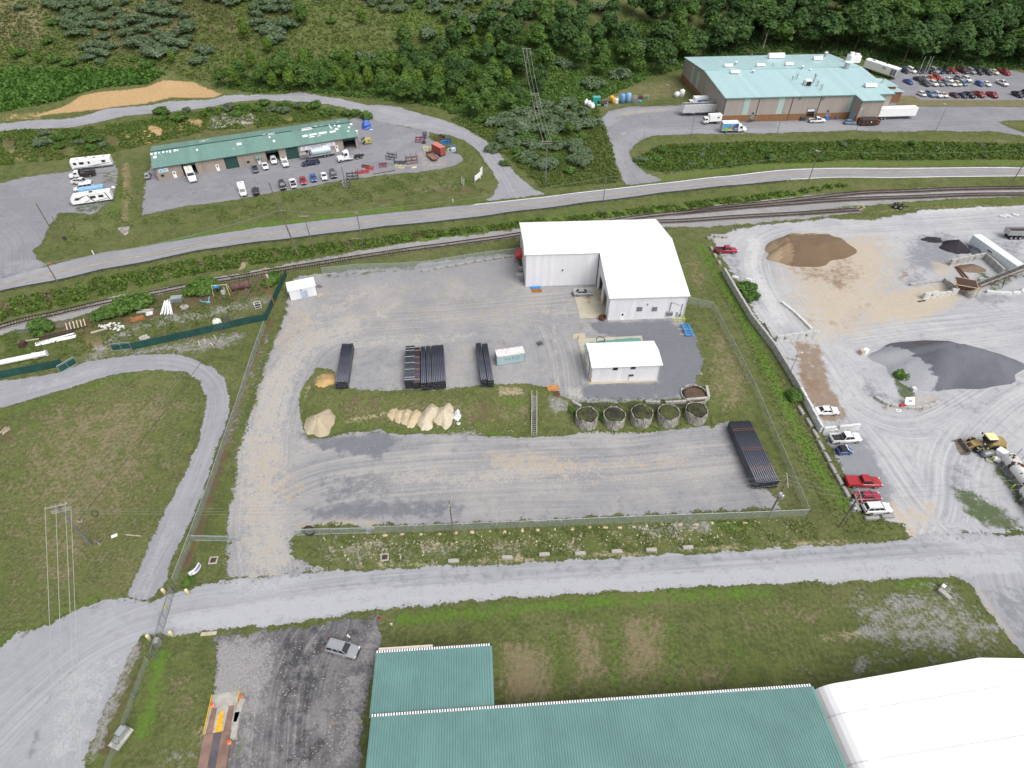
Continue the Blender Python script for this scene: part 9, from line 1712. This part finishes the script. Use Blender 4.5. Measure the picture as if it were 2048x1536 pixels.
# ------------------------------------------------------------------ plants
def quads_mesh(name,c,nrm,up,su,sv,tone,mat):
 """many small leaf faces at once"""
 n=len(c);nrm=nrm/(np.linalg.norm(nrm,axis=1,keepdims=True)+1e-9)
 t=np.cross(nrm,up);t/=(np.linalg.norm(t,axis=1,keepdims=True)+1e-9);b=np.cross(nrm,t)
 a=t*su[:,None];d=b*sv[:,None]
 v=np.stack([c-a*.5-d*.4,c+a*.5-d,c+a*.35+d,c-a*.55+d*.7],1).reshape(-1,3)
 me=bpy.data.meshes.new(name);me.vertices.add(4*n);me.vertices.foreach_set("co",v.astype(np.float32).ravel())
 me.loops.add(4*n);me.loops.foreach_set("vertex_index",np.arange(4*n,dtype=np.int32))
 me.polygons.add(n);me.polygons.foreach_set("loop_start",np.arange(0,4*n,4,dtype=np.int32));me.update(calc_edges=True)
 at=me.attributes.new("tone",'FLOAT','POINT');at.data.foreach_set("value",np.repeat(tone,4).astype(np.float32))
 me.materials.append(mat);return me
def crown_mesh(name,lobes,n,leaf,seed,mat,droop=.3):
 g=np.random.default_rng(seed);lo=np.array(lobes);area=(lo[:,3]*lo[:,4]*lo[:,5])**(2/3);pick=g.choice(len(lo),n,p=area/area.sum())
 L=lo[pick];d=g.normal(size=(n,3));d[:,2]=np.where(d[:,2]<-.35,-d[:,2],d[:,2]);d/=np.linalg.norm(d,axis=1,keepdims=True)
 rr=np.where(g.random(n)<.72,g.uniform(.86,1.1,n),g.uniform(.45,.9,n));bump=1+.16*np.sin(d[:,0]*7+pick)*np.cos(d[:,1]*6+d[:,2]*5+pick*2)
 c=L[:,:3]+d*L[:,3:6]*(rr*bump)[:,None];c=c[:,:]
 nr=d+g.normal(size=(n,3))*.55+np.array([0,0,.35]);up=g.normal(size=(n,3));s=leaf*g.uniform(.6,1.35,n)
 lt=g.random(len(lo));q=np.floor(c/(leaf*3.2)).astype(int);hsh=np.abs(np.sin(q[:,0]*12.9898+q[:,1]*78.233+q[:,2]*37.719)*43758.5453)%1
 tone=np.clip(.45*lt[pick]+.55*hsh+g.normal(size=n)*.06,0,1)
 return quads_mesh(name,c,nr,up,s,s*g.uniform(.5,.8,n),tone,mat)
def trunk_mesh(hgt,r,seed,lean=.3):
 rnd=random.Random(seed);mb=MB();p=Vector((0,0,-.3));rad=r
 for k in range(4):
  q=Vector((rnd.uniform(-1,1)*lean*(k+1)/4,rnd.uniform(-1,1)*lean*(k+1)/4,hgt*(k+1)/4));mb.cyl(p,q,rad,rad*.75,7,False);rad*=.75
  if k:
   for _ in range(2):a=rnd.uniform(0,6.28);mb.cyl(q,q+Vector((math.cos(a)*hgt*.28,math.sin(a)*hgt*.28,hgt*.22)),rad*.6,rad*.2,5,False)
  p=q
 me=mb.mesh("trunk");me.materials.append(M['bark']);return me
def lobeset(kind,seed):
 rnd=random.Random(seed);o=[]
 if kind=='tree':
  o=[(0,0,6.0,2.6,2.6,3.4)]
  for k in range(9):a=rnd.uniform(0,6.28);z=rnd.uniform(3.4,8.0);w=2.5*(1-abs(z-5.2)/6.5);o.append((math.cos(a)*w,math.sin(a)*w,z,rnd.uniform(1.1,1.7),rnd.uniform(1.1,1.7),rnd.uniform(1.0,1.5)))
  o.append((rnd.uniform(-.5,.5),rnd.uniform(-.5,.5),8.7,1.2,1.2,1.3))
 elif kind=='poplar':
  o=[(0,0,5.4,2.0,2.0,4.0)]
  for k in range(8):a=rnd.uniform(0,6.28);z=rnd.uniform(2.4,8.2);w=1.7*(1-abs(z-4.4)/6.5);o.append((math.cos(a)*w,math.sin(a)*w,z,rnd.uniform(.8,1.25),rnd.uniform(.8,1.25),rnd.uniform(.9,1.5)))
 elif kind=='shrub':
  for k in range(11):a=rnd.uniform(0,6.28);d=rnd.uniform(0,2.1);o.append((math.cos(a)*d,math.sin(a)*d*.85,rnd.uniform(.7,2.2)*(1-d/4.5),rnd.uniform(.7,1.25),rnd.uniform(.7,1.25),rnd.uniform(.6,1.0)))
 return o
PLANT_SRC={}
def plant_src(kind,var):
 k=(kind,var)
 if k not in PLANT_SRC:
  sd=hash(kind)%1000 if False else sum(map(ord,kind))*7+var*13
  base,mat,n,leaf,th,tr=dict(dark=('tree','leaf_dark',2600,.62,4.5,.22),tree=('tree','leaf',2600,.60,4.5,.2),bright=('poplar','leaf_bright',2200,.50,4.0,.14),silver=('shrub','leaf_silver',1700,.36,1.2,.08),shrub=('shrub','leaf',1700,.36,1.2,.08))[kind]
  PLANT_SRC[k]=(crown_mesh("crown",lobeset(base,sd),n,leaf,sd,M[mat]),trunk_mesh(th,tr,sd))
 return PLANT_SRC[k]
NMS=dict(dark=("broadleaf_tree","tree"),tree=("broadleaf_tree","tree"),bright=("young_tree","tree"),silver=("silvery_shrub","shrub"),shrub=("leafy_shrub","shrub"))
PLACED=[]
def plant(kind,x,y,hgt,label=None,group=None,wide=1.0):
 unit=10.0 if kind in('dark','tree','bright')else 3.0;cm,tm=plant_src(kind,random.randrange(5));nm,cat=NMS[kind]
 r=thing(nm,label or "x",cat,(x,y,h(x,y)),random.uniform(0,6.28),group);s=hgt/unit;wide*=1.3 if unit==3 else 1.05;r.scale=(s*wide,s*wide,s)
 link("crown",cm,None,r);link("trunk",tm,None,r);PLACED.append((x,y));return r
def scatter_pts(poly_px,spacing,n_try=30,avoid=(),cap=400,keep=None):
 w=WPT(poly_px);a=np.array(w);lo,hi=a.min(0),a.max(0);area=(hi-lo).prod();pts=[];n=int(area/spacing**2*6)+20
 q=RNG.uniform(lo,hi,(n,2));q=q[inside(q,w)]
 for x,y in q.tolist():
  if all((x-u)**2+(y-v)**2>spacing**2 for u,v in pts):pts.append((x,y))
  if len(pts)>=cap:break
 return pts
DESC=dict(dark="dark green tree",tree="full green tree",bright="light green young tree",silver="grey-green shrub",shrub="dark leafy shrub")
def zone(where,poly_px,spacing,mix,sizes,group,cap=400,widen=1.0):
 pts=scatter_pts(poly_px,spacing,cap=cap);pts.sort(key=lambda p:p[0]/(p[1]+1));kinds=[random.choices(list(mix),list(mix.values()))[0]for _ in pts];cnt={};tot={k:kinds.count(k)for k in mix}
 for(x,y),k in zip(pts,kinds):
  i=cnt.get(k,0);cnt[k]=i+1;lo,hi=sizes[k]
  plant(k,x,y,random.uniform(lo,hi),("%s %s, %s from the left"%(DESC[k],where,nth(i)))if tot[k]>1 else "%s %s"%(DESC[k],where),group,random.uniform(.9,1.2)*widen)
SZ=dict(dark=(9,15),tree=(8,13),bright=(5.5,9.5),silver=(3.0,5.0),shrub=(1.8,3.6))
zone("in the wood behind the plant",[(1385,118),(1400,40),(1500,-25),(2100,-25),(2250,60),(2200,128),(2060,131),(1930,128),(1810,128),(1790,112),(1690,100),(1560,98),(1480,104)],8.2,dict(dark=.75,tree=.25),dict(dark=(10,16),tree=(9,14)),"trees behind the plant",150,1.15)
zone("in the thicket left of the plant",[(960,60),(1100,40),(1380,20),(1378,128),(1330,150),(1230,160),(1180,185),(1150,150),(1060,150)],7.6,dict(dark=.35,tree=.3,bright=.15,silver=.2),SZ,"trees in the middle thicket",90)
zone("on the wooded slope above the gravel road",[(800,130),(960,60),(1060,150),(1090,190),(1010,235),(950,240),(900,222),(860,205),(830,190)],5.6,dict(dark=.4,tree=.35,bright=.1,shrub=.15),dict(SZ,dark=(7,11),tree=(6,10)),"trees above the gravel road",80)
zone("in the band above the gravel road",[(425,165),(480,150),(600,140),(700,140),(810,140),(835,190),(860,214),(800,203),(740,196),(680,188),(600,184),(520,180),(455,178)],5.0,dict(bright=.6,tree=.25,shrub=.15),dict(bright=(5.5,9),tree=(6,9.5),shrub=(2,3.5)),"trees in the band above the gravel road",70)
zone("on the slope behind the tree band",[(490,70),(900,60),(960,60),(800,130),(700,135),(480,148)],9.5,dict(bright=.35,tree=.15,silver=.3,shrub=.2),dict(SZ,bright=(5,9),tree=(6,9)),"plants behind the tree band",50)
zone("in the meadow by the plant drive",[(955,242),(1040,222),(1100,205),(1165,215),(1185,250),(1180,330),(1120,330),(1060,345),(1020,305)],5.2,dict(silver=.7,tree=.08,shrub=.22),dict(silver=(2.6,4.6),tree=(5,7),shrub=(1.8,3)),"shrubs in the middle meadow",60)
HS="shrubs on the far hillside"
for where,poly,sp_,mx in(("in the far left hillside clump",[(110,5),(215,0),(235,60),(225,115),(175,110),(130,60)],3.9,dict(silver=1)),("in the big rounded hillside clump",[(240,60),(330,40),(395,60),(400,95),(320,108),(250,105)],3.5,dict(silver=1)),("in the hillside clump right of the big one",[(390,20),(430,0),(500,5),(500,45),(430,55),(395,45)],3.6,dict(silver=1)),("in the hillside clump above the young trees",[(515,30),(560,10),(600,30),(605,80),(560,90),(520,80)],3.8,dict(silver=1)),("in the small mid-hillside clump",[(620,15),(690,10),(690,65),(630,70)],3.9,dict(silver=1)),("in the round clump at the hillside's middle",[(725,30),(800,25),(812,60),(740,70)],3.8,dict(silver=1)),("along the hillside's top edge",[(560,-20),(1000,-20),(1000,14),(700,12)],7.5,dict(silver=.8,shrub=.2)),("on the slope right of the hillside's middle",[(820,0),(1000,5),(1010,55),(860,60)],5.8,dict(silver=.6,shrub=.25,bright=.15)),("on the slope above the thicket",[(1000,5),(1180,-5),(1380,-20),(1400,25),(1180,40),(1020,55)],6.8,dict(silver=.45,shrub=.2,tree=.2,bright=.15)),("scattered on the upper left hillside",[(0,20),(110,10),(120,110),(0,125)],10,dict(silver=.6,shrub=.4)),("along the cornfield's far edge",[(0,112),(120,118),(230,120),(420,100),(440,130),(330,136),(0,136)],6.0,dict(silver=.3,shrub=.4,bright=.3))):
 zone(where,poly,sp_,mx,dict(silver=(2.4,4.2),shrub=(1.6,3),bright=(4,6.5),tree=(6,9)),HS,34)
zone("on the bank behind the left lot",[(85,268),(160,262),(225,285),(215,300),(140,305),(90,295)],4.2,dict(shrub=.6,silver=.4),dict(silver=(1.6,2.6),shrub=(1.4,2.4)),"shrubs on the workshop banks",14)
zone("on the bank between gravel road and workshop",[(300,228),(420,222),(520,207),(640,210),(720,228),(738,240),(690,234),(560,226),(420,236),(320,248)],4.4,dict(shrub=.6,silver=.3,bright=.1),dict(silver=(1.6,3),shrub=(1.5,2.8),bright=(3,4)),"shrubs on the workshop banks",34)
zone("on the weedy bank below the plant",[(1275,318),(1320,294),(1500,287),(1750,285),(2048,292),(2048,316),(1700,315),(1500,325),(1340,342)],5.2,dict(shrub=.75,silver=.25),dict(silver=(.9,1.7),shrub=(.9,1.9)),"low shrubs on the bank below the plant",60)
RB="bushes along the railway's near side"
for i,(px,py,hh)in enumerate(((82,660,2.6),(205,632,2.2),(232,625,2.6),(250,618,3.2),(270,612,3.4),(285,610,2.6),(388,587,2.2),(405,580,3.0),(418,577,2.6),(545,562,2.4))):
 g=G(px,py);plant('shrub',g.x,g.y,hh,"dense bush on the railway's near side, %s from the left"%nth(i),RB,1.1)
for i,(px,py,hh,lb)in enumerate(((1491,582,2.6,"bush growing among slabs by the long block wall, upper"),(1500,596,2.2,"bush growing among slabs by the long block wall, lower"),(1588,795,1.8,"bush against the block wall's outer foot"),(1808,755,2.0,"bush at the foot of the stone heap, left"),(1835,762,1.4,"bush at the foot of the stone heap, right"),(378,1163,1.0,"small dark bush behind the white banner"),(1148,825,1.2,"bush beside the leftmost tub"),(1205,838,1.3,"bush between the two left tubs"),(1700,880,.8,"x"))[:-1]):
 g=G(px,py);plant('shrub',g.x,g.y,hh,lb,None,1.0)
for i,(px,py,hh)in enumerate(((1045,322,3.0),(1075,335,2.4),(1140,345,2.2),(985,300,2.8),(1010,330,1.8),(1280,322,2.0))):
 g=G(px,py);plant('silver' if i%2 else 'shrub',g.x,g.y,hh,"%s shrub from the left along the gravel road's lower bend"%nth((1,3,4,0,2,5).index(i)if False else sorted(((1045,0),(1075,1),(1140,2),(985,3),(1010,4),(1280,5))).index((px,i))),"shrubs along the road bend")
g=G(1525,100);solid("dead_tree",MB().cyl((0,0,0),(.4,.2,7),.16,.08,6).cyl((.4,.2,7),(1.0,.3,12),.08,.03,5).cyl((.3,.1,5),(-1.0,.4,9),.06,.02,5).cyl((.5,.2,8),(1.8,-.4,11),.05,.02,5),paint("dead_wood",(.42,.40,.36),.9),"bare pale dead tree rising behind the plant's left half","dead tree",g)
# ---- weeds, grass tufts, corn: nobody could count them
def tufts(name,label,pts,smin,smax,leaves,mat,spread=.5,upright=.6,seed=1,cat="weeds"):
 g=np.random.default_rng(seed);n=len(pts);p=np.array(pts);s=g.uniform(smin,smax,n);z=hv(p[:,0],p[:,1]);k=leaves
 base=np.repeat(np.column_stack([p,z]),k,0);ss=np.repeat(s,k);d=g.normal(size=(n*k,3));d[:,2]=np.abs(d[:,2])*upright+.15;d/=np.linalg.norm(d,axis=1,keepdims=True)
 c=base+d*(ss*g.uniform(.25,.75,n*k))[:,None]*np.array([spread*2,spread*2,1.0]);nr=np.cross(d,g.normal(size=(n*k,3)))+np.array([0,0,.5])+d*.4
 tone=np.clip(np.repeat(g.random(n),k)*.7+g.random(n*k)*.3,0,1)
 o=link(name,quads_mesh(name,c,nr,d,ss*.5,ss*.32,tone,mat));tag(o,label,cat,kind="stuff");return o
def rnd_in(poly_px,n,wp=None):
 w=wp or WPT(poly_px);a=np.array(w);lo,hi=a.min(0),a.max(0);out=np.zeros((0,2))
 while len(out)<n:q=RNG.uniform(lo,hi,(n*2,2));out=np.vstack([out,q[inside(q,w)]])
 return out[:n]
def patchy(q,k=.45,thr=0.0):return q[(np.sin(q[:,0]*k+1.7)*np.cos(q[:,1]*k*1.3+.6)+.6*np.sin(q[:,0]*k*2.3+q[:,1]*k*1.9))>thr]
q=np.vstack([rnd_in([(0,605),(165,566),(330,531),(512,501),(700,482),(900,459),(1100,438),(1100,446),(900,470),(720,498),(512,528),(330,560),(165,600),(0,640)],9000),rnd_in([(1100,438),(1500,392),(1700,366),(1700,372),(1500,404),(1100,447)],1500)])
tufts("bank_weeds","tall green weeds on the bank between highway and railway",patchy(q,.5,-.5),.35,1.1,7,M['weed'],.5,.7,2)
tufts("bank_weeds","dry brown weeds on the bank between highway and railway",patchy(rnd_in([(0,605),(330,531),(700,482),(1024,447),(1024,452),(700,492),(330,552),(0,636)],3500),.4,.2),.3,.8,6,M['weed_dry'],.45,.9,3)
tufts("bank_weeds","rank weeds on the bank below the plant",rnd_in([(1270,318),(1320,291),(1500,284),(1750,281),(2048,289),(2200,292),(2200,318),(2048,319),(1700,319),(1500,328),(1335,346),(1282,336)],11000),.35,1.1,7,M['weed'],.6,.6,4)
tufts("bank_weeds","weeds on the banks behind workshop and left lot",patchy(rnd_in([(0,262),(150,258),(410,222),(520,205),(650,212),(742,240),(690,235),(420,262),(300,288),(230,305),(100,322),(0,330)],9000),.3,-.7),.3,.9,6,M['weed'],.5,.7,5)
tufts("meadow_weeds","rough weeds through the middle meadow",rnd_in([(900,240),(1000,210),(1190,205),(1232,330),(1240,365),(1085,377),(1012,312),(960,270)],9000),.3,1.0,6,M['weed'],.6,.6,6)
tufts("undergrowth","dense undergrowth beneath the thicket trees",rnd_in([(420,178),(560,130),(900,80),(1100,60),(1380,40),(1380,130),(1300,155),(1190,205),(1050,235),(960,245),(880,215),(740,196),(560,184)],15000),.6,1.7,6,M['leaf'],.6,.6,7)
tufts("undergrowth","dense undergrowth along the wood's edge behind the staff lot",rnd_in([(1380,125),(1480,60),(2100,20),(2250,130),(2050,139),(1900,134),(1800,134),(1600,105)],9000),.6,1.8,6,M['leaf_dark'],.6,.6,8)
tufts("hillside_weeds","tall grass and weeds over the far hillside",rnd_in([(-100,-10),(1000,-10),(1000,60),(480,145),(420,165),(330,140),(0,136),(-100,136)],14000),.4,1.2,5,M['weed'],.6,.6,9)
tufts("hillside_weeds","dry grass over the far hillside",patchy(rnd_in([(-100,-10),(800,-10),(700,80),(0,120),(-100,120)],9000),.12,.1),.35,.9,5,M['weed_dry'],.6,.7,10)
tufts("bank_grass","tufts of grass on the yard's bank",patchy(rnd_in([(600,826),(612,765),(640,740),(690,776),(990,772),(1110,792),(1420,800),(1418,846),(1300,862),(1100,872),(772,867),(650,873),(610,870)],9000),.6,-.4),.08,.28,6,M['weed'],.5,.7,11)
tufts("verge_grass","tufts of grass on the verge between fence and access road",patchy(rnd_in([(640,1078),(760,1066),(1024,1058),(1613,1034),(1650,1080),(1300,1102),(1024,1119),(730,1133)],7000),.5,.0),.08,.26,6,M['weed'],.5,.7,12)
tufts("ditch_weeds","weeds along the grass ditch beside the concrete plant",rnd_in([(1400,490),(1440,540),(1500,640),(1560,740),(1620,860),(1700,1000),(1790,1060),(1700,1075),(1640,1000),(1560,850),(1500,700),(1430,570)],2600),.08,.28,6,M['weed'],.5,.7,13)
tufts("scrap_weeds","weeds through the scrap strip",patchy(rnd_in([(0,672),(250,610),(560,545),(560,570),(440,640),(265,690),(160,712),(0,745)],5000),.5,-.2),.12,.45,6,M['weed'],.5,.7,14)
tufts("verge_weeds","weeds on the verges above the highway",patchy(rnd_in([(110,500),(260,455),(512,440),(640,415),(800,398),(900,385),(985,385),(940,340),(905,340),(700,365),(512,398),(345,425),(285,440),(240,340),(238,420),(150,440)],7000),.35,-.1),.1,.4,6,M['weed'],.5,.7,15)
tufts("tub_weeds","weeds around and between the concrete tubs",rnd_in([(1140,806),(1420,800),(1425,850),(1300,864),(1160,868)],1500),.1,.5,6,M['weed'],.5,.7,16)
E_=[]
for w in EDGES:
 for i in range(len(w)):
  x,y=w[i]
  if 15<y<330 and random.random()<.55:E_.append((x+random.gauss(0,.35),y+random.gauss(0,.35)))
tufts("edge_grass","grass tufts growing into the gravel and road edges",E_,.08,.30,5,M['weed'],.6,.6,17)
tufts("edge_grass","dry grass tufts along the gravel and road edges",[(x+random.gauss(0,.5),y+random.gauss(0,.5))for x,y in E_ if random.random()<.5],.08,.25,5,M['weed_dry'],.6,.6,18)
cw_=WPT([(-160,240),(0,225),(110,204),(165,185),(230,173),(322,163),(332,150),(300,141),(150,141),(0,142),(-160,142)]);ca=np.array(cw_);lo,hi=ca.min(0),ca.max(0);th_c=R(12);rows_=[]
for u in np.arange(-80,160,1.05):
 for v in np.arange(-200,60,.55):rows_.append((u,v))
rw=np.array(rows_);cx_,cy_=ca.mean(0);cp=np.column_stack([cx_+rw[:,1]*math.cos(th_c)-rw[:,0]*math.sin(th_c)+60,cy_+rw[:,1]*math.sin(th_c)+rw[:,0]*math.cos(th_c)])+RNG.normal(0,.08,(len(rw),2));cp=cp[inside(cp,cw_)][:14000]
tufts("cornfield","green cornfield in close rows above the orange cut bank",cp,1.3,2.0,5,M['corn'],.28,1.3,19,"corn")
